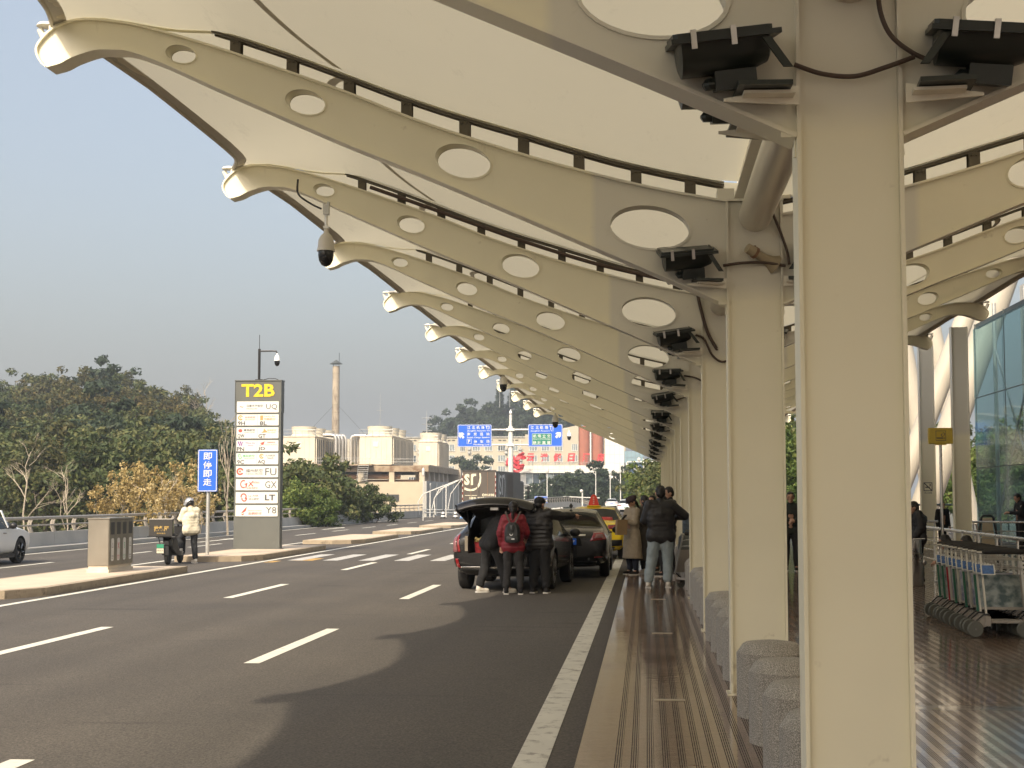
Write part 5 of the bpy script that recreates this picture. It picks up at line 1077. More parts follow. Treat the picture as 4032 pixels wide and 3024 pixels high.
def make_trolley(poster,banner,rivets=False):
    t=thing('luggage_trolley','','luggage trolley')
    # local: handle across x (0..0.58), pushing side -y, platform towards +y
    for x in (.02,.56):
        g=MB(); g.rings([[Vector((x-.011,y-.014,z)),Vector((x+.011,y-.014,z)),Vector((x+.011,y+.014,z)),Vector((x-.011,y+.014,z))] for y,z in ((0,.93),(-.0,.90),(-.30,.27),(-.32,.20))]); g.build('upright',alu,t)
    if rivets:
        g=MB(); g.rings([[Vector((x,y-.018,z)) for x in (.52,.60)]+[Vector((x,y-.014,z)) for x in (.60,.52)] for y,z in ((-.02,.86),(-.30,.27))]); g.mat(1)
        for q in range(12): k=(q+.4)/12; g.box(.548,.572,-.02-.28*k-.022,-.02-.28*k-.018,.855-.58*k,.873-.58*k)
        g.build('perforated_strip',[white_p,black],t)
    g=MB(); g.tube([(-.02,.02,.95),(.60,.02,.95)],.016,8); g.build('handle_bar',alu,t,smooth=50)
    g=MB(); g.tube([(.04,.02,.955),(.08,.02,.96),(.29,.025,.965),(.50,.02,.96),(.54,.02,.955)],[.018,.032,.036,.032,.018],10); g.build('handle_grip',rubber,t,smooth=50)
    g=MB(); 
    for z in (.74,.84): g.tube([(.03,.0-(.93-z)*.46,z),(.03,.14,z+.02),(.55,.14,z+.02),(.55,.0-(.93-z)*.46,z)],.006,5)
    for x in (.08,.18,.29,.40,.50): g.tube([(x,-.08,.74),(x,.14,.74),(x,.14,.88)],.004,4)
    for x in (.03,.13,.23,.33): g.tube([(x,-.07,.78),(x,-.12,.83)],.004,4)
    g.build('basket',alu,t)
    def sl(z): return -(.93-z)*.477-.022
    g=MB(); g.add([(.0,sl(.70)-.02,.70),(.16,sl(.70)-.02,.70),(.16,sl(.82)-.02,.82),(.0,sl(.82)-.02,.82)],[(0,1,2,3)]); 
    g.mat(1); g.add([(.015,sl(.71)-.023,.712),(.145,sl(.71)-.023,.712),(.145,sl(.81)-.023,.808),(.015,sl(.81)-.023,.808)],[(0,1,2,3)]); g.build('small_notice',[white_sign,adb],t,fix=False)
    if not rivets:
     g=MB(); g.rings([[Vector((x,sl(z)+dy,z)) for x,dy in ((.035,-.01),(.545,-.01),(.545,.004),(.035,.004))] for z in (.28,.68)]); g.mat(1); g.add([(.04,sl(.31)-.014,.31),(.53,sl(.31)-.014,.31),(.53,sl(.68)-.014,.68),(.04,sl(.68)-.014,.68)],[(0,1,2,3)])
     if banner: g.mat(2); g.add([(-.0,sl(.26)-.03,.26),(.03,sl(.26)-.03,.26),(.03,sl(.68)-.03,.68),(-.0,sl(.68)-.03,.68)],[(0,1,2,3)])
     g.build('poster_board',[tgrey,poster,banner or adr],t,fix=False)
    g=MB(); g.box(.04,.54,-.30,.50,.16,.185); g.box(.08,.50,.50,.62,.10,.12); 
    for x in (.05,.53): g.tube([(x,-.3,.19),(x,.52,.17),(x,.60,.12)],.016,6)
    g.box(.0,.06,-.36,-.28,.13,.24); g.box(.52,.58,-.36,-.28,.13,.24); g.build('platform',tgrey,t)
    for x in (.02,.56):
        y=-.32
        g=MB(); g.rings([[Vector((x+dx,y+yy,z)) for yy,zz in ((-.02,0),(.02,0),(.02,.02),(-.02,.02)) for z in (z0+zz,)] for dx,z0 in ((.03,.25),(-.03,.25),(-.12,.17),(-.13,.10))]); g.build('wheel_fork',black,t)
        g=MB(); g.prism([(x+.02,.245),(x-.02,.245),(x-.11,.16),(x-.09,.09),(x+.03,.14)],y-.012,y+.012,'y'); g.build('wheel_bracket',tgrey,t)
        M=Matrix.Translation((x-.13,y-.03,.094))@Matrix.Rotation(R(90),4,'X')@Matrix.Rotation(R(12),4,'Y')
        w=MB(); w.lathe([(.06,-.016),(.085,-.016),(.092,-.008),(.092,.008),(.085,.016),(.06,.016)],22,M=M); w=w.build('wheel',tyre_g,t,smooth=35); h=MB(); h.lathe([(.0,-.012),(.055,-.012),(.062,-.014),(.062,.014),(.055,.012),(0,.012)],18,M=M); h.lathe([(0,-.024),(.012,-.024),(.012,.024),(0,.024)],8,M=M); h.build('hub',mat('hub_grey',(.20,.20,.19),.5),w,smooth=35)
    M=Matrix.Translation((.29,.5,.06))@Matrix.Rotation(R(90),4,'Y'); w=MB(); w.lathe([(0,-.02),(.055,-.02),(.06,0),(.055,.02),(0,.02)],16,M=M); w.build('wheel',tyre_g,t)
    return t
protos=[make_trolley(adm[0],adg),make_trolley(adm[1],adr),make_trolley(adm[2],None),make_trolley(adm[3],adg),make_trolley(mat('poster_dark',(.10,.11,.12),.4,var=.3,vs=12),None,True)]
wh=['farthest luggage trolley of the nested row, beside the crouching smokers','second luggage trolley from the far end of the nested row','third luggage trolley from the far end, with a red banner strip','fourth luggage trolley from the far end of the nested row','fifth luggage trolley from the far end of the nested row','sixth luggage trolley from the far end, middle of the nested row','seventh luggage trolley from the far end of the nested row','eighth luggage trolley from the far end of the nested row','ninth luggage trolley from the far end of the nested row','tenth luggage trolley, second nearest of the nested row','nearest luggage trolley of the nested row, its big wheel fully seen']
used=set()
ofs=[0,.36,.72,.90,1.20,1.50,1.88,2.22,2.58,2.78,3.10]; pick=[0,0,1,2,3,2,0,2,0,4,4]
for i in range(11):
    p=pick[i]; y=20.9-ofs[i]; x=3.93-.008*i
    o=protos[p] if p not in used else dup(protos[p],(0,0,0)); used.add(p); o.location=(x,y,0); o.rotation_euler=(0,0,R(-3)); o['label']=wh[i]; o['group']='nested luggage trolleys'
for i in range(4):
    o=dup(protos[4],(4.66+.02*i,18.6-.45*i,0),R(-3),['farthest luggage trolley of the second row at the right edge','second luggage trolley of the row at the right edge','third luggage trolley of the row at the right edge','nearest luggage trolley of the row at the right edge'][i]); o['group']='second row of luggage trolleys'
o=dup(protos[2],(1.12,26.2,0),R(205),'single luggage trolley beside the man in pale jeans, loaded with a grey bag'); 
if 'group' in o: del o['group']
bagm=mat('bag_grey',(.12,.13,.12),.8,var=.15,vs=20); camo_m=mat('bag_patterned',(.10,.13,.16),.8,var=.45,vs=22)
g=MB(); g.bbox(-.17,.17,-.12,.12,0,.30,.05); g.bbox(-.15,.15,-.145,-.121,.04,.2,.02); g.tube([(-.1,0,.29),(-.06,0,.38),(.06,0,.38),(.1,0,.29)],.014,6); o=g.build('travel_bag',bagm,smooth=60); o.location=(.72,26.75,.62); o.rotation_euler=(0,R(6),.2); tag(o,'small grey travel bag on the luggage trolley behind the man in jeans','bag')
g=MB(); g.bbox(-.16,.16,-.11,.11,0,.50,.05); o=g.build('patterned_bag',camo_m,smooth=60); o.location=(.80,27.1,.80); tag(o,'blue-grey patterned bag piled on the luggage trolley beside the column','bag')
# ================================================================ PEOPLE
def cap_prim(g,a,b,ra,rb,n=12):
    a=Vector(a);b=Vector(b);d=(b-a); 
    if d.length<1e-5: d=Vector((0,0,.001))
    pts=[];rs=[];u=d.normalized()
    for q in range(4): th=pi/2*(1-q/4.0); pts.append(a-u*ra*sin(th)); rs.append(max(ra*cos(th),.001))
    pts.append(a); rs.append(ra); pts.append(b); rs.append(rb)
    for q in range(1,5): th=pi/2*q/4.0; pts.append(b+u*rb*sin(th)); rs.append(max(rb*cos(th),.001))
    g.tube(pts,rs,n)
def remesh(g,name,m,parent,vox,smooth=4,disp=None,sub=0):
    o=g.build(name,m,None,fix=True); md=o.modifiers.new('r','REMESH'); md.mode='VOXEL'; md.voxel_size=vox; md.use_smooth_shade=True
    s=o.modifiers.new('s','SMOOTH'); s.iterations=smooth; s.factor=.5
    dg=bpy.context.evaluated_depsgraph_get(); me=bpy.data.meshes.new_from_object(o.evaluated_get(dg)); 
    bpy.data.objects.remove(o); 
    if disp:
        no=[v.normal.copy() for v in me.vertices]
        for v,n in zip(me.vertices,no): v.co+=n*disp(v.co,n)
    me.polygons.foreach_set('use_smooth',[True]*len(me.polygons)); me.update()
    me.materials.clear(); me.materials.append(m); o=bpy.data.objects.new(name,me); COL.objects.link(o); o.parent=parent; return o
def folds(amp,sc=(7,7,4),seed=0,puff=0,pz=.075):
    def f(p,n):
        d=amp*(noise.noise(Vector((p.x*sc[0]+seed,p.y*sc[1],p.z*sc[2])))*1.0+.5*noise.noise(Vector((p.x*sc[0]*2.3+seed,p.y*sc[1]*2.3,p.z*sc[2]*2.6))))
        if puff: d+=puff*(abs(sin(pi*p.z/pz+.6*noise.noise(p*4)))**.6-.7)
        return d
    return f
J0=dict(pel=(0,0,.95),che=(0,0,1.27),nek=(0,-.005,1.46),hed=(0,.015,1.60),shl=(-.185,0,1.41),shr=(.185,0,1.41),ell=(-.235,-.02,1.12),elr=(.235,-.02,1.12),wrl=(-.24,.06,.87),wrr=(.24,.06,.87),
 hil=(-.09,0,.92),hir=(.09,0,.92),knl=(-.10,.02,.50),knr=(.10,.02,.50),anl=(-.11,-.02,.09),anr=(.11,-.02,.09))
def hand(g,w,el,side,curl=.5,point=False):
    w=Vector(w);d=(w-Vector(el)).normalized(); up=Vector((0,0,1)) if abs(d.z)<.8 else Vector((0,1,0)); s=d.cross(up).normalized(); n=s.cross(d).normalized()
    palm=w+d*.045; cap_prim(g,w,palm+d*.02,.024,.034,10)
    for i in range(4):
        b=palm+d*.04+s*(.030-.020*i); L=(.040,.046,.043,.033)[i]; c=0 if (point and i==0) else curl
        p1=b+(d*cos(c)-n*sin(c))*L; p2=p1+(d*cos(2.2*c)-n*sin(2.2*c))*L*.75; cap_prim(g,b,p1,.0095,.009,6); cap_prim(g,p1,p2,.009,.0075,6)
    tb=w+d*.025+s*.03*side; t1=tb+(d*.6+s*side*.7-n*.2).normalized()*.038; t2=t1+(d*.9+s*side*.2-n*.3).normalized()*.028; cap_prim(g,tb,t1,.012,.010,6); cap_prim(g,t1,t2,.010,.008,6)
def person(label,loc,rz,H=1.7,pose=None,top=None,legs=None,shoe=None,hair='short',hat=None,topkind='jacket',top_r=1.0,leg_w=1.0,look=0,nod=0,curl=.6,point=False,puff=0,coat_z=.45,hem=.86,sit=False,shirt=None,hairm=None,female=False):
    J={k:Vector(v) for k,v in J0.items()}
    if female:
        for k in ('shl','shr'): J[k].x*=.88
    for k,v in (pose or {}).items(): J[k]=Vector(v)
    t=thing('person',label,'person',loc,rz); t.scale=(H/1.72,)*3
    hq=Matrix.Translation(J['hed'])@Matrix.Scale(1.08,4)@Matrix.Rotation(look,4,'Z')@Matrix.Rotation(-nod,4,'X')
    def hp(*v): return hq@Vector(v)
    # body: one continuous surface
    g=MB()
    g.ell((0,0,0),(.001,.001,.001)) if False else None
    def he(c,r): g.ell((0,0,0),r,14,10,hq@Matrix.Translation(c)) 
    def E(gg,c,r,n=14,m=10):
        rs=[]; 
        for i in range(m+1):
            a=-pi/2+pi*i/m; k=max(cos(a),.02); rs.append([hq@(Vector(c)+Vector((r[0]*k*cos(2*pi*j/n),r[1]*k*sin(2*pi*j/n),r[2]*sin(a)))) for j in range(n)])
        gg.rings(rs)
    E(g,(0,0,.015),(.074,.092,.098)); E(g,(0,.025,-.055),(.055,.062,.058)); E(g,(0,.098,-.015),(.012,.018,.020),8,6); E(g,(0,.088,-.055),(.024,.012,.010),8,6); E(g,(0,.078,-.092),(.022,.018,.016),8,6)
    for s in (-1,1): E(g,(s*.076,-.005,-.012),(.012,.022,.030),8,6); E(g,(s*.032,.078,.012),(.020,.014,.010),8,6)
    cap_prim(g,J['nek']-Vector((0,0,.04)),hp(0,-.012,-.06),.056,.050)
    for s in 'lr':
        cap_prim(g,J['sh'+s],J['el'+s],.048,.038); cap_prim(g,J['el'+s],J['wr'+s],.038,.025); hand(g,J['wr'+s],J['el'+s],1 if s=='l' else -1,curl,point and s=='r')
        cap_prim(g,J['nek'].lerp(J['che'],.3),J['sh'+s],.06,.05)
        cap_prim(g,J['hi'+s],J['kn'+s],.085,.055); cap_prim(g,J['kn'+s],J['an'+s],.055,.038)
    cap_prim(g,J['pel'],J['che'],.11,.12,16); cap_prim(g,J['che'],J['nek'],.10,.05,14)
    # foot
    fl_={}
    for s in 'lr':
        a=J['an'+s]; k=(a-J['kn'+s]); f=Vector((0,1,0)); 
        fl_[s]=f; cap_prim(g,a,a+Vector((0,.12,-.045)),.036,.028)
    remesh(g,'body',skin_m,t,.0105,2)
    # face marks
    fm=MB()
    for s in (-1,1):
        E(fm,(s*.032,.091,.014),(.013,.005,.006),8,5); E(fm,(s*.033,.089,.036),(.019,.006,.0045),8,5)
    fm.build('eyes',hair_m,t,smooth=60)
    # shoes
    for s in 'lr':
        g=MB(); a=J['an'+s]; cap_prim(g,a+Vector((0,-.02,-.03)),a+Vector((0,.16,-.05)),.045,.036); cap_prim(g,a+Vector((0,-.01,.01)),a+Vector((0,.0,-.04)),.046,.045)
        sh_=remesh(g,'shoe',shoe,t,.013,2)
        g=MB(); g.rings([[a+Vector((x*.045*(1.0 if abs(y-.05)<.12 else .7),y,z-.09)) for x,y in ((-1,-.06),(1,-.06),(1,.05),(.9,.14),(.4,.20),(-.4,.20),(-.9,.14),(-1,.05))] for z in (0,.022)])
        g.build('sole',sole_m,sh_)
    # trousers
    g=MB()
    for s in 'lr':
        cap_prim(g,J['hi'+s],J['kn'+s],.105*(.5+.5*leg_w),.072*leg_w); cap_prim(g,J['kn'+s],J['an'+s]+(J['kn'+s]-J['an'+s])*.16,.072*leg_w,.062*leg_w)
    cap_prim(g,J['pel']+Vector((0,-.015,0)),J['pel']+(J['che']-J['pel'])*.3,.10,.095,16); cap_prim(g,J['hil'],J['hir'],.105,.105)
    remesh(g,'trousers',legs,t,.015,3,folds(.013,(8,8,9),seed=loc[0]*3))
    # top
    g=MB(); R_=top_r; ax=(J['che']-J['pel']); 
    for k,(w_,dd) in {-.15:(.195,.115),0:(.185,.115),.25:(.165,.12),.5:(.175,.125),.75:(.185,.13),1.0:(.18,.12)}.items():
        c=J['pel'].lerp(J['che'],k)+Vector((0,0,-.03)); q=(J['shr']-J['shl']).normalized(); a=c-q*(w_-.1)*R_; b=c+q*(w_-.1)*R_; cap_prim(g,a,b,.108*R_,.108*R_,14)
    cap_prim(g,J['che'],J['nek'],.13*R_,.075); cap_prim(g,J['nek'].lerp(J['che'],.35),J['shl'],.085,.072*R_); cap_prim(g,J['nek'].lerp(J['che'],.35),J['shr'],.085,.072*R_)
    cap_prim(g,J['nek']+Vector((0,0,-.02)),J['nek'].lerp(hp(0,-.012,-.06),.35),.078,.068)
    bk=J['nek'].lerp(J['che'],.42)+Vector((0,-.012,0)); q=(J['shr']-J['shl']).normalized()*.10; cap_prim(g,bk-q,bk+q,.098,.098)
    for s in 'lr': cap_prim(g,J['sh'+s],J['el'+s],.074*R_,.06*R_); cap_prim(g,J['el'+s],J['wr'+s]+(J['el'+s]-J['wr'+s])*.10,.060*R_,.045*R_)
    if topkind=='coat':
        q=[(.20,.98),(.235,.8),(.25,.62),(.27,coat_z)]
        rs=[[Vector((J['pel'].x+w_*cos(2*pi*i/20),J['pel'].y+w_*.72*sin(2*pi*i/20),z)) for i in range(20)] for w_,z in q]; g.rings(rs)
    remesh(g,'coat' if topkind=='coat' else 'jacket',top,t,.0145,3,folds(.011,(7,7,5),seed=loc[1],puff=puff))
    if shirt:
        g=MB(); E(g,(0,.06,-.20),(.05,.07,.09)); g.build('shirt_front',shirt,t,smooth=60)
    # hair
    hm=hairm or hair_m
    if hair!='none':
        g=MB(); E(g,(0,-.012,.035),(.083,.095,.090)); 
        E(g,(0,-.045,-.01),(.076,.062,.075))
        if hair=='bun': E(g,(0,-.105,.06),(.045,.045,.045),10,8)
        if hair=='ponytail': E(g,(0,-.095,-.04),(.035,.035,.045),10,8); cap_prim(g,hp(0,-.105,-.05),hp(0,-.10,-.20),.036,.022)
        if hair=='long': cap_prim(g,hp(0,-.07,-.03),hp(0,-.085,-.22),.065,.05)
        if hair=='curly':
            for q in range(10): E(g,(.07*cos(q*2.4),-.05+.05*sin(q*1.7),-.02-.012*q),(.036,.036,.036),8,6)
        # clear the face
        o=remesh(g,'hair',hm,t,.011,2,folds(.006,(30,30,30)))
        import bmesh
        bm=bmesh.new(); bm.from_mesh(o.data); inv=hq.inverted(); kill=[v for v in bm.verts if (lambda p: p.y>.045 and p.z<.068-.2*max(0,abs(p.x)-.05))(inv@v.co)]
        bmesh.ops.delete(bm,geom=kill,context='VERTS'); bm.to_mesh(o.data); bm.free()
    if hat:
        g=MB(); E(g,(0,-.005,.045),(.093,.108,.078)) if hat[1]!='beret' else E(g,(0,-.02,.065),(.125,.125,.062))
        if hat[1]=='cap': E(g,(0,.10,.035),(.065,.075,.010),12,6)
        if hat[1]=='beret': E(g,(0,.085,.030),(.07,.06,.012),12,6)
        if hat[1]=='helmet': E(g,(0,.0,.03),(.118,.135,.118))
        o=remesh(g,'cap' if hat[1]!='helmet' else 'helmet',hat[0],t,.011,2)
        if hat[1]=='helmet':
            import bmesh
            bm=bmesh.new(); bm.from_mesh(o.data); inv=hq.inverted(); kill=[v for v in bm.verts if (lambda p: p.z<-.03-.3*p.y or (p.y>.05 and p.z<.03))(inv@v.co)]; bmesh.ops.delete(bm,geom=kill,context='VERTS'); bm.to_mesh(o.data); bm.free()
            g=MB(); E(g,(0,.125,.045),(.095,.05,.05),12,8); g.build('visor',mat('visor_smoke',(.25,.26,.28),.12,spec=.8),t,smooth=60)
            g=MB(); E(g,(0,-.01,-.035),(.10,.115,.045),12,8); g.build('helmet_lining',black,t,smooth=60)
    return t,J,hq
sole_m=mat('sole_pale',(.60,.58,.54),.7,var=.1)
def cloth(n,c,r=.85,v=.12,vs=14): return mat(n,c,r,var=v,vs=vs,bump=.25,bs=120)
C_black=cloth('cloth_black',(.012,.012,.013)); C_char=cloth('cloth_charcoal',(.028,.027,.027)); C_dk=cloth('cloth_dark_brown',(.022,.019,.017)); C_red=cloth('quilted_red',(.20,.012,.022),.6); C_coat=cloth('coat_beige',(.34,.28,.20)); C_grey=cloth('coat_grey_brown',(.075,.068,.06)); C_jean=cloth('jeans_pale',(.27,.32,.34)); C_navy=cloth('jeans_navy',(.018,.025,.045)); C_white=cloth('jacket_cream',(.72,.66,.50)); C_wsh=cloth('shoe_white',(.66,.62,.55)); C_blk2=cloth('puffer_black',(.016,.015,.016),.5); C_suit=cloth('suit_black',(.014,.015,.018)); C_hat=cloth('cap_maroon',(.035,.018,.020)); C_capb=cloth('cap_black',(.014,.014,.015)); C_dj=cloth('jeans_dark',(.025,.027,.03)); C_grn=cloth('jacket_dark_green',(.028,.034,.028)); C_bag=mat('backpack_nylon',(.03,.034,.036),.45,var=.15,vs=30)
Gz=RZ
# 1 woman in red
person('person in a red quilted jacket seen from behind, wearing a small black backpack',(-2.40,26.72,Gz),R(0),1.66,dict(ell=(-.25,-.02,1.13),wrl=(-.235,.05,.90),elr=(.25,.06,1.15),wrr=(.22,.24,1.05),anl=(-.13,-.02,.09),anr=(.14,-.02,.09),knl=(-.11,.02,.5),knr=(.12,.02,.5)),C_red,C_char,C_black,'ponytail',puff=.008,top_r=1.10,leg_w=1.08,female=True)
t=thing('backpack','small black backpack with white reflective mark on the back of the red quilted jacket','backpack',(-2.40,26.55,Gz))
g=MB(); g.rings([[Vector((x*w,y,z)) for x,y in ((-1,.03),(-1,-.05),(-.7,-.11),(.7,-.11),(1,-.05),(1,.03))] for w,z in ((.10,.93),(.135,.96),(.14,1.10),(.12,1.22),(.07,1.29))]); g.build('pouch',C_bag,t,smooth=50)
g=MB(); g.bbox(-.11,.11,-.135,-.105,.94,1.05,.02); g.bbox(-.05,.05,-.125,-.10,1.12,1.25,.02); g.build('front_pocket',C_bag,t,smooth=50)
g=MB()
for s in (-1,1): g.rings([[Vector((x-.014,y,z)),Vector((x+.014,y,z)),Vector((x+.014,y+.006,z)),Vector((x-.014,y+.006,z))] for x,y,z in ((s*.03,-.02,1.25),(s*.08,.01,1.36),(s*.13,.07,1.47),(s*.135,.17,1.49))])
g.build('strap',mat('strap_brown',(.09,.075,.06),.7),t)
g=MB(); poly(g,ring_poly(-.01,1.09,.02,.032,180,360,8),0,-.137); poly(g,rrect(-.01,.985,.05,1.01,.01),0,-.137); g.build('reflective_mark',mat('reflective_white',(.8,.8,.8),.3),t,fix=False)
# 2 pointing man
person('person in a black quilted puffer jacket and black cap, pointing ahead',(-1.95,27.08,Gz),R(-14),1.74,dict(shr=(.19,.02,1.42),elr=(.36,.20,1.38),wrr=(.52,.42,1.385),wrl=(-.20,.12,.95),anl=(-.12,-.02,.09),anr=(.13,-.02,.09)),C_blk2,C_black,C_char,'short',(C_capb,'cap'),top_r=1.3,leg_w=1.35,look=R(-20),point=True,curl=1.1,puff=.011)
# 3 leaning man (bending into boot, towards +x +y)
person('person in black bending into the open boot, with cream high-top shoes',(-2.86,27.12,Gz),R(-58),1.76,dict(pel=(0,0,.95),che=(0,.17,1.22),nek=(0,.32,1.37),hed=(0,.43,1.40),shl=(-.18,.27,1.34),shr=(.18,.27,1.34),ell=(-.23,.36,1.08),elr=(.22,.36,1.08),wrl=(-.16,.52,.93),wrr=(.14,.56,.93),hil=(-.09,.0,.92),hir=(.09,.0,.92),knl=(-.14,-.02,.50),knr=(.14,.16,.5),anl=(-.16,-.14,.09),anr=(.14,.26,.09)),C_black,C_black,C_wsh,'short',nod=R(45),leg_w=1.25,top_r=1.25)
# 4 woman in trench coat
person('person in a long beige trench coat and dark beret-like cap, looking down at a phone',(-.30,30.8,0),R(128),1.60,dict(ell=(-.21,.08,1.14),wrl=(-.05,.28,1.18),elr=(.21,.08,1.14),wrr=(.06,.28,1.18)),C_coat,C_navy,C_dk,'ponytail',(C_hat,'beret'),'coat',top_r=1.04,leg_w=1.15,nod=R(28),coat_z=.36,female=True,shirt=cloth('shirt_white',(.7,.68,.62)))
t=thing('paper_bag','brown kraft paper bag held by the person in the trench coat','paper bag',(-.53,30.55,.80),R(20))
kr=mat('kraft_paper',(.28,.185,.09),.75,var=.1,vs=8); g=MB(); g.prism([(-.11,.02),(.11,.02),(.125,.33),(-.095,.33)],-.06,.06,'y'); g.build('bag_body',kr,t); g=MB(); g.tube([(-.06,0,.33),(-.04,0,.42),(.06,0,.42),(.08,0,.33)],.005,5); g.build('handle',kr,t)
g=MB(); g.bbox(-.035,.035,-.005,.005,0,.15,.006); o=g.build('phone',black); o.location=(-.50,30.60,1.13); o.rotation_euler=(R(50),0,R(40)); tag(o,'dark phone in the hands of the person in the trench coat','phone')
# 5 grey coat
person('person in a long grey-brown coat and white striped shoes, beside the beige trench coat',(-.04,31.1,0),R(60),1.62,dict(wrl=(-.24,.04,.86)),C_grey,C_black,C_wsh,'curly',None,'coat',top_r=1.1,coat_z=.30,nod=R(10),female=True)
# 6 jeans man
person('person in a black bomber jacket and loose pale blue jeans, seen from behind',(.24,26.4,0),R(4),1.78,dict(ell=(-.27,.06,1.14),wrl=(-.10,.22,1.02),elr=(.42,.08,1.22),wrr=(.22,.24,1.18),anl=(-.22,-.02,.09),anr=(.12,-.02,.09),knl=(-.15,.03,.50),knr=(.12,.03,.50),nek=(0,.0,1.46),hed=(0,.02,1.61)),C_blk2,C_jean,C_wsh,'short',top_r=1.28,leg_w=1.35,look=R(8))
# 7,8 behind
person('person with dark hair in a bun, mostly hidden behind the man in pale jeans',(.12,32.0,0),R(150),1.62,{},C_black,C_black,C_black,'bun',female=True)
person('person in a black suit with short hair, standing against the canopy columns',(.47,31.2,0),R(112),1.80,{},C_suit,C_suit,C_black,'short',nod=R(12),shirt=cloth('shirt_white2',(.6,.6,.6)))
person('person with dark hair between the man in jeans and the suited man',(.32,30.2,0),R(80),1.62,{},C_black,C_black,C_black,'short')
person('person in a dark green jacket, seen in the gap between the two nearest columns',(3.10,32.6,0),R(176),1.70,dict(ell=(-.22,.06,1.13),wrl=(-.05,.26,1.10),elr=(.22,.06,1.13),wrr=(.02,.27,1.12)),C_grn,C_char,C_black,'short',nod=R(6))
# rider
person('person in a cream padded jacket and silver helmet beside the delivery scooter',(-11.98,38.35,RZ),R(48),1.72,dict(pel=(0,0,.94),che=(0,.03,1.25),nek=(0,.06,1.44),hed=(0,.10,1.57),shl=(-.18,.04,1.39),shr=(.18,.04,1.39),ell=(-.24,.14,1.16),wrl=(-.10,.34,1.14),elr=(.24,.12,1.16),wrr=(.06,.34,1.14),knl=(-.17,.26,.66),anl=(-.19,.18,.38),knr=(.11,.03,.50),anr=(.13,-.02,.09)),C_white,C_dj,C_wsh,'short',(mat('helmet_silver',(.45,.46,.48),.25,metal=.4,var=.2,vs=20),'helmet'),nod=R(32),top_r=1.3,leg_w=1.15,puff=.003)
# smokers
person('person in a black hooded puffer jacket leaning by the steel bin, hand to mouth',(5.05,28.3,0),R(88),1.60,dict(nek=(0,.05,1.40),hed=(0,.10,1.50),shl=(-.18,.03,1.36),shr=(.18,.03,1.36),elr=(.20,.22,1.20),wrr=(.08,.26,1.38),ell=(-.24,.0,1.10),wrl=(-.22,.12,.90)),C_blk2,C_black,C_black,'short',nod=R(12),top_r=1.3,puff=.008)
person('person hidden behind the nearest column beside the hooded smoker',(4.72,29.0,0),R(-90),1.52,{},C_black,C_black,C_black,'short',top_r=1.1)
SITP=dict(pel=(0,0,.42),che=(0,.26,.60),nek=(0,.40,.74),hed=(0,.50,.80),shl=(-.18,.33,.70),shr=(.18,.33,.70),ell=(-.24,.45,.50),wrl=(-.18,.62,.45),elr=(.24,.45,.50),wrr=(.18,.62,.45),hil=(-.10,0,.42),hir=(.10,0,.42),knl=(-.15,.42,.48),knr=(.15,.42,.48),anl=(-.15,.36,.09),anr=(.15,.40,.09))
person('person in dark clothes sitting bent forward beyond the trolleys, left one with greying cropped hair',(5.75,26.9,0),R(72),1.72,SITP,C_black,C_black,C_wsh,'short',nod=R(25))
person('person in dark clothes sitting bent forward beyond the trolleys, right one partly covering the other',(6.00,26.3,0),R(76),1.72,SITP,C_black,C_black,C_black,'short',nod=R(20),top_r=1.1)
t=thing('bench','low grey metal bench under the two sitting smokers','bench',(6.0,26.7,0))
g=MB(); g.box(-.15,.25,-.8,.8,.28,.32); g.build('seat',galv,t)
for y in (-.6,.6): g=MB(); g.box(.0,.1,y-.03,y+.03,0,.279); g.build('leg',galv,t)
person('person in a black uniform with a sleeve badge, looking down by the glass wall',(10.55,43.3,0),R(98),1.72,dict(nek=(0,.02,1.45),hed=(0,.07,1.57),elr=(.22,.08,1.14),wrr=(.08,.33,1.15),ell=(-.22,.08,1.14),wrl=(-.06,.33,1.15)),C_suit,C_suit,C_black,'short',nod=R(30))
g=MB(); g.lathe([(0,0),(.045,0),(.045,.004),(0,.004)],14,M=Matrix.Rotation(R(90),4,'X')); g.mat(1); g.lathe([(0,.005),(.026,.005),(.026,.008),(0,.008)],12,M=Matrix.Rotation(R(90),4,'X')); o=g.build('sleeve_badge',[white_sign,redt]); o.location=(10.53,43.05,1.32); tag(o,'round white and red badge on the guard\'s sleeve','badge')
person('person in dark clothes half hidden behind the partly sunlit column',(8.62,44.5,0),R(200),1.45,{},C_black,C_black,C_black,'short')
# ================================================================ VEHICLES
glass_m=bpy.data.materials.new('car_glass'); glass_m.use_nodes=True; _n=glass_m.node_tree; _b=P(glass_m); _b.inputs['Base Color'].default_value=(.012,.014,.014,1); _b.inputs['Roughness'].default_value=.03; _b.inputs['Specular IOR Level'].default_value=.6
_t=_n.nodes.new('ShaderNodeBsdfTransparent'); _t.inputs[0].default_value=(.30,.32,.30,1); _s=_n.nodes.new('ShaderNodeMixShader'); _s.inputs[0].default_value=.55; _n.links.new(_t.outputs[0],_s.inputs[1]); _n.links.new(_b.outputs[0],_s.inputs[2]); _n.links.new(_s.outputs[0],_n.nodes['Material Output'].inputs[0])
def carpaint(n,c): return mat(n,c,.22,var=.02,vs=2,coat=.55,spec=.35)
P_black=carpaint('car_paint_black',(.012,.012,.013)); P_white=carpaint('car_paint_white',(.86,.86,.84)); P_yel=carpaint('car_paint_yellow',(.85,.62,.025))
lens_r=mat('tail_lens_red',(.22,.010,.014),.12,var=.25,vs=30,coat=.8); lens_w=mat('tail_lens_clear',(.22,.085,.09),.12,var=.2,vs=40,coat=.8); well=mat('wheel_well',(.008,.008,.008),.9,var=0)
inter=mat('car_interior',(.05,.045,.04),.8,var=.2); alloy=mat('alloy_rim',(.42,.42,.42),.28,metal=.9,var=.05)
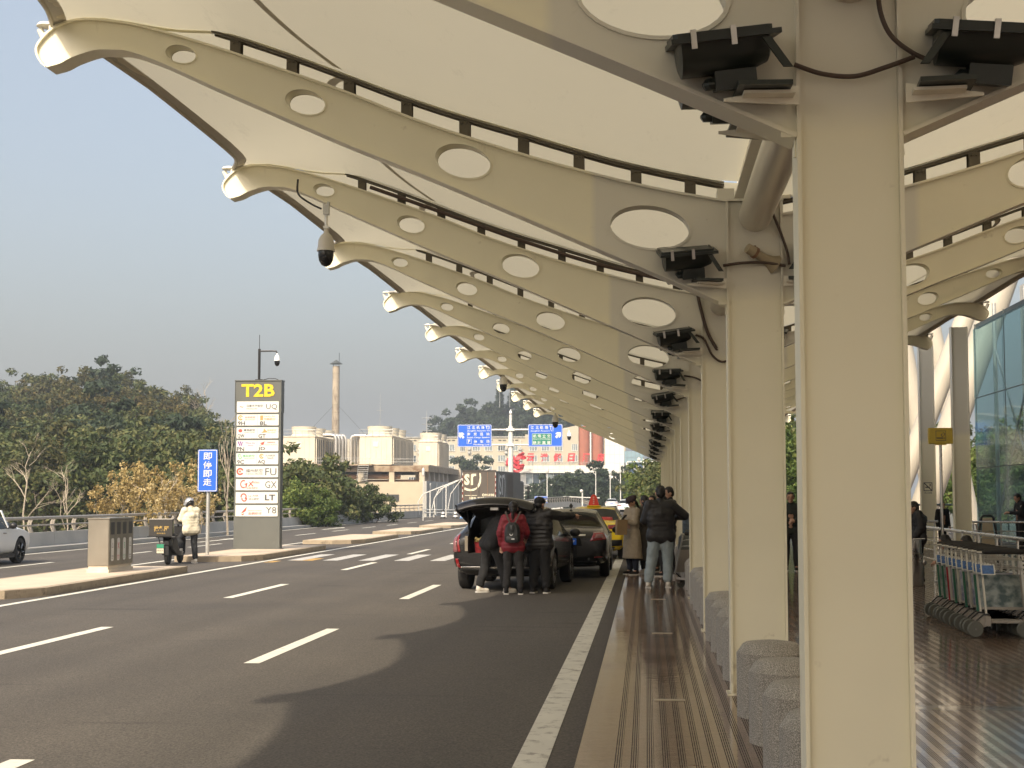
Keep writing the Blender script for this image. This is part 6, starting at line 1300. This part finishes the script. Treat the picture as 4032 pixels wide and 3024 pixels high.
def make_wheel(parent,x,y,r,side,w=.21,spokes=10):
    M=Matrix.Translation((x,y,r))@Matrix.Rotation(R(90)*side,4,'Y')
    g=MB(); g.lathe([(r*.66,-w/2),(r*.93,-w/2),(r,-w/2+.03),(r,w/2-.03),(r*.93,w/2),(r*.66,w/2)],30,M=M); wh_=g.build('wheel',rubber,parent,smooth=35)
    g=MB(); g.lathe([(r*.665,-w/2+.02),(r*.665,w/2-.005),(r*.62,w/2-.01),(r*.60,w/2-.07),(r*.2,w/2-.06),(0,w/2-.06)],26,M=M)
    g.build('rim_barrel',well if spokes else galv,wh_,smooth=35)
    if spokes:
        g=MB()
        for k in range(spokes//2):
            a=2*pi*k/(spokes//2)
            for d in (-.12,.12):
                p=[Vector((r*.08*cos(a),r*.08*sin(a),w/2-.03)),Vector((r*.63*cos(a+d),r*.63*sin(a+d),w/2-.012))]; g.tube([M@q for q in p],[.03,.022],5)
        g.lathe([(0,w/2-.03),(r*.14,w/2-.03),(r*.14,w/2-.01),(0,w/2-.008)],12,M=M); g.lathe([(r*.60,w/2-.02),(r*.66,w/2-.02),(r*.66,w/2),(r*.60,w/2)],26,M=M); g.build('rim',alloy,wh_,smooth=35)
def car(label,paint,st,axles,loc,rz,r=.33,track=.79,glass=(3,8),rearwin=3,wind=7,cavity=None,lamps=(),name='parked_car',cat='car',group=None,quarter=False):
    t=thing(name,label,cat,loc,rz,group)
    g=MB(); rs=[]
    for (y,zb,zl,zt,wl,wb,wt) in st:
        half=[(0,zb),(.75*wl,zb),(wl,zb+.10),(wb,zb+.5*(zl-zb)),(wb*.985,zl),(wt,zt-.035),(wt*.72,zt),(0,zt+.014)]
        rs.append([Vector((x,y,z)) for x,z in half]+[Vector((-x,y,z)) for x,z in half[-2:0:-1]])
    n=len(rs[0]); vs=[v for q in rs for v in q]; fs=[];mi=[]
    for i in range(len(rs)-1):
        for j in range(n):
            k=(j+1)%n; fs.append((i*n+j,i*n+k,(i+1)*n+k,(i+1)*n+j)); jj=j if j<7 else 13-j; m=0
            if jj==4 and glass[0]<i<glass[1]: m=1
            if jj==4 and i==glass[0] and quarter: m=1
            if i==rearwin and jj in (5,6): m=1
            if i==wind and jj in (4,5,6): m=1
            mi.append(m)
    for e in (0,len(rs)-1):
        for j in range(7):
            a,b=j,j+1; c,d=(n-b)%n,(n-a)%n
            f=(e*n+a,e*n+b,e*n+c,e*n+d); f=tuple(dict.fromkeys(f)); fs.append(f); mi.append(0)
    g.add(vs,fs); g.m=mi
    o=g.build('shell',[paint,glass_m,well],None)
    me=o.data; cr=me.attributes.new('crease_edge','FLOAT','EDGE')
    for e in me.edges:
        a,b=e.vertices; ja,jb=a%n,b%n; ia,ib=a//n,b//n; c=0
        if ja==jb and ja in (4,10): c=.75
        if ja==jb and ja in (5,9): c=.45
        if ia==ib and ia in (0,): c=.35
        if ia==ib and ia in (rearwin,rearwin+1,wind,wind+1) and min(ja,jb)>=4 and max(ja,jb)<=10: c=.6
        cr.data[e.index].value=c
    sb=o.modifiers.new('s','SUBSURF'); sb.levels=3; sb.render_levels=3
    cuts=[]
    for y in axles:
        for sd in (-1,1):
            c=MB(); M=Matrix.Translation((sd*(track+.05),y,r+.01))@Matrix.Rotation(R(90),4,'Y'); c.lathe([(r*1.17,-.24),(r*1.17,.3)],28,M=M); c=c.build('cut',[well]); cuts.append(c)
    if cavity:
        c=MB(); c.box(*cavity); c=c.build('cut',[inter]); cuts.append(c)
    for c in cuts:
        b=o.modifiers.new('b','BOOLEAN'); b.object=c; b.operation='DIFFERENCE'; b.solver='EXACT'; b.material_mode='TRANSFER'
    dg=bpy.context.evaluated_depsgraph_get(); dg.update(); me=bpy.data.meshes.new_from_object(o.evaluated_get(dg))
    bvh=BVHTree.FromPolygons([v.co for v in me.vertices],[tuple(p.vertices) for p in me.polygons])
    for c in cuts+[o]: bpy.data.objects.remove(c)
    mats=[m.name if m else '' for m in me.materials]
    # split into body / windows
    groups={}
    for p in me.polygons: groups.setdefault('window' if mats[p.material_index]=='car_glass' else 'body',[]).append(p)
    for nm,ps in groups.items():
        gg=MB(); mp={}; ml=[paint,well,inter] if nm=='body' else [glass_m]; key={paint.name:0,'wheel_well':1,'car_interior':2,'car_glass':0}
        for p in ps:
            ids=[]
            for v in p.vertices:
                if v not in mp: mp[v]=len(gg.v); gg.v.append(tuple(me.vertices[v].co))
                ids.append(mp[v])
            gg.f.append(tuple(ids)); gg.m.append(key.get(mats[p.material_index],0))
        gg.build(nm,ml,t,smooth=38,fix=False)
    for y in axles:
        for sd in (-1,1): make_wheel(t,sd*track,y,r,sd)
    # projected lamps and trims: (name, material, [(x,z)x4], dir, thick)
    def patch(nm,m,quad,d=(0,1,0),th=.012,n=8,sym=True,grow=0):
        for sg in ((1,-1) if sym else (1,)):
            d_=Vector((d[0]*sg,d[1],d[2])).normalized(); gg=MB(); pts=[]; ok=True
            for i in range(n+1):
                for j in range(n+1):
                    a=[Vector((q[0]*sg,q[1])) for q in quad]; u,v=i/n,j/n
                    p=a[0]*(1-u)*(1-v)+a[1]*u*(1-v)+a[2]*u*v+a[3]*(1-u)*v
                    o_=Vector((p.x,0,p.y))-d_*3; hit=bvh.ray_cast(o_,d_)
                    pts.append(hit[0] if hit[0] else None)
            if all(p is None for p in pts): continue
            idx={}; 
            for q,p in enumerate(pts):
                if p is not None: idx[q]=len(gg.v); gg.v.append(tuple(p-d_*th)); 
            for i in range(n):
                for j in range(n):
                    f=(i*(n+1)+j,(i+1)*(n+1)+j,(i+1)*(n+1)+j+1,i*(n+1)+j+1)
                    if all(q in idx for q in f) and max((pts[f[0]]-pts[f[2]]).length,(pts[f[1]]-pts[f[3]]).length)<.35: gg.f.append(tuple(idx[q] for q in f)); gg.m.append(0)
            if not gg.f: continue
            oo=gg.build(nm,m,t,smooth=60,fix=False); md=oo.modifiers.new('t','SOLIDIFY'); md.thickness=th*1.1; md.offset=0
    for L_ in lamps: patch(*L_[:3],**(L_[3] if len(L_)>3 else {}))
    # mirrors
    return t
def mirror(t,x,y,z,paint,s=1):
    g=MB(); g.ell((x,y,z),(.11,.075,.085)); g.tube([(x-s*.10,y+.02,z-.05),(x-s*.2,y+.03,z-.09)],.02,6); g.build('wing_mirror',paint,t,smooth=60)
SED=[(.0,.46,.74,.88,.66,.78,.64),(.05,.34,.84,.98,.80,.875,.76),(.28,.24,.90,1.06,.86,.905,.80),(.66,.21,.93,1.10,.885,.915,.78),(1.28,.20,.94,1.41,.89,.915,.59),(1.75,.20,.93,1.475,.90,.915,.59),(2.35,.20,.92,1.48,.90,.915,.60),(2.85,.20,.92,1.41,.90,.915,.61),(3.55,.20,.92,1.03,.90,.91,.76),(4.2,.22,.86,.94,.88,.90,.74),(4.65,.28,.72,.82,.80,.85,.66),(4.83,.38,.58,.68,.60,.66,.50)]
def plate(t,x,z,y,txt,m,w=.44,h=.14,tm=1):
    g=MB(); g.prism(rrect(x-w/2,z,x+w/2,z+h,.015),y-.008,y,'y'); text(g,txt,x-w/2+.03,z+.03,x+w/2-.03,z+h-.03,1,y-.011,bold=.02); g.build('number_plate',[m,white_sign],t,fix=False)
# --- black sedan
t=car('black sedan parked at the kerb ahead of the car with the raised boot lid',P_black,SED,(1.02,3.82),(-1.73,31.95,RZ),R(0),lamps=[
 ('tail_lamp',lens_r,[(.50,.80),(.92,.84),(.92,1.0),(.62,.99)],dict(d=(-.35,1,0))),('tail_lamp_clear',lens_w,[(.60,.86),(.80,.88),(.80,.94),(.66,.94)],dict(d=(-.35,1,0),th=.02)),
 ('chrome_strip',chrome,[(-.42,.905),(.42,.905),(.42,.945),(-.42,.945)],dict(sym=False)),('reflector',lens_r,[(.60,.44),(.78,.45),(.78,.475),(.60,.465)]),('plate_recess',well,[(-.34,.70),(.34,.70),(.30,.88),(-.30,.88)],dict(sym=False,th=.004)),('lower_trim',black,[(-.62,.28),(.62,.28),(.66,.37),(-.66,.37)],dict(sym=False,th=.01))])
plate(t,0,.72,-.01,'渝A·7',blue); 
g=MB(); g.tube([(.50,-.04,.33),(.50,.1,.33)],.045,14,False); g.build('exhaust',chrome,t,smooth=60); mirror(t,1.02,3.05,.98,black); mirror(t,-1.02,3.05,.98,black,-1)
g=MB(); text(g,'XE260',.33,1.0,.50,1.03,0,-.02); 
g2=MB(); g2.prism([(0,0),(.045,.07),(0,.14),(-.045,.07)],-.02,.02,'y'); o=g2.build('antenna_fin',black,t); o.location=(.02,1.75,1.47)
# --- yellow taxi
t=car('yellow taxi with a red roof sign waiting at the kerb ahead of the black sedan',P_yel,SED,(1.02,3.82),(-1.52,41.2,RZ),R(-1),name='taxi',cat='taxi',lamps=[
 ('tail_lamp',lens_r,[(.42,.86),(.90,.86),(.90,.98),(.46,.97)],dict(d=(-.3,1,0))),('bumper_insert',black,[(.35,.38),(.86,.40),(.84,.56),(.42,.56)],dict(d=(-.2,1,0))),('lower_trim',black,[(-.8,.27),(.8,.27),(.8,.36),(-.8,.36)],dict(sym=False,th=.01)),
 ('red_banner',mat('banner_film_red',(.50,.03,.03),.5),[(-.56,1.10),(.56,1.10),(.53,1.18),(-.53,1.18)],dict(sym=False,th=.006,n=12))])
mirror(t,1.02,3.05,.98,black); mirror(t,-1.02,3.05,.98,black,-1); plate(t,0,.70,-.01,'渝A·T6',blue)
g=MB(); text(g,'大戏',.05,1.115,.5,1.165,0,.76); g.build('banner_text',white_sign,t,fix=False)
t2=thing('taxi_roof_sign','red wedge-shaped lamp sign with white characters on the yellow taxi roof','taxi roof sign',(-1.52,42.85,RZ+1.47))
g=MB(); g.rings([[Vector((x*w,y*d_,z)) for x,y in ((-1,-1),(1,-1),(1,1),(-1,1))] for w,d_,z in ((.155,.12,.02),(.13,.10,.12),(.085,.07,.28),(.05,.05,.33),(.02,.02,.345))]); g.mat(1)
for q,c in enumerate('空车待租'): text(g,c,-.025,.24-.058*q,.025,.285-.058*q,1,-.118+.013*(3-q)*.9-.008)
g.build('lamp',[mat('lamp_red',(.62,.04,.02),.35),white_sign],t2,fix=False); g=MB(); g.bbox(-.20,.20,-.14,.14,0,.03,.01); g.build('base',yel,t2)
# --- black car with raised boot
SUV=[(.0,.46,.84,.98,.74,.84,.70),(.06,.32,.96,1.08,.86,.915,.76),(.28,.25,1.00,1.20,.90,.93,.70),(.72,.24,1.02,1.42,.91,.93,.62),(1.15,.24,1.00,1.54,.91,.93,.62),(1.8,.24,.99,1.59,.91,.93,.62),(2.35,.24,.97,1.57,.91,.93,.62),(2.75,.24,.97,1.47,.91,.93,.62),(3.30,.24,.95,1.08,.91,.93,.78),(3.75,.26,.90,.98,.89,.91,.76),(4.05,.34,.76,.86,.80,.84,.66),(4.18,.42,.62,.72,.60,.66,.50)]
t=car('black car with its boot lid raised and three people standing behind it',P_black,SUV,(.86,3.34),(-2.72,27.5,RZ),R(-4.5),r=.36,track=.80,glass=(2,8),rearwin=99,wind=7,cavity=(-.60,.60,-.3,1.15,.70,1.43),lamps=[
 ('tail_lamp',lens_w,[(.80,.72),(.93,.72),(.93,1.04),(.86,1.06)],dict(d=(-.5,1,0),th=.010)),('tail_lamp_red',lens_r,[(.745,.72),(.79,.72),(.83,1.06),(.80,1.06)],dict(d=(-.3,1,0),th=.012)),('reflector',lens_r,[(.76,.42),(.84,.44),(.85,.60),(.79,.60)],dict(d=(-.3,1,0))),
 ('chrome_strip',chrome,[(-.80,.425),(.80,.425),(.80,.455),(-.80,.455)],dict(sym=False,n=14)),('lower_trim',black,[(-.80,.30),(.80,.30),(.80,.41),(-.80,.41)],dict(sym=False,n=14,th=.008))],name='hatchback_car')
g=MB(); rs=[]
for y,z,w in ((.80,1.50,.60),(.45,1.62,.63),(.0,1.72,.67),(-.35,1.76,.71),(-.50,1.72,.73),(-.56,1.60,.70)):
    rs.append([Vector((x*w,y,z-.12*abs(x)**2.5)) for x in (-1,-.85,-.6,-.3,0,.3,.6,.85,1)])
g.rings(rs,False,False,closed=False); tg=g.build('tailgate',P_black,t,smooth=60); md=tg.modifiers.new('s','SUBSURF'); md.levels=1; md.render_levels=2; md=tg.modifiers.new('t','SOLIDIFY'); md.thickness=.06; md.offset=-1
g=MB(); rs=[]
for y,z,w in ((.70,1.40,.52),(.3,1.54,.56),(-.1,1.62,.60),(-.40,1.64,.62),(-.50,1.56,.62)): rs.append([Vector((x*w,y,z-.10*abs(x)**2.5)) for x in (-1,-.85,-.5,0,.5,.85,1)])
g.rings(rs,False,False,closed=False); o=g.build('tailgate_lining',inter,tg,smooth=60)
for s in (-1,1):
    g=MB(); g.rings([[Vector((s*(.60+k),y,z)) for k,y,z in ((0,.55,1.50),(.13,-.50,1.60),(.10,-.48,1.47),(.02,.3,1.22))],[Vector((s*(.62+k),y,z)) for k,y,z in ((0,.55,1.50),(.13,-.50,1.60),(.10,-.48,1.47),(.02,.3,1.22))]]); g.build('side_flange',P_black,tg)
    g=MB(); g.tube([(s*.60,.22,.98),(s*.62,-.02,1.52)],.013,6); g.tube([(s*.60,.22,.98),(s*.61,.1,1.24)],.02,6); g.build('gas_strut',black,t)
g=MB(); g.bbox(-.10,.06,-.47,-.40,1.50,1.585,.01); g.build('latch',galv,tg)
g=MB(); g.box(-.58,.58,.9,1.13,1.02,1.05); g.box(-.57,.57,1.12,1.14,1.06,1.40); g.build('parcel_shelf',mat('shelf_grey',(.10,.11,.12),.5,var=.1),t)
g=MB(); g.box(.605,.66,-.02,.05,.74,1.02); g.box(-.66,-.605,-.02,.05,.74,1.02); g.build('door_jamb',mat('jamb_beige',(.20,.17,.13),.5,var=.1),t)
mirror(t,1.03,2.95,1.02,black); mirror(t,-1.03,2.95,1.02,black,-1)
g=MB(); g.lathe([(0,.0),(.085,.0),(.115,.19),(.12,.20),(.108,.20),(.08,.02),(0,.02)],20); tb=thing('red_bucket','red plastic bucket standing in the open boot of the black car','bucket',(-3.12,27.78,RZ+.705)); g.build('pail',mat('bucket_red',(.26,.025,.03),.45),tb,smooth=40); g=MB(); g.tube([(-.115,0,.18),(-.08,-.1,.10),(0,-.125,.06),(.08,-.1,.10),(.115,0,.18)],.005,5); g.build('handle',black,tb)
g=MB()
for q in range(9): g.ell((.06*cos(q*2.3),.05*sin(q*1.9),.2+.02*(q%4)),(.035,.03,.035),8,6)
o=g.build('yellow_packet',mat('packet_yellow',(.62,.48,.20),.5,var=.3,vs=30),smooth=50); o.location=(-3.14,27.78,RZ+.705); tag(o,'crumpled pale yellow packets sticking out of the red bucket','packet')
# --- white cars
t=car('white saloon driving on the far carriageway, cut off by the left edge of the picture',P_white,SED,(1.02,3.82),(-17.42,34.3,RZ),R(0),lamps=[('tail_lamp',lens_r,[(.45,.84),(.90,.84),(.90,.96),(.48,.95)],dict(d=(-.3,1,0))),('lower_trim',black,[(-.8,.27),(.8,.27),(.8,.40),(-.8,.40)],dict(sym=False,th=.01))]); mirror(t,1.04,2.98,1.0,black)
for y in (1.9,2.95):
    g=MB(); g.box(.90,.925,y-.95 if y<2 else y-.98,y-.94 if y<2 else y-.972,.35,.93); g.build('door_gap',black,t)
    g=MB(); g.bbox(.912,.94,y-.30,y-.10,.80,.825,.005); g.build('door_handle',chrome,t)
g=MB(); g.box(.86,.92,1.5,3.4,.17,.27); g.build('sill',black,t)
for y in (1.35,2.22,3.02): g=MB(); g.rings([[Vector((x,yy,z)) for yy in (y-.035,y+.035) for z in (0,)] and [Vector((.905,y-.035,.94)),Vector((.905,y+.035,.94)),Vector((.89,y+.035,.94)),Vector((.89,y-.035,.94))],[Vector((.70,y-.035,1.40)),Vector((.70,y+.035,1.40)),Vector((.67,y+.035,1.40)),Vector((.67,y-.035,1.40))]]); g.build('window_pillar',P_white if y<2 or y>2.9 else black,t)
LW_=[('tail_lamp',lens_r,[(.45,.84),(.90,.84),(.90,.96),(.48,.95)],dict(d=(-.3,1,0))),('lower_trim',black,[(-.8,.27),(.8,.27),(.8,.5),(-.8,.5)],dict(sym=False,th=.01))]
t=car('small white saloon far ahead on the road, left one of two',P_white,SED,(1.02,3.82),(-4.85,206,RZ),R(0),lamps=LW_,group=None); plate(t,0,.72,-.01,'渝A',blue)
t=car('white car far ahead on the road, right and nearer one of two',P_white,SED,(1.02,3.82),(-2.02,147.5,RZ),R(0),lamps=LW_); plate(t,0,.6,-.01,'渝D',green)
# --- truck
tk=mat('truck_box_dark',(.045,.038,.033),.45,var=.15,vs=1.5); tkr=mat('truck_rear_dark',(.085,.07,.058),.5,var=.15,vs=1.2,stain=((.14,.12,.1),2,.62,.3)); lgo=mat('truck_logo_sunlit',(.70,.66,.50),.5,var=.08); lgs=mat('truck_logo_shaded',(.62,.63,.62),.5,var=.05)  # rear logo in sunlit cream, side logo greyed as its unlit copy
t=thing('delivery_truck','dark box truck with large pale letters on its rear doors beyond the raised boot lid','truck',(-12.15,107.5,RZ),R(-6.5))
w=1.23
g=MB(); g.box(-w,w,.03,9.2,1.0,3.62); g.box(-w-.03,w+.03,0,.06,3.55,3.68)
fn=lambda a,b: (w+.006,a,b)
# side logo (seen on the +x side); a along y, b along z
poly(g,[(1.0+.12*math.cos(R(q))-.10,2.35+1.2*math.sin(R(q))) for q in range(100,261,12)][::-1]+[(.95+.03*math.cos(R(q)),2.35+1.0*math.sin(R(q))) for q in range(100,261,12)],3,fn=fn)
def side_arc(cy,sgn): poly(g,[(cy+sgn*.45*cos(R(q)),2.55+1.05*sin(R(q))) for q in range(-60,61,10)]+[(cy+sgn*.30*cos(R(q)),2.55+.95*sin(R(q))) for q in range(60,-61,-10)],3,fn=fn)
side_arc(1.0+.55,-1); side_arc(2.9,1)
text(g,'S',1.25,1.9,2.05,3.35,3,bold=.0,fn=fn); poly(g,[(2.25,1.9),(2.48,1.9),(2.48,3.1),(2.75,3.2),(3.0,3.0),(3.0,3.3),(2.6,3.4),(2.25,3.3)],3,fn=fn)
poly(g,[(1.35,1.6),(2.2,1.35),(3.0,1.6),(2.85,1.15),(2.2,1.05),(1.5,1.15)],3,fn=fn)
for q in range(5): g.mat(1); g.box(w+.001,w+.03,4.3+.45*q,4.38+.45*q,1.05,3.45)
g.mat(1); g.box(w+.001,w+.012,6.9,8.3,1.3,1.8)
g.build('cargo_box',[tk,tkr,lgo,lgs],t,fix=False)
g=MB(); 
for x0,x1 in ((-w+.02,-.02),(.02,w-.02)): g.box(x0,x1,-.03,.029,1.05,3.54)
def rx(px): return (px-765)/720*2.46   # photo crop column -> x on the rear face
def rzz(py): return 3.55-(py-210)/720*2.46*.985
text(g,'S',rx(440),rzz(495),rx(560),rzz(250),1,-.036,bold=.05)
poly(g,[(rx(578),rzz(492)),(rx(632),rzz(492)),(rx(632),rzz(330)),(rx(650),rzz(300)),(rx(700),rzz(296)),(rx(700),rzz(248)),(rx(610),rzz(250)),(rx(580),rzz(275))],1,-.036)
poly(g,[(rx(445),rzz(590)),(rx(445),rzz(540)),(rx(520),rzz(570)),(rx(600),rzz(580)),(rx(680),rzz(560)),(rx(725),rzz(530)),(rx(715),rzz(580)),(rx(650),rzz(615)),(rx(580),rzz(624)),(rx(500),rzz(612))],1,-.036)
poly(g,[(rx(770),rzz(232)),(rx(800),rzz(240)),(rx(812),rzz(330)),(rx(806),rzz(430)),(rx(780),rzz(510)),(rx(740),rzz(560)),(rx(735),rzz(500)),(rx(765),rzz(420)),(rx(778),rzz(330))],1,-.036)
text(g,'95338',rx(892),rzz(735),rx(1095),rzz(682),1,-.036,bold=.03); poly(g,ring_poly(rx(860),rzz(708),.05,.10,0,350,12),1,-.036); text(g,'渝B T7385',rx(545),rzz(800),rx(985),rzz(745),1,-.036,bold=.02); poly(g,[(rx(455),rzz(722)),(rx(718),rzz(722)),(rx(718),rzz(712)),(rx(455),rzz(712))],1,-.036)
for x in (-w+.04,-.62,.62,w-.06): g.mat(2); g.box(x,x+.03,-.055,-.031,1.0,3.55)
for z in (1.3,2.2,3.2): 
    for x in (-w,w-.14): g.mat(2); g.box(x,x+.14,-.05,-.031,z,z+.05)
g.build('rear_doors',[tkr,lgo,rust],t,fix=False)
for s in (-1,1):
    g=MB()
    for q in range(12): g.mat(q%2); g.box(s*(w+.005)-.02,s*(w+.005)+.02,-.045,.0,1.1+.2*q,1.3+.2*q-.002)
    g.build('reflective_tape',[lens_r,white_sign],t)
g=MB(); g.bbox(-1.1,1.1,9.5,11.3,.6,3.0,.12); g.build('cab',tk,t); g=MB(); g.box(-.9,.9,.5,9.4,.65,.95); g.box(-1.2,1.2,-.1,.0,.62,.75); g.build('chassis',black,t)
for s in (-1,1):
    g=MB(); g.tube([(s*1.1,10.9,2.6),(s*1.45,11.0,2.65),(s*1.5,11.0,2.2),(s*1.5,11.0,1.6),(s*1.15,10.9,1.5)],.025,6); g.bbox(s*1.5-.10,s*1.5+.10,10.95,11.05,1.95,2.6,.03); g.bbox(s*1.5-.09,s*1.5+.09,10.95,11.05,1.6,1.85,.03); g.build('wing_mirror',black,t)
    for y in (1.6,2.8,10.3): make_wheel(t,s*1.0,y,.48,s,.28,0)
# --- scooter
t=thing('delivery_scooter','black electric delivery scooter with a green plate, stopped between the traffic islands','scooter',(-12.30,37.45,RZ),R(4))
for y,r in ((0,.235),(1.28,.235)):
    M=Matrix.Translation((0,y,r))@Matrix.Rotation(R(90),4,'Y'); g=MB(); g.lathe([(r*.6,-.05),(r*.88,-.05),(r,-.025),(r,.025),(r*.88,.05),(r*.6,.05)],24,M=M); wq=g.build('wheel',rubber,t,smooth=40); g=MB(); g.lathe([(0,-.04),(r*.62,-.03),(r*.62,.03),(0,.04)],16,M=M); g.build('hub',alloy,wq,smooth=40)
g=MB(); g.rings([[Vector((x*w_,y,z)) for x,z in ((-1,zb),(-1,zt),(1,zt),(1,zb))] for y,w_,zb,zt in ((-.22,.07,.52,.62),(-.05,.12,.42,.70),(.30,.14,.28,.72),(.50,.14,.24,.50),(.60,.16,.22,.33),(.95,.16,.22,.32),(1.03,.14,.24,.55))]); g.build('scooter_body',black,t,smooth=30)
g=MB(); g.rings([[Vector((x*w_,y+.0,z)) for x,y in ((-1,1.02),(1,1.02),(.8,1.12),(-.8,1.12))] for w_,z in ((.20,.28),(.21,.6),(.18,.85),(.09,.98))]); g.build('leg_shield',black,t,smooth=30)
g=MB(); g.bbox(-.13,.13,-.10,.48,.70,.79,.03); g.build('seat',rubber,t,smooth=50)
g=MB(); g.tube([(0,1.28,.24),(0,1.16,.6),(0,1.02,1.02)],.03,8); g.tube([(-.33,.93,1.05),(-.15,1.0,1.03),(.15,1.0,1.03),(.33,.93,1.05)],.014,6); g.tube([(.12,1.28,.24),(.1,1.15,.62)],.018,6); g.build('steering_column',black,t,smooth=40)
for s in (-1,1): 
    g=MB(); g.tube([(s*.18,.98,1.04),(s*.20,.98,1.20)],.007,5); g.ell((s*.21,.97,1.23),(.06,.012,.04)); g.build('rear_view_mirror',black,t,smooth=50)
g=MB(); g.rings([[Vector((x,y,z)) for x,z in ((-.09,0),(.09,0),(.09,.02),(-.09,.02))] for y,z in ((.25,.45),)]+[]) if False else None
g=MB(); g.tube([(-.2,-.25,.75),(-.15,-.18,.5),(-.1,.1,.38)],.012,5); g.tube([(.2,-.25,.75),(.15,-.18,.5),(.1,.1,.38)],.012,5); g.tube([(-.24,-.3,.72),(.24,-.3,.72),(.24,.1,.72),(-.24,.1,.72),(-.24,-.3,.72)],.012,5); g.build('rack',black,t)
g=MB(); g.rings([[Vector((x,y,z)) for x,y in ((-.08,-.0),(.08,-.0),(.08,-.01),(-.08,-.01))] for z,_ in ((.26,0),(.50,0))]); g.build('mudguard',black,t).location=(0,-.27,0)
g=MB(); g.box(-.22,-.02,-.325,-.32,.30,.55); g.mat(1); g.box(-.21,-.03,-.33,-.326,.44,.54); g.mat(2); g.box(-.21,-.03,-.33,-.326,.31,.43); text(g,'渝A·6',-.20,.36,-.04,.40,0,-.332); g.build('number_plate',[dkt,mat('plate_green',(.03,.25,.14),.4),mat('plate_cream',(.6,.55,.42),.5)],t,fix=False)
t=thing('delivery_box','black square food delivery box with yellow lettering on the scooter rack','delivery box',(-12.45,37.35,RZ+.735),R(14))
fab=cloth('box_fabric',(.04,.037,.033),.7); g=MB(); g.rings([[Vector((x,y,z)) for x,y in ((-.30,-.24),(.30,-.24),(.30,.24),(-.30,.24))] for z in (.02,.02)][:0]) if False else None
g=MB(); g.box(-.29,.29,-.24,.24,.012,.44); g.mat(1); text(g,'找餐厅',-.17,.13,.20,.27,1,-.245,bold=.03); text(g,'美味速达',-.10,.06,.12,.10,1,-.245); g.build('bag',[fab,mat('box_lettering',(.50,.34,.10),.6,var=.15)],t,fix=False)
g=MB(); g.box(-.33,.34,-.27,.27,-.01,.01); g.build('base_board',black,t); g=MB(); g.tube([(.28,-.23,.44),(.29,-.23,.52),(.29,.23,.52),(.28,.23,.44)],.012,5); g.tube([(-.29,-.24,.44),(.29,-.24,.44),(.29,.24,.44),(-.29,.24,.44),(-.29,-.24,.44)],.009,5); g.build('piping',mat('piping_grey',(.45,.42,.38),.6),t)
g=MB(); g.rings([[Vector((.295,y,z)) for y,z in ((-.18,.08),(.18,.08),(.18,.38),(-.18,.38))],[Vector((.305,y,z)) for y,z in ((-.18,.08),(.18,.08),(.18,.38),(-.18,.38))]]); g.build('side_pocket',mat('mesh_green',(.22,.23,.13),.7),t)
# ================================================================ TERMINAL WALL, UNSEEN SHADING EAVE, HAZE
g=MB(); g.box(4.6,24,8,43.6,8.6,8.9); g.box(12.4,24,-30,50.2,0.01,8.59); tag(g.build('terminal_wall_shading_eave',mat('terminal_cladding',(.55,.53,.48),.5)),'pale terminal building wall behind the glass wall at the right, with an unseen eave added for shade','building')  # eave slab lies out of view, put in to shade the edge columns
hzm=bpy.data.materials.new('haze_air'); hzm.use_nodes=True; _n=hzm.node_tree; _n.nodes.remove(P(hzm)); _v=_n.nodes.new('ShaderNodeVolumePrincipled'); _v.inputs['Color'].default_value=(.84,.91,.98,1); _v.inputs['Density'].default_value=.0006; _v.inputs['Anisotropy'].default_value=.2
_n.links.new(_v.outputs[0],_n.nodes['Material Output'].inputs['Volume'])
g=MB(); g.box(-905,905,-85,1505,-13.4,62); o=g.build('haze',hzm); tag(o,'thin pale haze over the road and hills',None,kind='stuff')
